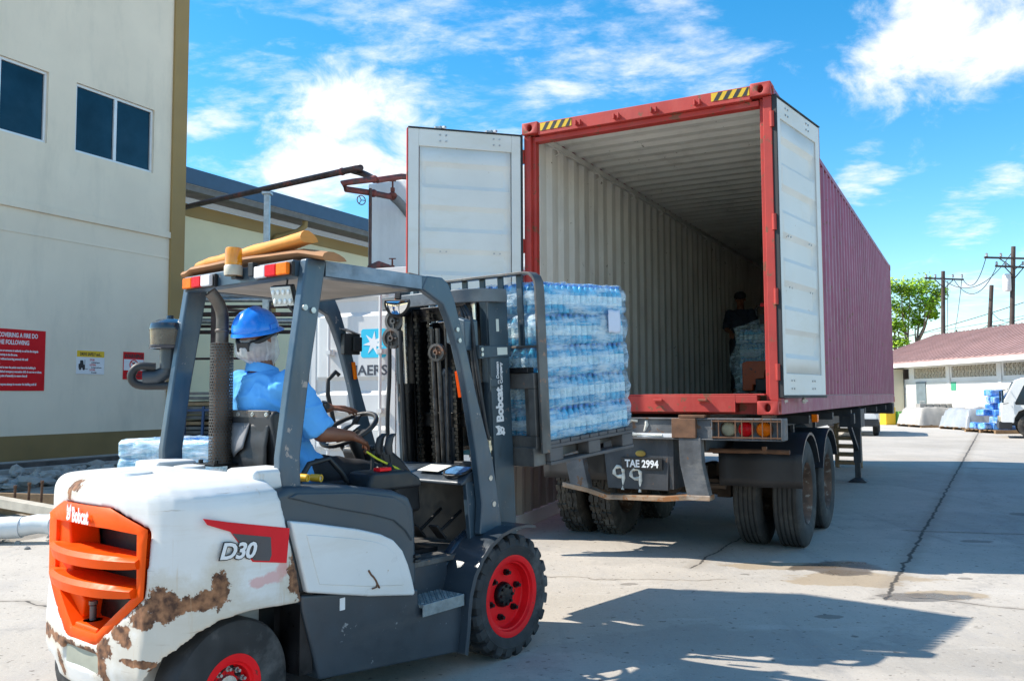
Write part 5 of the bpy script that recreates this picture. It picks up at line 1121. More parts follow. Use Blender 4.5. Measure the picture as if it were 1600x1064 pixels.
def water_load(par, L_, W_, n_layers, h, px=.0655):
    nx, ny = int(L_/px), int(W_/px)
    for k in range(n_layers):
        b_, l_, c_ = MB(), MB(), MB(); jx, jy = random.uniform(-.006, .006), random.uniform(-.006, .006)
        for i in range(nx):
            for j in range(ny):
                if 0 < i < nx-1 and 0 < j < ny-1 and k < n_layers-1: continue
                if 1 < i < nx-2 and 1 < j < ny-2:
                    if k == n_layers-1: c_.lathe([(.015, h*.91), (.015, h), (0, h)], (px*(i+.5)+jx, -W_/2+px*(j+.5)+jy, k*h), n=8)
                    continue
                bottle(b_, l_, c_, px*(i+.5)+jx+random.uniform(-.002, .002), -W_/2+px*(j+.5)+jy+random.uniform(-.002, .002), k*h, h*.985)
        ly = b_.build('bottle_layer', m_pet, par, smooth=60); l_.build('bottle_labels', m_lab, ly, smooth=60); c_.build('bottle_caps', m_cap, ly, smooth=60)
    core = MB(); core.box(px*1.2, px*(nx-1.2), -W_/2+px*1.2, W_/2-px*1.2, .005, h*n_layers-.03); core.build('inner_bottles', mat('dim_blue', (.12, .45, .78), .3, var=.3, vs=8), par)
    return px*nx, px*ny
def film(par, x0, x1, y0, y1, z0, z1, layers, bulge, m, name='stretch_wrap', top=True, seed=0, rc=.06):
    """thin skin hugging the stack: bulges at each layer, pinched between"""
    nz_, per = 70, []
    def rect():
        o = []; n = 26
        cs = [(x1-rc, y0+rc, -90), (x1-rc, y1-rc, 0), (x0+rc, y1-rc, 90), (x0+rc, y0+rc, 180)]
        for ci, (cx, cy, a0) in enumerate(cs):
            for k in range(7): a = R(a0+90*k/6); o.append((cx+rc*cos(a), cy+rc*sin(a), cos(a), sin(a)))
            nx_ = cs[(ci+1) % 4]; ax, ay = cx+rc*cos(R(a0+90)), cy+rc*sin(R(a0+90)); bx, by = nx_[0]+rc*cos(R(nx_[2])), nx_[1]+rc*sin(R(nx_[2]))
            for k in range(1, n): t = k/n; o.append((ax+(bx-ax)*t, ay+(by-ay)*t, cos(R(a0+90)), sin(R(a0+90))))
        return o
    b_ = MB(); rings = []; per = rect()
    for i in range(nz_+1):
        t = i/nz_; z = z0+(z1-z0)*t; ph = (t*layers) % 1; kb = bulge*(sin(pi*ph)**.45 if 0 < ph < 1 else 0)
        if t > .985: kb -= .015
        rg = []
        for x, y, nx_, ny_ in per:
            d = kb + .010*mnoise.noise(V((x*9+seed, y*9, z*16))) + .006*mnoise.noise(V((x*30, y*30+seed, z*30)))
            rg.append((x+nx_*d, y+ny_*d, z+.008*mnoise.noise(V((x*4, y*4, z*3+seed)))))
        rings.append(rg)
    if top:
        for k_ in (.96, .85, .6, .3, .02):
            cx, cy = (x0+x1)/2, (y0+y1)/2; rings.append([(cx+(x-cx)*k_, cy+(y-cy)*k_, z1+.004+.02*mnoise.noise(V((x*k_*14, y*k_*14, seed)))) for x, y, _, _ in per])
    b_.loft(rings, False); return b_.build(name, m, par, smooth=180)
wat = place(thing('water_load', 'tall cube of blue bottled water wrapped in clear film on the raised pallet', 'bottled water'), PM @ Matrix.Translation((0, 0, .149)))
LX, LY = water_load(wat, .985, 1.115, 5, .197)
film(wat, -.012, LX+.012, -LY/2-.012, LY/2+.012, .002, .197*5-.004, 5, .022, m_film, rc=.045)
b = MB(); b.sheet([]) if False else None
pts = []
for i in range(9):
    row = []
    for j in range(9): row.append((.70+.155*i/8, -LY/2-.048+.005*mnoise.noise(V((i*.5, j*.5, 3))), .655+.155*j/8+.004*sin(i*.9)))
    pts.append(row)
vv = [[b.v(p) for p in r_] for r_ in pts]
for a_, c_ in zip(vv, vv[1:]):
    for i in range(8): b.face([a_[i], a_[i+1], c_[i+1], c_[i]])
b.build('paper_label', mat('label_paper', (.62, .68, .82), .6, var=.05), wat, smooth=180, solid=.0008)
# ---------------------------------------------------------------- seat, wheel and controls
m_seat = mat('seat_vinyl', (.022, .024, .028), .5, var=.3, vs=5, bump=.08)
st = bpy.data.objects.new('seat', None); COL.objects.link(st); st.parent = fl; st.location = (.055, -.05, -.005)
b = MB(); b.prism([(-1.34, 1.04), (-1.30, 1.16), (-1.395, 1.385), (-1.43, 1.41), (-1.465, 1.40), (-1.47, 1.37), (-1.42, 1.10), (-1.42, 1.04)], 'y', -.21, .21); b.build('backrest', m_seat, st, bevel=.03)
b = MB(); b.prism([(-1.36, .98), (-.86, .99), (-.83, 1.02), (-.86, 1.045), (-1.30, 1.05), (-1.36, 1.04)], 'y', -.25, .25); b.build('cushion', m_seat, st, bevel=.03)
b = MB(); b.tube([(-1.36, -.27, 1.06), (-1.30, -.275, 1.15), (-1.18, -.275, 1.17), (-1.10, -.27, 1.10), (-1.06, -.27, 1.05)], .014, 8); b.build('hip_restraint', m_dark, st, smooth=60)
b = MB(); b.obox((-1.462, 0, 1.385), (.016, .37, .05), ry=-.12); pb = b.build('back_plate', m_worn, st, bevel=.005)
b = MB()
for y in (-.17, -.06, .06, .17): b.lathe([(.012, 0), (.010, .006), (.006, .006), (.005, .002)], (-1.47, y, 1.39), (-1, 0, .1), 12)
b.build('rivet', m_silver, pb, smooth=40)
sl_ = MB(); n = 14; rows = []
for i in range(n+1):
    t = i/n; row = []
    for j in range(n+1):
        y = -.17+.34*j/n; row.append((-1.475-.03*sin(pi*t)*(.6+.4*sin(y*25+t*3))-.012*mnoise.noise(V((y*9, t*4, 1))), y*(1-.12*t), 1.37-.27*t+.012*sin(y*30)*t))
    rows.append(row)
vv = [[sl_.v(p) for p in r_] for r_ in rows]
for a_, c_ in zip(vv, vv[1:]):
    for i in range(n): sl_.face([a_[i], a_[i+1], c_[i+1], c_[i]])
bag = thing('hanging_bag', 'black and silver cloth bag hanging behind the driver seat', 'bag', FM @ V((.075, -.06, -.03)), FA)
sl_.build('bag_body', m_seat, bag, smooth=180, solid=.012)
b = MB(); rows = []
for i in range(7):
    t = i/6; rows.append([b.v((-1.487-.04*sin(pi*t*.45)*(.6+.4*sin(y*25+t*1.4)), y, 1.372-.115*t-.05*t*(1-abs(y-.07)/.1))) for y in [-.02+.18*j/12 for j in range(13)]])
for a_, c_ in zip(rows, rows[1:]):
    for i in range(12): b.face([a_[i], a_[i+1], c_[i+1], c_[i]])
b.build('silver_flap', mat('silver_cloth', (.17, .17, .18), .6, .1, var=.2, vs=10), bag, smooth=180, solid=.004)
sw = bpy.data.objects.new('steering_wheel', None); COL.objects.link(sw); sw.parent = fl
wc, wa = V((-.685, .04, 1.285)), V((-.52, 0, .854)).normalized(); e1 = V((.854, 0, .52)); e2 = V((0, 1, 0)); wr_ = .165
b = MB(); b.tube([wc+e1*(wr_*cos(2*pi*i/36))+e2*(wr_*sin(2*pi*i/36)) for i in range(36)], .014, 10, True); b.build('wheel_rim', m_dark, sw, smooth=60)
b = MB()
for a in (.4, 2.5, 4.6): b.bar(wc-wa*.02, wc+e1*(wr_*cos(a))+e2*(wr_*sin(a)), .035, .012, wa)
b.lathe([(.05, -.03), (.05, .0), (.035, .012), (0, .014)], wc, wa, 20); b.build('wheel_spoke', m_dark, sw, smooth=40)
b = MB(); b.obox(wc+V((-.03, -.07, .01)), (.07, .05, .002), ry=-.5); b.build('cover_tag', mat('clear_tag', (.6, .63, .66), .3, trans=.4), sw)
b = MB(); b.tube([wc-wa*.02, wc-wa*.2, (-.45, .04, 1.0), (-.36, .04, .85)], [.035, .04, .06, .09], 14); b.build('steering_column', m_dark, fl, smooth=60)
b = MB(); b.prism([(-.62, 1.17), (-.56, 1.20), (-.44, 1.12), (-.30, .98), (-.28, .80), (-.42, .80), (-.55, 1.02)], 'y', -.14, .20); b.build('column_cowl', m_seat, fl, bevel=.03)
b = MB(); b.prism([(-.98, 1.03), (-.95, 1.09), (-.70, 1.085), (-.62, 1.045), (-.60, .99), (-.98, .99)], 'y', -.46, -.27); b.build('side_console', m_dark, fl, bevel=.02)
for i, (x, y) in enumerate(((-.76, -.30), (-.735, -.345))):
    b = MB(); b.tube([(x, y, 1.08), (x+.01, y, 1.13), (x, y, 1.17)], .007, 8); b.lathe([(.022, 0), (.026, .006), (.021, .012), (.023, .018), (.017, .024), (.008, .04)], (x, y, 1.078), n=14)
    lv_ = b.build('lever', m_dark, fl, smooth=50)
    b = MB(); b.loft([[V((x-.005, y, 1.165))+V((.020*cos(a), .015*sin(a), 0)) for a in [2*pi*k/12 for k in range(12)]], [V((x-.012, y, 1.20))+V((.025*cos(a), .016*sin(a), 0)) for a in [2*pi*k/12 for k in range(12)]], [V((x+.0, y, 1.25))+V((.024*cos(a), .016*sin(a), 0)) for a in [2*pi*k/12 for k in range(12)]], [V((x+.028, y, 1.272))+V((.018*cos(a), .014*sin(a), 0)) for a in [2*pi*k/12 for k in range(12)]]]); b.build('lever_grip', m_seat, lv_, smooth=60)
b = MB(); b.box(-.90, -.82, -.45, -.40, 1.09, 1.108); b.build('red_latch', m_rimred, fl, bevel=.004)
b = MB(); b.tube([(-.83, -.27, 1.18), (-.78, -.30, 1.14), (-.70, -.36, 1.09), (-.62, -.42, 1.03)], .006, 6); b.build('yellow_lanyard', mat('lanyard_yellow', (.75, .72, .03), .5), fl, smooth=60)
# convex mirror, grab rail, lamp box and reflector by the front posts
mi = bpy.data.objects.new('mirror', None); COL.objects.link(mi); mi.parent = fl; mi.location = (-.47, -.12, 2.005); mi.rotation_euler = (0, 0, R(26))
half = [(.073*cos(a), -.005+.085*sin(a)) for a in [pi+pi*k/20 for k in range(21)]]
b = MB(); b.tube([(0, y, z+.015) for y, z in half], .009, 8, True); b.prism([(y, z+.015) for y, z in half], 'x', .004, .02); b.bar((.01, .0, .02), (.02, .0, .06), .03, .03, (1, 0, 0)); b.build('mirror_frame', m_dark, mi, smooth=50)
b = MB(); rings = []
for k in (1, .8, .55, .25, .02): rings.append([(-.004-.016*(1-k*k), y*k, .015+(z+.03)*k-.03) for y, z in half])
b.loft(rings); b.build('mirror_glass', mat('mirror_silver', (.85, .86, .87), .03, 1, var=0), mi, smooth=80)
b = MB(); b.tube([(-.415, .45, 1.60), (-.44, .45, 1.62), (-.50, .45, 1.57), (-.50, .45, 1.48), (-.42, .45, 1.20), (-.36, .45, 1.13)], .014, 8); b.build('grab_rail', m_dark, fl, smooth=60)
b = MB(); b.box(-.40, -.27, .42, .455, 1.73, 1.86); b.box(-.34, -.27, .40, .42, 1.75, 1.84); lbx = b.build('lamp_box', m_dark, fl, bevel=.005)
b = MB(); b.obox((-.335, .44, 1.872), (.13, .06, .006), ry=.25); b.build('lamp_box_lid', mat('lid_grey', (.5, .5, .52), .4, .3), lbx, bevel=.002)
b = MB(); b.obox((-.30, .44, 1.63), (.02, .02, .11), ry=-.18); b.build('side_reflector', m_lens['amber'], fl, bevel=.004)
# ---------------------------------------------------------------- things resting on the forklift
m_card = mat('brown_cardboard', (.36, .175, .075), .8, var=.22, vs=4, streak=((.20, .10, .04), .6, (5, 1.5, 5)), bump=.06)
m_card2 = mat('tan_cardboard', (.72, .29, .055), .75, var=.2, vs=3.5, streak=((.33, .15, .04), .6, (6, 1.5, 8)), bump=.06)
def curl(name, label, x0, length, prof, y0, y1, zf, m, th):
    t_ = thing(name, label, 'cardboard', FO, FA); b_ = MB(); rows = []; n = 26
    for i in range(n+1):
        y = y0+(y1-y0)*i/n; dx, dz = zf(i/n)
        rows.append([(x0+dx+px_*(1+.1*sin(i*.7)), y, dz+pz*(1+.12*mnoise.noise(V((i*.3, 0, x0))))) for px_, pz in prof])
    b_.loft(rows, True); b_.build('board', m, t_, smooth=50); return t_
half_roll = [(.10, .004), (.088, .020), (.06, .036), (.03, .046), (.0, .044), (-.022, .030), (-.03, .010), (-.022, -.006), (.0, -.012), (.06, -.010), (.10, -.001)]
curl('cardboard_sheet', 'lower brown curled cardboard sheet lying on the forklift roof', -1.435, .6, [(a*1.15, c*.72) for a, c in half_roll], .51, -.60, lambda t: (.02+.05*t, 2.125+.014*sin(pi*t)-.03*max(0, t-.85)*6+(-.015 if t < .06 else 0)), m_card, .008)
curl('cardboard_sheet', 'upper tan curled cardboard roll lying on the other sheet on the roof', -1.40, .6, [(a*.85, c*.95) for a, c in half_roll], .42, -.47, lambda t: (.0+.0*t, 2.152+.045*t**1.3-.012*max(0, .12-t)*8), m_card2, .006)
tb = MB(); tb.sheet([]) if False else None
tl = thing('cardboard_scrap', 'small brown scrap of board on the front end of the forklift roof', 'cardboard', FO, FA)
b = MB(); b.obox((-.62, -.30, 2.118), (.16, .30, .008), ry=.06, rx=.03); b.build('board', m_card, tl)
m_yelr = mat('rod_yellow', (.75, .42, .015), .4, var=.15, vs=9, wear=((.3, .25, .2), -.1, 12))
for i, (lab, p0, p1, tip) in enumerate((('yellow tube lying on the engine hood behind the seat, the rear one', (-1.46, -.10, 1.105), (-1.345, -.44, 1.093), True), ('silver and yellow tube lying on the engine hood, nearest the seat', (-1.37, -.08, 1.092), (-1.26, -.43, 1.085), False))):
    t_ = thing('tool_tube', lab, 'tube', FO, FA); p0, p1 = V(p0), V(p1); d = (p1-p0).normalized()
    b = MB(); b.cyl(p0, p1, .015, n=14, caps=False); b.cyl(p0, p1, .011, n=12); b.build('tube', m_yelr if tip else m_silver, t_, smooth=50)
    b = MB(); b.cyl(p1-d*.05, p1+d*.003, .018, n=14, caps=False); b.lathe([(.018, 0), (.018, .004), (.011, .004), (.010, -.01)], p1, d, 14); b.build('end_collar', m_yelr, t_, smooth=50)
# ---------------------------------------------------------------- people
m_skin = mat('brown_skin', (.22, .085, .045), .5, var=.12, vs=9, bump=.05, bs=120, sss=.1)
m_shirt = mat('blue_shirt_cloth', (.12, .42, .88), .92, var=.07, vs=5, bump=.1, bs=260, spec=.12)
m_trous = mat('black_trousers', (.012, .013, .018), .8, var=.3, vs=7)
m_boot = mat('black_boot', (.015, .014, .014), .5, var=.3)
m_helm = mat('helmet_blue', (.012, .23, .86), .3, var=.04, coat=.3)
m_net = mat('white_net', (.86, .87, .88), .6, var=.12, vs=40, alpha=.42, bump=.6, bs=45)
def cap_(mb, p0, p1, r0, r1, n=14):
    p0, p1 = V(p0), V(p1); mb.cyl(p0, p1, r0, r1, n); mb.ball(p0, r0*.999, n, 8); mb.ball(p1, r1*.999, n, 8)
def chain_(mb, pts, rs, n=14):
    for i in range(len(pts)-1): cap_(mb, pts[i], pts[i+1], rs[i], rs[i+1], n)
def hand_(mb, wrist, fwd, back, thumb, curls, k=1., spread=.06):
    """palm, four fingers of unequal length bent at the knuckles, thumb off the side of the palm"""
    w, f, bk = V(wrist), V(fwd).normalized(), V(back).normalized(); bk = (bk-f*bk.dot(f)).normalized(); sd_ = f.cross(bk)
    if sd_.dot(V(thumb)) < 0: sd_ = -sd_
    for o in (-.028, -.010, .010, .028): cap_(mb, w+sd_*o*.55*k+f*.012*k, w+f*.085*k+sd_*o*k, .0155*k, .0125*k, 10)
    for i, (o, ln) in enumerate(((.030, .068), (.010, .078), (-.010, .073), (-.029, .056))):
        p = w+f*.088*k+sd_*o*k; d = (f+sd_*(o*spread*12)).normalized(); ang = 0; r_ = .0092*k
        for j, s_ in enumerate((.44, .32, .24)):
            ang += curls[i]*(.7, 1, .8)[j]; dd = d*cos(ang)-bk*sin(ang); q = p+dd*(ln*s_*1.15*k); cap_(mb, p, q, r_, r_*.9, 9); p = q; r_ *= .9
    p = w+f*.030*k+sd_*.030*k-bk*.006*k; d = (f*.75+sd_*.65-bk*.25).normalized()
    for s_, r_ in ((.040, .0125), (.030, .0105), (.024, .009)): q = p+d*s_*k; cap_(mb, p, q, r_*k, r_*.9*k, 9); p = q; d = (d+f*.28-sd_*.22-bk*.08).normalized()
def head_(mb, c, yaw, pitch):
    M = Matrix.Translation(c) @ Matrix.Rotation(yaw, 4, 'Z') @ Matrix.Rotation(pitch, 4, 'Y'); M3 = M.to_3x3()
    mb.ball(M @ V((-.008, 0, .03)), (.095, .075, .095), 20, 14, M3); mb.ball(M @ V((.022, 0, -.045)), (.068, .058, .075), 18, 12, M3); mb.ball(M @ V((.05, 0, -.088)), (.034, .036, .028), 12, 8, M3)
    cap_(mb, M @ V((.083, 0, .012)), M @ V((.107, 0, -.028)), .010, .015, 10); mb.ball(M @ V((.098, .012, -.032)), (.011, .009, .008), 8, 6, M3); mb.ball(M @ V((.098, -.012, -.032)), (.011, .009, .008), 8, 6, M3)
    mb.ball(M @ V((.085, 0, -.058)), (.012, .026, .007), 10, 6, M3); mb.ball(M @ V((.083, 0, -.070)), (.012, .022, .008), 10, 6, M3)
    for s in (-1, 1):
        mb.ball(M @ V((.075, s*.031, .028)), (.014, .024, .009), 10, 6, M3); mb.ball(M @ V((.060, s*.045, -.025)), (.022, .018, .020), 10, 6, M3)
        mb.ball(M @ V((-.012, s*.078, -.005)), (.018, .009, .031), 10, 8, M3); mb.ball(M @ V((-.006, s*.080, -.024)), (.009, .008, .011), 8, 6, M3)
    return M
drv = thing('person', 'seated forklift driver in blue shirt, black trousers and blue hard hat', 'person', FO, FA)
b = MB()
HC_ = V((-1.325, 0, 1.77)); HM = head_(b, HC_, R(21), R(-9))
chain_(b, [(-1.315, 0, 1.70), (-1.29, 0, 1.60), (-1.27, 0, 1.53)], [.056, .060, .085])
b.loft([b.circ(p, (0, 0, 1), rx_, 22, 0, ry_) for p, ry_, rx_ in (((-1.15, 0, 1.05), .11, .16), ((-1.17, 0, 1.13), .115, .165), ((-1.215, 0, 1.30), .10, .145), ((-1.25, 0, 1.43), .115, .165), ((-1.262, 0, 1.52), .095, .165), ((-1.275, 0, 1.565), .06, .10))])
SH = {1: V((-1.27, .19, 1.53)), -1: V((-1.265, -.195, 1.53))}
RA = [SH[-1], V((-1.135, -.275, 1.285)), V((-.905, -.235, 1.265))]; LA = [SH[1], V((-.995, .265, 1.385)), V((-.735, .155, 1.405))]
for A in (RA, LA):
    m1 = A[1].lerp(A[2], .3); chain_(b, [A[0], A[0].lerp(A[1], .5), A[1], m1, A[2]], [.058, .050, .042, .041, .027])
hand_(b, RA[2], (.93, .10, -.30), (.30, -.45, .85), (.2, 1, .2), (.40, .46, .52, .60), 1.08); hand_(b, LA[2], (.93, -.28, -.02), (.05, .1, 1), (0, -1, 0), (.22, .30, .34, .36), spread=.09)
LEG = {}
for s in (-1, 1):
    LEG[s] = [V((-1.13, s*.10, 1.085)), V((-.69, s*.15, 1.045)), V((-.56, s*.14, .72)), V((-.44, s*.14, .655))]
    chain_(b, LEG[s], [.085, .058, .042, .035])
me = remesh(b, .0055, 3); body = link('body', me, m_skin, drv, smooth=180)
# shirt: loose, short sleeves to the elbow, with folds
b = MB()
b.loft([b.circ(p, (0, 0, 1), rx_, 24, 0, ry_) for p, ry_, rx_ in (((-1.14, 0, 1.05), .145, .20), ((-1.165, 0, 1.15), .155, .21), ((-1.225, 0, 1.30), .142, .20), ((-1.252, 0, 1.42), .142, .21), ((-1.265, 0, 1.50), .122, .215), ((-1.275, 0, 1.56), .092, .16), ((-1.283, 0, 1.595), .073, .085))])
for s, A in ((-1, RA), (1, LA)):
    e = A[0].lerp(A[1], .98); chain_(b, [A[0]-V((0, s*.055, .03)), A[0], A[0].lerp(e, .5), e], [.090, .082, .080, .078], 16)
for s in (-1, 1): cap_(b, LEG[s][0]+V((-.02, 0, .0)), LEG[s][0].lerp(LEG[s][1], .10)+V((0, 0, .01)), .112, .104)
cut = []
for A in (RA, LA):
    e = A[0].lerp(A[1], .96); d = (A[1]-A[0]).normalized(); c_ = MB(); c_.cyl(e, e+d*.20, .125, .15, 14); cut.append(c_)
def folds(co, n):
    w_ = co+V((mnoise.noise(co*5), mnoise.noise(co*5+V((7, 0, 0))), mnoise.noise(co*5+V((0, 9, 0)))))*.05
    r1 = 1-abs(mnoise.noise(V((w_.x*7+w_.z*6, w_.y*8, w_.z*9)))); r2 = 1-abs(mnoise.noise(V((w_.x*15, w_.y*15-w_.z*9, w_.z*15+4))))
    return n*(.013*(r1**5-.35)+.004*(r2**4-.3))
me = remesh(b, .0075, 5, cut, folds); shirt = link('shirt', me, m_shirt, drv, smooth=180)
b = MB(); rg = []
for z, r_, dz in ((1.585, .084, 0), (1.625, .076, .006), (1.628, .070, .006), (1.59, .070, 0)):
    rg.append([(-1.287+r_*1.06*cos(a), r_*sin(a), z+dz*cos(a)*-1-.012*cos(a)) for a in [2*pi*i/28 for i in range(28)]])
rg.append(rg[0]); b.loft(rg, False); b.build('collar', m_shirt, shirt, smooth=60)
b = MB()
for s in (-1, 1): chain_(b, LEG[s][:3], [.102, .076, .062], 16)
cap_(b, (-1.14, -.06, 1.07), (-1.14, .06, 1.07), .115, .115)
me = remesh(b, .012, 4, (), lambda co, n: n*(mnoise.noise(co*14)*.008)); link('trousers', me, m_trous, drv, smooth=180)
for s in (-1, 1):
    b = MB(); a_ = LEG[s][2]; cap_(b, a_+V((0, 0, .03)), a_+V((.0, 0, -.07)), .058, .05); cap_(b, a_+V((-.02, 0, -.085)), a_+V((.17, 0, -.095)), .045, .038); me = remesh(b, .01, 3); link('boot', me, m_boot, drv, smooth=180)
def hard_hat(par, M, m):
    """shell with ridge, brim running round and a peak in front"""
    hat = bpy.data.objects.new('hard_hat', None); COL.objects.link(hat); hat.parent = par
    b_ = MB(); b_.T = M; n = 40; rings = []
    for k in range(13):
        t = k/12*pi/2; rg_ = []
        for i in range(n):
            a = 2*pi*i/n; x = .138*cos(t)**.82*cos(a); y = .114*cos(t)**.82*sin(a); z = .040+.118*sin(t)
            z += .010*max(0, 1-abs(y)/.022)*(sin(t) if t > .5 else 0); rg_.append((x, y, z))
        rings.append(rg_)
    rings[-1] = [(x*.02, y*.02, z) for x, y, z in rings[-1]]; b_.loft(rings, False)
    b_.build('shell', m, hat, smooth=70, solid=.003)
    b_ = MB(); b_.T = M; r0, r1, r2 = [], [], []
    for i in range(48):
        a = 2*pi*i/48; pk = max(0, cos(a))**2.2*.058; r0.append((.136*cos(a), .112*sin(a), .046)); r1.append(((.146+pk)*cos(a), (.120+pk*.55)*sin(a), .030-pk*.16)); r2.append(((.147+pk)*cos(a), (.121+pk*.55)*sin(a), .024-pk*.16))
    b_.loft([r0, r1, r2, [(x*.95, y*.95, z+.003) for x, y, z in r2]], False); b_.build('brim', m, hat, smooth=70)
    b_ = MB(); b_.T = M
    for s in (-1, 1): b_.box(-.03, .02, *sorted((s*.112, s*.119)), .045, .075)
    b_.build('slot_lug', m, hat, bevel=.003)
    return hat
HT = Matrix.Translation(HC_+V((0, 0, -.004))) @ Matrix.Rotation(R(21), 4, 'Z') @ Matrix.Rotation(R(-14), 4, 'Y') @ Matrix.Scale(.94, 4)
hat = hard_hat(drv, HT, m_helm)
b = MB(); b.T = HT; b.tube([(.105*cos(a), .090*sin(a), .018-.035*max(0, -cos(a))) for a in [R(70+220*i/24) for i in range(25)]], .015, 8); b.obox((-.118, 0, -.028), (.035, .07, .045)); b.build('harness', m_dark, hat, smooth=60)
# beard and hair net, glasses
def net(name, a0, a1, z0, z1, bulge, drop):
    """gathered gauze hanging off the helmet band round part of the head"""
    b_ = MB(); b_.T = HM; rings = []
    for k in range(15):
        t = k/14; rg_ = []
        for i in range(49):
            a = R(a0+(a1-a0)*i/48); e = sin(pi*i/48)**.5; r_ = .097+bulge*sin(pi*min(1, t*1.08))**.9*e-.030*max(0, t-.72)/.28
            r_ += .0035*sin(23*a+3*mnoise.noise(V((a*2, t*2, 0))))*t+.006*mnoise.noise(V((a*3, t*4, a0)))
            rg_.append((.004+.02*max(0, cos(a))*t+r_*cos(a)*1.04, r_*.84*sin(a), z0+(z1-z0)*t-drop*t*max(0, cos(a))**2+.006*mnoise.noise(V((a*4, t*3, 5)))))
        rings.append(rg_)
    b_.loft(rings, False, False); return b_.build(name, m_net, drv, smooth=180)
net('hair_net', 108, 252, -.005, -.125, .030, 0); net('beard_net', -112, 112, .035, -.135, .016, .03)
b = MB(); b.T = HM
for s in (-1, 1): b.tube([(-.02, s*.080, .006), (.05, s*.078, .014), (.098, s*.06, .014)], .004, 6); b.ball((.100, s*.033, .008), (.008, .030, .018), 12, 8)
b.tube([(.104, -.01, .014), (.106, .01, .014)], .004, 6); b.build('glasses', mat('smoked_lens', (.05, .04, .03), .1, var=.1, coat=.5), drv, smooth=60)
b = MB(); d = (LA[2]-LA[1]).normalized(); w0 = LA[2]-d*.03; b.lathe([(.031, -.013), (.034, -.011), (.034, .011), (.031, .013)], w0, d, 22); nrm = V((0, -.35, 1)); b.cyl(w0+nrm.normalized()*.026, w0+nrm.normalized()*.040, .018, n=16); b.obox(w0+V((0, -.030, .012)), (.028, .014, .03)); b.build('wrist_watch', m_dark, drv, smooth=50)
b = MB(); b.tube([(-.78, -.255, 1.02), (-.765, -.245, 1.12), (-.755, -.235, 1.185)], .010, 8); b.ball((-.755, -.233, 1.192), (.022, .018, .016), 12, 8); b.build('brake_lever', m_dark, fl, smooth=60)

# second worker, standing in the dark of the container
WK = ctw(-1.93, 6.9, CB+.165)
wk = thing('person', 'dark figure of a worker standing inside the open container', 'person', WK, -YC-R(75))
b = MB(); HM2 = head_(b, V((.02, 0, 1.60)), R(-10), R(12))
chain_(b, [(0, 0, 1.54), (-.01, 0, 1.45), (-.01, 0, 1.38)], [.055, .06, .085])
b.loft([b.circ(p, (0, 0, 1), rx_, 20, 0, ry_) for p, ry_, rx_ in (((0, 0, .86), .10, .15), ((0, 0, .98), .11, .155), ((-.01, 0, 1.12), .10, .145), ((-.01, 0, 1.26), .11, .165), ((-.01, 0, 1.37), .09, .16), ((-.01, 0, 1.42), .06, .10))])
for s, el, wrp in ((-1, (.10, -.24, 1.10), (.30, -.16, 1.02)), (1, (.06, .25, 1.10), (.27, .17, 1.00))):
    A = [V((-.01, s*.175, 1.365)), V(el), V(wrp)]; chain_(b, [A[0], A[0].lerp(A[1], .5), A[1], A[1].lerp(A[2], .3), A[2]], [.056, .048, .041, .04, .027]); hand_(b, A[2], (.9, 0, -.35), (.3, 0, .9), (0, -s, 0), (.5, .5, .55, .6))
    L3 = [V((0, s*.095, .88)), V((.02, s*.10, .48)), V((-.02, s*.11, .09)), V((.12, s*.13, .045))]; chain_(b, L3, [.085, .06, .045, .038])
me = remesh(b, .007, 3); link('body', me, m_skin, wk, smooth=180)
b = MB(); b.loft([b.circ(p, (0, 0, 1), rx_, 20, 0, ry_) for p, ry_, rx_ in (((0, 0, .82), .125, .175), ((0, 0, .98), .13, .175), ((-.01, 0, 1.15), .12, .165), ((-.01, 0, 1.28), .13, .185), ((-.01, 0, 1.38), .105, .175), ((-.01, 0, 1.43), .075, .11))])
for s, el in ((-1, (.10, -.24, 1.10)), (1, (.06, .25, 1.10))): A = V((-.01, s*.175, 1.365)); chain_(b, [A-V((0, s*.04, .03)), A, A.lerp(V(el), .85)], [.085, .075, .068])
me = remesh(b, .012, 4, (), folds); link('shirt', me, mat('navy_shirt', (.02, .03, .05), .8, var=.1), wk, smooth=180)
b = MB()
for s in (-1, 1): chain_(b, [V((0, s*.095, .88)), V((.02, s*.10, .48)), V((-.02, s*.11, .10))], [.105, .08, .072])
me = remesh(b, .012, 4, (), lambda co, n: n*(mnoise.noise(co*12)*.008)); link('trousers', me, m_trous, wk, smooth=180)
b = MB(); b.T = HM2; b.lathe([(.096, .02), (.10, .05), (.09, .10), (.05, .13), (0, .138)], n=24); b.loft([[(.08, y, .035) for y in (-.07, 0, .07)], [(.17, y*.7, .025) for y in (-.07, 0, .07)]], False, False); b.build('cap', mat('dark_cap', (.02, .02, .025), .8), wk, smooth=60)
for s in (-1, 1):
    b = MB(); cap_(b, (-.02, s*.11, .08), (-.02, s*.11, .05), .055, .05); cap_(b, (-.04, s*.115, .045), (.14, s*.13, .042), .044, .04); me = remesh(b, .01, 3); link('boot', me, m_boot, wk, smooth=180)
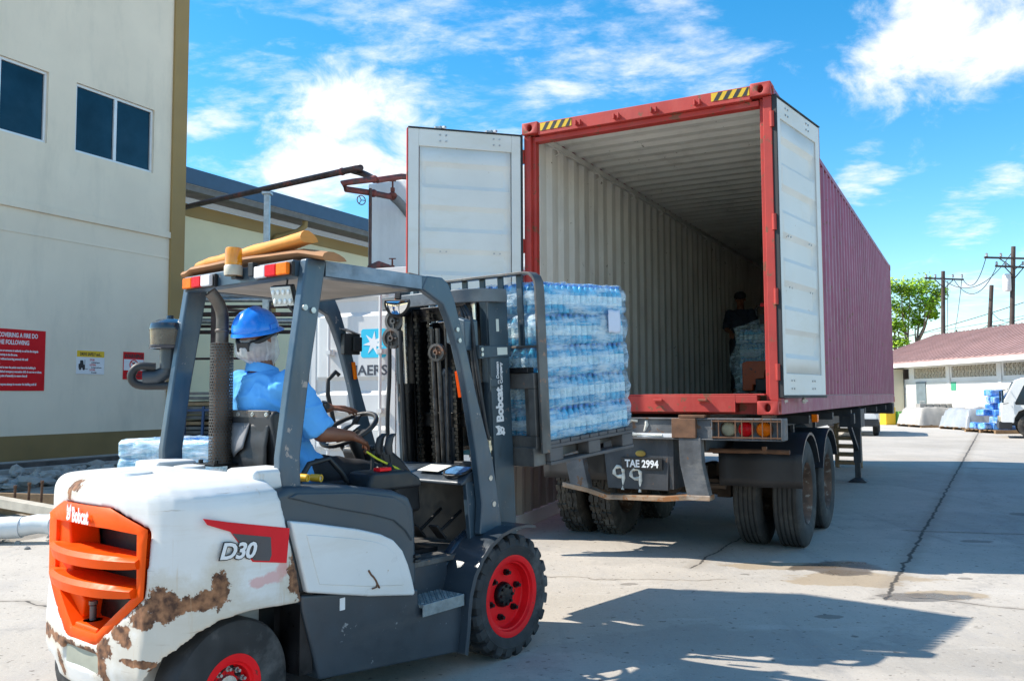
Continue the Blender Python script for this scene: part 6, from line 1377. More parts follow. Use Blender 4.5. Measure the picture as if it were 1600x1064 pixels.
# pallet truck and the wrapped goods beside it
pj = thing('pallet_truck', 'orange pallet truck with tall black tiller inside the container', 'pallet truck', ctw(-1.02, 4.3, CB+.165), -YC)
m_orj = mat('truck_orange', (.55, .09, .012), .45, var=.12, wear=((.1, .05, .03), -.05, 9))
b = MB(); b.prism([(-.28, .06), (-.28, .44), (-.22, .46), (.10, .46), (.10, .30), (.02, .30), (.02, .22), (-.06, .22), (-.06, .14), (-.14, .14), (-.14, .06)], 'y', -.05, .22); b.build('body', m_orj, pj, bevel=.015)
b = MB(); b.box(-.10, .28, -.08, .20, .05, .22); b.cyl((-.02, .0, .075), (.14, .0, .075), .072, n=18); b.box(.02, .24, -.06, .16, .22, .34); b.build('drive_unit', m_dark, pj, bevel=.012)
b = MB(); b.bar((.10, -.02, .30), (.08, -.16, .95), .055, .05); b.bar((.08, -.16, .95), (.08, -.19, 1.08), .16, .03); b.tube([(-.02, -.19, 1.06), (-.05, -.2, 1.14), (.0, -.21, 1.19), (.16, -.21, 1.19), (.21, -.2, 1.14), (.18, -.19, 1.06)], .016, 8); b.build('tiller', m_dark, pj, bevel=.004)
b = MB(); b.obox((.08, -.205, 1.20), (.12, .05, .05)); b.build('tiller_head', m_rimred, pj, bevel=.01)
b = MB()
for x in (-.22, .12): b.box(x, x+.15, .2, 1.35, .06, .11)
b.build('fork', m_orj, pj, bevel=.006)
wg = thing('wrapped_goods', 'low stack of bottles under loose clear film on the pallet truck', 'bottled water', ctw(-1.42, 4.55, CB+.165+.125), -YC)
water_load(wg, .92, .9, 4, .20); wg_off = V((0, .5, 0))
for ch in wg.children: ch.location = wg_off
ff = film(wg, -.03, .95, .02, .98, -.10, .84, 4, .03, film_mat('dusty_film', .12, .5, (.6, .66, .7), .7), seed=5)
b = MB(); rows = []
for i in range(15):
    t = i/14; rows.append([b.v((-.06+.55*s_+.05*sin(t*9+s_*4), -.02-.18*t*(1-s_*.4)+.04*sin(s_*11+t*3), .82-.93*t+.30*s_*(1-t)-.12*s_)) for s_ in [j/10 for j in range(11)]])
for a_, c_ in zip(rows, rows[1:]):
    for i in range(10): b.face([a_[i], a_[i+1], c_[i+1], c_[i]])
b.build('hanging_film', bpy.data.materials['dusty_film'], wg, smooth=180)
# ---------------------------------------------------------------- left: yard clutter by the tall building
def face_loc(x, y, z=0): return BX + Matrix.Rotation(BA, 3, 'Z') @ V((x, y, z))
m_conc = mat('old_concrete', (.36, .345, .32), .9, var=.15, vs=3, bump=.35, bs=25, streak=((.20, .19, .17), .6, (3, 3, 6)))
fd = thing('concrete_footing', 'broken concrete footing along the foot of the tall building', 'footing', BX, BA)
b = MB(); b.box(-5.2, 2.9, -.75, -.003, 0, .22); b.build('upper_ledge', m_conc, fd, bevel=.02)
b = MB(); rg = []
for i in range(41): x = -5.2+8.1*i/40; k = mnoise.noise(V((x*2.2, 3, 1)))*.14; rg.append([(x, -1.5-k, 0), (x, -1.35-k*.6, .09+k*.4), (x, -.76, .13), (x, -.76, 0)])
b.loft(rg); b.build('broken_edge', m_conc, fd)
m_dk = mat('dark_wet_timber', (.09, .08, .075), .8, var=.3, vs=5)
for i, (x0, y0, z, ln, rz, lab) in enumerate(((-4.4, -.35, .26, 6.2, .01, 'long dark timber lying on the footing, nearest the wall'), (-4.2, -.60, .25, 6.0, -.012, 'long dark timber lying on the footing, along its outer edge'))):
    t = thing('timber_beam', lab, 'timber', face_loc(x0, y0, z), BA+rz); b = MB(); b.box(0, ln, -.06, .06, -.035, .055); b.build('beam', m_dk if i else m_conc, t, bevel=.008)
rb = MB(); random.seed(11)
def rock(mb, c, r):
    bm2 = bmesh.new(); bmesh.ops.create_icosphere(bm2, subdivisions=2, radius=1)
    o = V((random.random()*9, random.random()*9, 0)); sc = V((random.uniform(.7, 1.3), random.uniform(.7, 1.3), random.uniform(.45, .8)))*r; mp = {}
    for v_ in bm2.verts: p = v_.co*(1+.55*mnoise.noise(v_.co*1.3+o)); mp[v_] = mb.v(V((p.x*sc.x, p.y*sc.y, p.z*sc.z))+V(c))
    for f in bm2.faces: mb.face([mp[v_] for v_ in f.verts])
    bm2.free()
for i in range(420):
    s_ = random.uniform(-6.5, 1.5); d_ = random.uniform(1.2, 7.4) if i % 3 else random.uniform(5.6, 7.2); p = face_loc(s_, -d_); r_ = random.choice((.02, .025, .03, .04, .05, .07))*random.uniform(.7, 1.5)*(1.4 if d_ < 3 else 1)
    if p.x > -4.35: continue
    rock(rb, (p.x, p.y, r_*.25), r_)
for i in range(170):
    p = face_loc(random.uniform(-3, 2.3), -random.uniform(.8, 2.6)); r_ = random.uniform(.04, .15); rock(rb, (p.x, p.y, random.uniform(.08, .2) if r_ > .07 else .15), r_)
tag(rb.build('rubble', m_conc), 'scattered broken concrete and stones on the dug ground by the building', 'rubble', kind='stuff')
hp = MB(); n = 34; rows = []
for i in range(n+1):
    rows.append([])
    for j in range(n+1):
        x, y = -7.5*i/n, 5.2*j/n; p = face_loc(-6.5+8*i/n, -1.4-5.6*j/n); h = .10*mnoise.noise(V((p.x*1.1, p.y*1.1, 0)))+.07*mnoise.noise(V((p.x*3.1, p.y*3.1, 2)))+.035*mnoise.noise(V((p.x*9, p.y*9, 5)))
        e = min(1, i/4, j/4, (n-i)/4, (n-j)/4)
        rows[-1].append(hp.v((p.x, p.y, max(-.05, (h+.035)*e-.02*(1-e)))))
for a_, c_ in zip(rows, rows[1:]):
    for i in range(n): hp.face([a_[i], a_[i+1], c_[i+1], c_[i]])
tag(hp.build('dirt_ground', mat('dug_earth', (.30, .265, .22), .95, var=.3, vs=3, bump=.8, bs=18, streak=((.13, .105, .08), .7, (3, 3, 3))), smooth=180), kind='structure')
m_pl = mat('pale_plank', (.50, .45, .37), .8, var=.15, vs=4, bump=.12, streak=((.33, .28, .22), .6, (2, 14, 14)))
def plank(name, label, p0, p1, w, h, m):
    t = thing(name, label, 'plank', p0); b_ = MB(); b_.bar((0, 0, 0), V(p1)-V(p0), w, h); b_.build('board', m, t, bevel=.006); return t
plank('wooden_plank', 'thick pale squared timber slanting across the rubble above the white pipe', (-7.2, 10.95, .27), (-5.02, 9.72, .16), .14, .11, m_pl)
plank('formwork_board', 'thin reddish formwork board standing on edge behind the stakes', (-6.9, 11.5, .14), (-5.55, 11.2, .14), .03, .13, m_wood)
plank('formwork_board', 'lower brown board under the end of the pale timber', (-6.6, 10.6, .07), (-5.0, 10.35, .07), .04, .16, m_wood)
for i, (x, y, lab) in enumerate(((-6.32, 10.9, 'rusty steel stake, leftmost of the three'), (-6.17, 10.95, 'rusty steel stake, middle of the three'), (-5.98, 10.9, 'rusty steel stake, rightmost of the three'))):
    t = thing('steel_stake', lab+' by the formwork board', 'stake', (x, y, 0), 0, 'steel stakes in the rubble'); b = MB(); b.cyl((0, 0, 0), (.01, 0, .34+.03*i), .016, n=8); b.cyl((.01, 0, .33+.03*i), (.01, 0, .36+.03*i), .022, n=8); b.build('bar', m_rusty, t, smooth=40)
pv = thing('drain_pipe', 'white plastic drain pipe lying on the ground with its open end to the right', 'pipe', (0, 0, 0))
m_pvc = mat('white_pvc', (.66, .68, .68), .4, var=.06, vs=4, wear=((.3, .26, .2), -.16, 12))
pp = [(-6.5, 8.7, .15), (-5.35, 8.72, .15), (-5.0, 8.75, .16), (-4.83, 8.76, .19), (-4.62, 8.72, .19)]
b = MB(); b.tube(pp, .098, 24, caps=False); b.tube(list(reversed(pp)), .088, 24, caps=False); b.build('pipe_body', m_pvc, pv, smooth=50)
b = MB(); b.lathe([(.099, -.13), (.108, -.13), (.112, 0), (.108, .12), (.099, .12)], (-5.1, 8.742, .157), (1, .06, .02), 24); b.lathe([(.099, -.02), (.112, -.02), (.112, .03), (.099, .03)], (-4.66, 8.73, .19), (1, -.2, 0), 24); b.build('pipe_socket', m_pvc, pv, smooth=40)
# water pallet, pipe rack and board stack behind the forklift
wp = thing('water_load', 'low wrapped block of bottled water on the ground behind the forklift exhaust', 'bottled water', (-4.32, 9.4, .0), -R(12))
m_film2 = film_mat('white_film', .35, .9, (.82, .90, .97), .45)
water_load(wp, 1.15, 1.0, 5, .197, .0655)
for ch in wp.children: ch.location = (0, .5, .02)
film(wp, -.015, 1.13, .0, .99, .03, 1.0, 5, .02, m_film2, seed=9)
pr_ = thing('pipe_rack', 'steel rack of long grey and dark pipes by the warehouse wall', 'rack', (0, 0, 0))
b = MB()
for x, y in ((-7.03, 20.0), (-6.1, 21.3), (-4.7, 20.9)): b.box(x-.05, x+.05, y-.05, y+.05, 0, 3.95)
for z in (3.15, 3.55, 3.95): b.bar((-7.03, 20.0, z), (-6.1, 21.3, z), .07, .07)
b.build('frame', m_bpipe, pr_)
for i, (z, r_, m) in enumerate(((4.02, .04, m_bpipe), (3.80, .06, m_steel), (3.64, .04, m_bpipe), (3.46, .055, m_bpipe), (3.30, .07, m_steel), (3.18, .04, m_bpipe), (3.92, .05, m_steel), (3.05, .05, m_bpipe), (2.40, .03, m_bpipe))):
    b = MB(); b.cyl((-8.05, 20.3+.07*i, z), (-3.4 if i != 8 else -6.7, 20.8+.07*i, z+.03), r_, n=10); b.build('pipe', m, pr_, smooth=50)
bs = thing('board_stack', 'tall stack of used formwork boards in a blue steel crate frame', 'board stack', (-6.15, 15.6, 0), R(-8))
random.seed(3)
for i in range(15):
    b = MB(); z = .30+i*.088; b.obox((.38+random.uniform(-.05, .05), .5, z), (.78+random.uniform(-.08, .08), 1.1, .055), rz=random.uniform(-.06, .06), rx=random.uniform(-.02, .02)); b.build('board', m_wood if i % 4 == 0 else mat('grey_board_%d' % i, (.13+.03*(i % 3), .12+.025*(i % 3), .11+.02*(i % 3)), .85, var=.25, vs=6), bs)
b = MB(); m_blf = mat('blue_frame', (.02, .06, .16), .5, var=.2)
for z in (.25, .75, 1.22): b.bar((-.12, -.12, z), (.95, -.12, z+.02), .04, .04); b.bar((-.12, -.12, z), (-.12, 1.1, z), .04, .04)
for x in (-.12, .20, .55, .95): b.bar((x, -.12, 0), (x+.06, -.12, 1.30), .04, .04)
b.build('crate_frame', m_blf, bs)

# ---------------------------------------------------------------- right: low white building and what stands before it
m_lw = mat('white_painted_block', (.74, .72, .68), .8, var=.04, vs=.6, bump=.08, bs=40)
m_lc = mat('cream_painted_wall', (.62, .56, .45), .8, var=.05, vs=.8)
m_rt = mat('red_metal_roof', (.40, .245, .22), .7, var=.12, vs=.8, streak=((.48, .33, .32), .6, (.6, 6, 1)))
LBX = V((20.6, 24.0, 0)); LBA = R(92)
lw = thing('low_building', 'low white block building with red metal roof and rows of pierced vent blocks', 'building', LBX, LBA)     # x runs away along the front, y towards the yard
b = MB(); b.box(0, 23, -.25, 0, 0, 2.05); b.box(0, 23, -.25, -.02, 2.05, 2.2); b.box(0, 23, -.25, -.002, 2.72, 3.15)
for x in (0, 3.0, 7.3, 11.3, 15.2, 18.6): b.box(x-.25, x+.25, -.25, -.001, 2.2, 2.72)
b.box(0, 23, -8, -7.8, 0, 3.1); b.box(22.8, 23, -7.8, -.25, 0, 3.1); b.box(0, .2, -7.8, -.25, 0, 3.1); b.build('wall', m_lw, lw)
b = MB()
for z in (1.45, 1.72, 1.99): b.box(0, 23, .0, .012, z, z+.02)
b.build('block_course', m_lc, lw)
b = MB()
for x in (3.0, 7.3, 11.3, 15.2): b.box(x-.12, x+.12, .001, .03, 0, 2.72)
b.build('pilaster', m_lw, lw)
for x0, x1 in ((.25, 2.75), (3.25, 7.05), (7.55, 11.05), (11.55, 14.95), (15.45, 18.35)):
    b = MB(); k = int((x1-x0)/.27); w_ = (x1-x0)/k
    for i in range(k):
        for j in range(2):
            cx, cz = x0+w_*(i+.5), 2.33+j*.26
            b.box(x0+w_*i, x0+w_*i+.03, -.2, -.03, cz-.13, cz+.13); b.bar((cx-.1, -.1, cz-.11), (cx+.1, -.1, cz+.11), .03, .12, (0, 1, 0)); b.bar((cx-.1, -.1, cz+.11), (cx+.1, -.1, cz-.11), .03, .12, (0, 1, 0)); b.box(cx-.045, cx+.045, -.17, -.04, cz-.045, cz+.045)
    for j in range(3): b.box(x0, x1, -.2, -.03, 2.2+j*.26-.012, 2.2+j*.26+.012)
    b.build('vent_blocks', m_lc, lw)
    b = MB(); b.box(x0, x1, -.24, -.23, 2.2, 2.72); b.build('vent_dark', m_dark, lw)
b = MB(); b.loft([[(-1.2, .85, 3.02), (-1.2, -3.9, 4.75), (-1.2, -3.9, 4.68), (-1.2, .85, 2.95)], [(23.6, .85, 3.02), (23.6, -3.9, 4.75), (23.6, -3.9, 4.68), (23.6, .85, 2.95)]]); b.loft([[(-1.2, -3.9, 4.75), (-1.2, -8.6, 3.0), (-1.2, -8.6, 2.93), (-1.2, -3.9, 4.68)], [(23.6, -3.9, 4.75), (23.6, -8.6, 3.0), (23.6, -8.6, 2.93), (23.6, -3.9, 4.68)]])
for i in range(62): x = -1.1+i*.4; b.bar((x, .86, 3.035), (x, -3.9, 4.77), .05, .03)
b.build('roof', m_rt, lw)
b = MB(); b.box(2.0, 23.6, .80, .86, 2.76, 2.95); b.box(-1.2, 1.9, .80, .86, 2.70, 2.93); b.box(-1.2, 23.6, 0, .80, 2.90, 2.93); b.build('fascia', m_lw, lw)
b = MB(); b.box(17.2, 18.1, .002, .05, 0, 2.05); dr = b.build('door', mat('louvred_door', (.16, .20, .22), .5, var=.15), lw)
b = MB()
for i in range(14): b.obox((17.5, .06, .2+i*.07), (.5, .02, .045), rx=.5)
b.build('louvre', m_steel, dr)
b = MB(); b.box(14.6, 15.0, .001, .02, 1.62, 2.0); b.build('green_notice', mat('notice_green', (.05, .35, .2), .5), lw)
for i, (x, w_, h_, lab, m, yy) in enumerate(((19.3, 1.2, 2.72, 'tall cream cabinet beside the louvred door of the low building', m_lc, .05), (20.9, 1.1, 2.8, 'tall bright white cabinet at the end of the low building', m_lw, .4))):
    t = thing('tall_cabinet', lab, 'cabinet', LBX+Matrix.Rotation(LBA, 3, 'Z') @ V((x, yy, 0)), LBA); b = MB(); b.box(0, w_, 0, .9, .12, h_); b.build('body', m, t, bevel=.02)
    b = MB(); b.box(.06, w_/2-.01, .9, .92, .2, h_-.1); b.box(w_/2+.01, w_-.06, .9, .92, .2, h_-.1); b.build('door', m, t, bevel=.01)
    b = MB(); b.box(w_/2-.05, w_/2-.03, .92, .95, 1.1, 1.3); b.box(.05, .15, .1, .2, 0, .12); b.box(w_-.15, w_-.05, .7, .8, 0, .12); b.build('handle', m_steel, t)
m_tarp = mat('pale_tarpaulin', (.40, .38, .35), .6, var=.12, vs=2.5, bump=.3, bs=9)
m_tarp2 = mat('grey_plastic_sheet', (.33, .35, .37), .35, var=.12, vs=2.5, bump=.3, bs=8)
def heap(name, label, loc, sx_, sy_, h, m, seed, extra=None):
    t = thing(name, label, 'covered stack', loc, R(4)); b_ = MB(); n_ = 24; rows_ = []
    for i in range(n_+1):
        rr_ = []
        for j in range(n_+1):
            u, v_ = i/n_*2-1, j/n_*2-1; q = max(abs(u), abs(v_)); z = h*min(1, (1-q)*5)**.6 if q < 1 else 0
            z *= 1+.28*mnoise.noise(V((u*1.3+seed, v_*1.3, 1))); k = 1-.05*z/h; rr_.append(b_.v((sx_*u*k+.05*mnoise.noise(V((u*5, v_*5, seed))), sy_*v_*k+.05*mnoise.noise(V((v_*5, u*5, seed+3))), z+.10+.05*mnoise.noise(V((u*6+seed, v_*6, 4))))))
        rows_.append(rr_)
    for a_, c_ in zip(rows_, rows_[1:]):
        for i in range(n_): b_.face([a_[i], a_[i+1], c_[i+1], c_[i]])
    b_.build('cover', m, t, smooth=60)
    b_ = MB()
    for k in range(3): b_.box(-sx_*.95, sx_*.95, -sy_+k*sy_*.95, -sy_+k*sy_*.95+.1, 0, .10)
    for k in range(5): b_.box(-sx_+k*sx_*.47, -sx_+k*sx_*.47+.1, -sy_*.95, sy_*.95, .101, .125)
    b_.build('pallet_base', m_wood, t); return t
t = heap('covered_stack', 'rumpled cream tarpaulin over a stack of grey blocks, left of the grey sheeted stack', (18.9, 38.2, 0), 1.3, 1.0, .78, m_tarp, 1)
b = MB()
for i in range(5): b.obox((-.6+i*.3, .1, .92), (.28, .4, .2), rz=.05*i)
b.build('blocks', m_conc, t)
heap('covered_stack', 'grey plastic sheeted stack between the tarpaulin and the blue bottles', (19.1, 35.1, 0), 1.1, 1.0, .74, m_tarp2, 5)
t = thing('bottle_stack', 'untidy blue heap of bottled water packs on wooden pallets by the truck', 'bottled water', (18.7, 32.2, 0), R(4))
b = MB()
for k in range(3): b.box(-1.2, 1.3, -1+k*.9, -.9+k*.9, 0, .1)
for k in range(8): b.box(-1.2, 1.3, -1+k*.27, -.83+k*.27, .101, .125)
b.build('pallet_base', m_wood, t)
m_bp = mat('blue_pack', (.10, .32, .75), .25, var=.35, vs=5, coat=.4, streak=((.70, .80, .9), .9, (4, 4, 4)))
random.seed(21)
for i in range(42):
    lvl = i // 8; b = MB(); b.obox((random.uniform(-1.0+lvl*.12, .6-lvl*.05), random.uniform(-.75, .7), .24+lvl*.25), (.5, .36, .24), rz=random.uniform(-.6, .6), rx=random.uniform(-.12, .12), ry=random.uniform(-.15, .15)); b.build('bottle_pack', m_bp, t, bevel=.05)
t = thing('plastic_crate', 'green and yellow plastic crate at the end of the white cabinets', 'crate', (19.1, 41.3, 0), R(15)); b = MB(); m_grn = mat('crate_green', (.18, .50, .12), .5, var=.15)
for x0, x1, y0, y1 in ((-.9, .9, -.5, -.45), (-.9, .9, .45, .5), (-.9, -.85, -.45, .45), (.85, .9, -.45, .45)): b.box(x0, x1, y0, y1, 0, .62)
b.box(-.85, .85, -.45, .45, .02, .06); b.build('crate_body', m_grn, t, bevel=.01)
b = MB(); b.box(-1.5, -.95, -.35, .25, 0, .85); b.build('yellow_box', m_yel, t, bevel=.03)
t = thing('plastic_chair', 'orange plastic chair standing beside the green crate', 'chair', (19.8, 40.0, 0), R(200)); m_oc = mat('chair_orange', (.72, .20, .06), .5)
b = MB(); b.box(-.25, .25, -.25, .25, .42, .46); b.build('seat', m_oc, t, bevel=.01); b = MB(); b.obox((0, .26, .72), (.5, .04, .5), rx=-.15); b.build('backrest', m_oc, t, bevel=.01)
for x in (-.22, .22):
    for y in (-.22, .22): b = MB(); b.bar((x, y, 0), (x, y, .42), .04, .04); b.build('leg', m_oc, t)
for i, (x, lab) in enumerate(((16.6, 'left one'), (17.5, 'right one'))):
    t = thing('white_drum', 'white plastic drum on the far side of the yard, '+lab+' under the trailer end', 'drum', (x+1.0, 41.6+.3*i, 0), 0, 'white drums'); b = MB(); b.lathe([(.26, 0), (.29, .04), (.29, .40), (.30, .42), (.29, .44), (.29, .82), (.26, .87), (.06, .88), (.06, .92), (0, .92)], n=20); b.build('drum_body', m_lw, t, smooth=40)
# white cab truck
tr = thing('truck', 'small white cab-over truck parked at the right edge, facing left', 'truck', (16.5, 28.9, 0), R(152))    # local +x is its front
m_trw = mat('truck_white', (.72, .73, .73), .25, var=.03, coat=.6)
cabp = [(.02, .55), (.0, .95), (-.03, 1.12), (-.42, 1.90), (-.62, 1.98), (-1.62, 2.0), (-1.70, 1.95), (-1.72, .55), (-1.20, .55), (-1.12, .80), (-.95, .95), (-.70, .97), (-.50, .88), (-.38, .66), (-.36, .50), (-.02, .50)]
b = MB(); b.prism(cabp, 'y', -.92, .92); cb_ = b.build('cab', m_trw, tr, bevel=.05)
for s in (-1, 1):
    b = MB(); b.prism([(-.42, 1.10), (-.40, 1.16), (-.66, 1.72), (-.72, 1.76), (-1.30, 1.76), (-1.34, 1.70), (-1.34, 1.12), (-1.28, 1.08)], 'y', *sorted((s*.915, s*.925))); b.build('side_window', m_glass, cb_)
    b = MB(); b.bar((-.22, s*.95, 1.15), (-.06, s*1.12, 1.12), .02, .02); b.bar((-.22, s*.95, 1.62), (-.06, s*1.12, 1.55), .02, .02); b.obox((-.05, s*1.14, 1.36), (.06, .18, .40)); b.build('wing_mirror', m_glass, cb_, bevel=.02)
    b = MB(); b.box(-1.30, -1.16, *sorted((s*.92, s*.94)), .98, 1.02); b.build('door_handle', m_dark, cb_)
b = MB(); b.loft([[(-.05, -.82, 1.17), (-.05, .82, 1.17), (-.415, .78, 1.86), (-.415, -.78, 1.86)], [(-.035, -.82, 1.17), (-.035, .82, 1.17), (-.40, .78, 1.868), (-.40, -.78, 1.868)]]); b.build('windscreen', m_glass, cb_)
b = MB(); b.box(-.30, .08, -.92, .92, .30, .54); b.box(-4.6, -.35, -.42, -.30, .50, .68); b.box(-4.6, -.35, .30, .42, .50, .68); b.build('bumper', m_dark, tr, bevel=.02)
b = MB(); b.obox((.03, .70, .62), (.06, .26, .16)); b.obox((.03, -.70, .62), (.06, .26, .16)); b.build('headlight', m_lens['clear'], tr, bevel=.01)
b = MB(); b.box(-4.9, -1.85, -1.0, 1.0, .85, .92); b.box(-1.90, -1.82, -1.0, 1.0, .92, 1.7)
for x in (-2.2, -3.2, -4.2): b.box(x, x+.06, -1.0, -.96, .92, 1.35); b.box(x, x+.06, .96, 1.0, .92, 1.35)
b.box(-4.9, -1.9, -1.0, -.97, 1.15, 1.35); b.box(-4.9, -1.9, .97, 1.0, 1.15, 1.35); b.build('cargo_bed', m_steel, tr)
b = MB(); b.box(-1.70, -.06, -.86, .86, .42, .56); b.box(-1.25, -.3, -.60, .60, .5, .95); b.build('engine_box', m_grease, tr); b = MB(); b.box(-2.1, -1.75, .5, .98, 1.0, 1.6); b.build('air_filter', m_dark, tr, bevel=.05)
wt = truck_wheel('wheel', .40, .22, .2, 0, .06, m_tyred); wt.parent = tr; fst = True
for x in (-.85, -3.7):
    for s in (-1, 1):
        w = wt if fst else dup(wt, (0, 0, 0)); fst = False; w.location = (x, s*.80, .40); w.rotation_euler = (0, 0, R(90)*s)
# white van seen between the landing legs
vn = thing('van', 'white van with a dark rear bumper, half hidden behind the trailer legs', 'van', (11.95, 30.0, 0), R(66))   # local +x front, rear towards us
vp = [(0, .42), (-.03, .60), (.02, 1.0), (.16, 1.55), (.30, 1.66), (2.6, 1.70), (3.2, 1.55), (3.7, 1.12), (4.4, .98), (4.5, .55), (4.45, .35), (.05, .35)]
b = MB(); b.prism(vp, 'y', -.82, .82); vb = b.build('body', m_trw, vn, bevel=.07)
b = MB(); b.loft([[(.03, y, 1.06) for y in (-.70, .70)]+[(.145, y, 1.50) for y in (.62, -.62)], [(.015, y, 1.06) for y in (-.70, .70)]+[(.13, y, 1.50) for y in (.62, -.62)]]); b.build('rear_window', m_glass, vb)
for s in (-1, 1):
    b = MB(); b.prism([(.35, 1.1), (.42, 1.5), (2.6, 1.52), (3.1, 1.15)], 'y', *sorted((s*.815, s*.825))); b.build('side_window', m_glass, vb); b = MB(); b.box(-.035, .05, *sorted((s*.66, s*.825)), .80, 1.12); b.build('tail_light', m_lens['red'], vb, bevel=.01)
b = MB(); b.box(-.09, .25, -.84, .84, .34, .60); b.build('bumper', m_fend, vn, bevel=.04); b = MB(); b.box(-.045, -.02, -.26, .26, .68, .80); b.build('number_plate', m_white, vn)
wv = truck_wheel('wheel', .32, .19, .2, 0, .05, m_tyred); wv.parent = vn; fst = True
for x in (.75, 3.5):
    for s in (-1, 1):
        w = wv if fst else dup(wv, (0, 0, 0)); fst = False; w.location = (x, s*.72, .32); w.rotation_euler = (0, 0, R(90)*s)
# tree
m_leaf = mat('leaf_green', (.28, .46, .012), .6, var=.35, vs=1.4, trans=0, streak=((.48, .52, .02), .7, (.8, .8, .8)))
m_bark = mat('tree_bark', (.20, .13, .09), .9, var=.3, vs=5)
random.seed(5); TX = V((27.9, 60, 0)); te = thing('tree', 'bright green windswept tree beside the far end of the red container', 'tree', TX)
crown = ((.3, .0, 8.5, 1.0), (1.3, .3, 9.1, .95), (2.15, -.2, 8.5, .62), (.1, .5, 7.2, .95), (1.2, -.4, 7.7, .95), (1.75, .2, 7.0, .5), (-.4, -.3, 8.9, .85), (.8, .4, 6.5, .6), (-.6, .2, 6.2, .7), (-1.2, .2, 7.6, .9), (-.9, -.3, 5.0, .7), (-.1, -.2, 4.1, .6), (.5, .3, 4.3, .45), (1.7, .1, 7.9, .5), (-1.5, 0, 9.0, .8), (-1.6, .2, 6.2, .8))
b = MB()
for i, (sx_, l_) in enumerate(((-.5, -.25), (.0, .05), (.3, .35))): b.tube(cr([(sx_*.4, 0, 0), (sx_*.7, .1*i, 1.6), (sx_+l_*.6, .1, 3.4), (sx_+l_*1.6, .1*i, 5.4)]), [.20-.007*k for k in range(16)], 8)
for i, (cx, cy, cz, r_) in enumerate(crown):
    t0 = ((-.9, 0, 4.6), (.05, .1, 4.9), (.75, .2, 4.9))[0 if cx < -.5 else (1 if cx < .7 else 2)]
    if cz < 5.2: t0 = (t0[0]*.6, 0, 2.8)
    m_ = V(t0).lerp(V((cx, cy, cz)), .5)+V((random.uniform(-.2, .2), random.uniform(-.2, .2), -.15)); b.tube(cr([t0, m_, (cx, cy, cz)]), [.08-.006*k for k in range(11)], 6)
    for k in range(4): b.tube([(cx, cy, cz-.1), (cx+random.uniform(-.8, .8)*r_, cy+random.uniform(-.6, .6)*r_, cz+random.uniform(-.4, .7)*r_)], [.025, .01], 5)
b.build('trunk', m_bark, te, smooth=60)
b = MB()
for cx, cy, cz, r_ in crown:
    for i in range(int(620*r_)):
        d = V((random.gauss(0, 1), random.gauss(0, 1), random.gauss(0, .62))); 
        if d.length > 1.7: continue
        p = V((cx, cy, cz))+d*(.62*r_)+V((.18, 0, .05)); s_ = random.uniform(.08, .17); a1 = V((random.uniform(-.4, 1), random.uniform(-.8, .8), random.uniform(-.5, .4))).normalized(); a2 = a1.orthogonal().normalized()*.6
        b.sheet([p-a1*s_, p+a2*s_, p+a1*s_, p-a2*s_])
b.build('crown', m_leaf, te)
# poles and lines
m_pole = mat('creosoted_pole', (.085, .062, .052), .85, var=.3, vs=2, streak=((.18, .14, .12), .5, (6, 6, .6)))
poles = []
for i, (x, y, h, lean, lab, arms) in enumerate(((24.2, 48, 8.4, (.035, 0), 'utility pole with one crossarm beside the tree', ((7.95, 1.1),)), (24.9, 45, 7.2, (.085, 0), 'bare leaning pole without crossarms', ()), (24.45, 42, 8.75, (.06, 0), 'tall utility pole with two crossarms and a transformer can', ((8.15, 1.5), (7.72, .95))), (47.1, 90, 8.2, (0, 0), 'small far pole with a crossarm over the roof', ((7.3, 1.8),)), (40, 100, 5.4, (0, 0), 'short far pole half hidden by the tree', ((4.9, 1.2),)))):
    t = thing('utility_pole', lab, 'pole', (x, y, 0), 0, 'utility poles'); top = V((lean[0]*h, lean[1]*h, h)); poles.append((V((x, y, 0)), top, arms))
    b = MB(); b.cyl((0, 0, 0), top, .14, .10, n=12); b.build('shaft', m_pole, t, smooth=50)
    for z, hw in arms:
        c = top*(z/h); b = MB(); b.bar(c+V((-hw, -.12, .04)), c+V((hw, -.12, -.05)), .08, .09); b.bar(c+V((-hw*.5, -.12, -.02)), c+V((0, -.12, -.55)), .04, .04); b.bar(c+V((hw*.5, -.12, -.02)), c+V((0, -.12, -.55)), .04, .04); ar = b.build('crossarm', m_pole, t)
        b = MB()
        for k in (-.92, -.45, .45, .92): b.lathe([(.03, .05), (.07, .10), (.05, .16), (.07, .20), (.0, .26)], c+V((hw*k, -.12, .02)), n=10)
        b.build('insulator', m_steel, ar, smooth=50)
    if i == 2: b = MB(); c = top*(6.95/h)+V((-.32, -.05, 0)); b.lathe([(.0, -.45), (.17, -.43), (.19, -.35), (.19, .35), (.15, .42), (0, .43)], c, n=16); b.build('transformer', m_lw, t, smooth=40)
m_wire = mat('power_cable', (.03, .03, .035), .6)
def wire(label, p0, p1, sag, r_=.02):
    p0, p1 = V(p0), V(p1); b_ = MB(); b_.tube([p0.lerp(p1, t)+V((0, 0, -sag*4*t*(1-t))) for t in [i/18 for i in range(19)]], r_, 5); tag(b_.build('power_line', m_wire, smooth=80), label, 'power line', 'overhead power lines')
A = lambda i, f, k=0: poles[i][0]+poles[i][1]*f+V((k, -.12, 0))
wire('upper thin cable from the left arm tip of the two-armed pole to the single-armed pole', A(2, .945, -1.4), A(0, .955, 1.0), .9)
wire('second thin cable from the lower arm of the two-armed pole to the single-armed pole', A(2, .88, -.9), A(0, .95, .5), 1.1)
wire('thin cable from the top of the two-armed pole to its single-armed neighbour', A(2, .99), A(0, .955, -.2), 1.2)
wire('steep cable from the single crossarm end down to the small far pole', A(0, .945, 1.0), A(3, .97, -.3), .4)
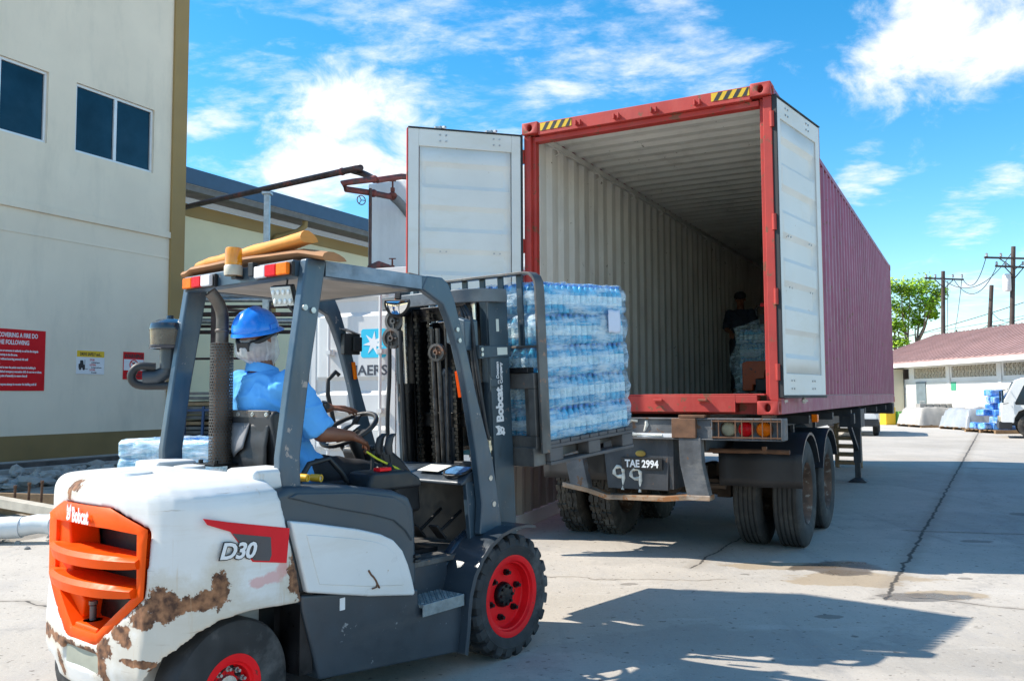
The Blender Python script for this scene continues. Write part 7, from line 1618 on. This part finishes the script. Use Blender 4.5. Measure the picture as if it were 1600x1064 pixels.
wire('thin cable from the single-armed pole down to the small far pole', A(0, .93, .2), A(3, .85, -1.2), 1.0)
wire('thick black cable sagging low above the red roof', A(4, .95), (38, 52, 6.6), .9, .035)
wire('long cable rising to the right across all three near poles', (24, 62, 4.6), (31, 40, 8.2), .5, .022)
wire('long middle cable rising to the right below the first one', (23, 60, 4.1), (32, 40, 7.3), .5, .018)
wire('faint cable crossing low behind the leaning pole', (24, 66, 5.4), (33, 44, 6.9), .5, .015)
wire('short cable from the leaning pole to the foot of the two-armed pole', A(1, .80), A(2, .58), .25, .016)
wire('low cable from the leaning pole running right above the roof', A(1, .70), (31, 40, 5.35), .15, .02)
wire('cable dropping from the leaning pole behind the roof on the left', A(1, .72), (27, 56, 4.2), .3, .018)
wire('cable falling from the leaning pole to the roof on the right', A(1, .68), (27.5, 42, 4.5), .1, .016)
wire('upper cable leaving the right end of the two-armed pole', A(2, .945, 1.4), (36, 38, 9.6), .4)
# low scrub and tree line on the far side of the yard
random.seed(9); b = MB()
for i in range(1600):
    x = random.uniform(4, 70); y = 120+random.uniform(0, 12); p = V((x, y, random.uniform(.2, 2.6+1.2*mnoise.noise(V((x*.12, 0, 0)))))); s_ = random.uniform(.3, .6); a1 = V((random.uniform(-1, 1), random.uniform(-1, 1), random.uniform(-.5, .5))).normalized(); a2 = a1.orthogonal().normalized(); b.sheet([p-a1*s_, p+a2*s_, p+a1*s_, p-a2*s_])
tag(b.build('far_scrub', m_leaf), 'low strip of green bushes far beyond the yard', 'bushes', kind='stuff')
# ---------------------------------------------------------------- tidy: one piece per object, no empties round a single mesh
def islands(me):
    par = list(range(len(me.vertices)))
    def f(i):
        while par[i] != i: par[i] = par[par[i]]; i = par[i]
        return i
    for e in me.edges: a, c = f(e.vertices[0]), f(e.vertices[1]); par[a] = c
    g_ = {}
    for i in range(len(par)): g_.setdefault(f(i), []).append(i)
    return list(g_.values())
def explode(o):
    me = o.data; isl = islands(me)
    if len(isl) < 2: return
    idx = {v: k for k, l in enumerate(isl) for v in l}; src = me
    for k in range(len(isl)):
        bm = bmesh.new(); bm.from_mesh(src); bm.verts.ensure_lookup_table()
        bmesh.ops.delete(bm, geom=[v for v in bm.verts if idx[v.index] != k], context='VERTS'); m2 = src.copy(); bm.to_mesh(m2); bm.free()
        if k == 0: o.data = m2
        else: c = o.copy(); c.data = m2; COL.objects.link(c); c.parent = o.parent
SPLIT = {'bumper_post', 'footwell_side', 'hinge', 'side_bracket', 'pedal', 'guard_bar', 'block', 'bottom_board', 'lashing_rings', 'bolt_heads', 'hose', 'hydraulic_line', 'pilaster', 'post_bolt', 'chassis_side', 'rivet', 'headlight', 'slot_lug', 'side_rail', 'clamp_bolt', 'pipe_socket', 'insulator', 'hose_clamp', 'pulley_bracket', 'twist_lock', 'beacon_bracket'}
for o in [o for o in list(COL.objects) if o.type == 'MESH' and o.name.split('.')[0] in SPLIT]: explode(o)
for o in [o for o in COL.objects if o.type == 'MESH']:
    n_ = o.name.split('.')[0]
    if n_ in ('lashing_rings', 'bolt_heads'): o.name = {'lashing_rings': 'lashing_ring', 'bolt_heads': 'bolt_head'}[n_]
for e in [o for o in COL.objects if o.type == 'EMPTY' and o.parent is None and len(o.children) == 1]:
    c = e.children[0]
    if c.type == 'MESH' and not c.children:
        nm = e.name; loc, rot = e.location.copy(), e.rotation_euler.copy()
        for k in ('label', 'category', 'group'):
            if k in e: c[k] = e[k]
        c.parent = None; c.location = loc; c.rotation_euler = rot; bpy.data.objects.remove(e); c.name = nm
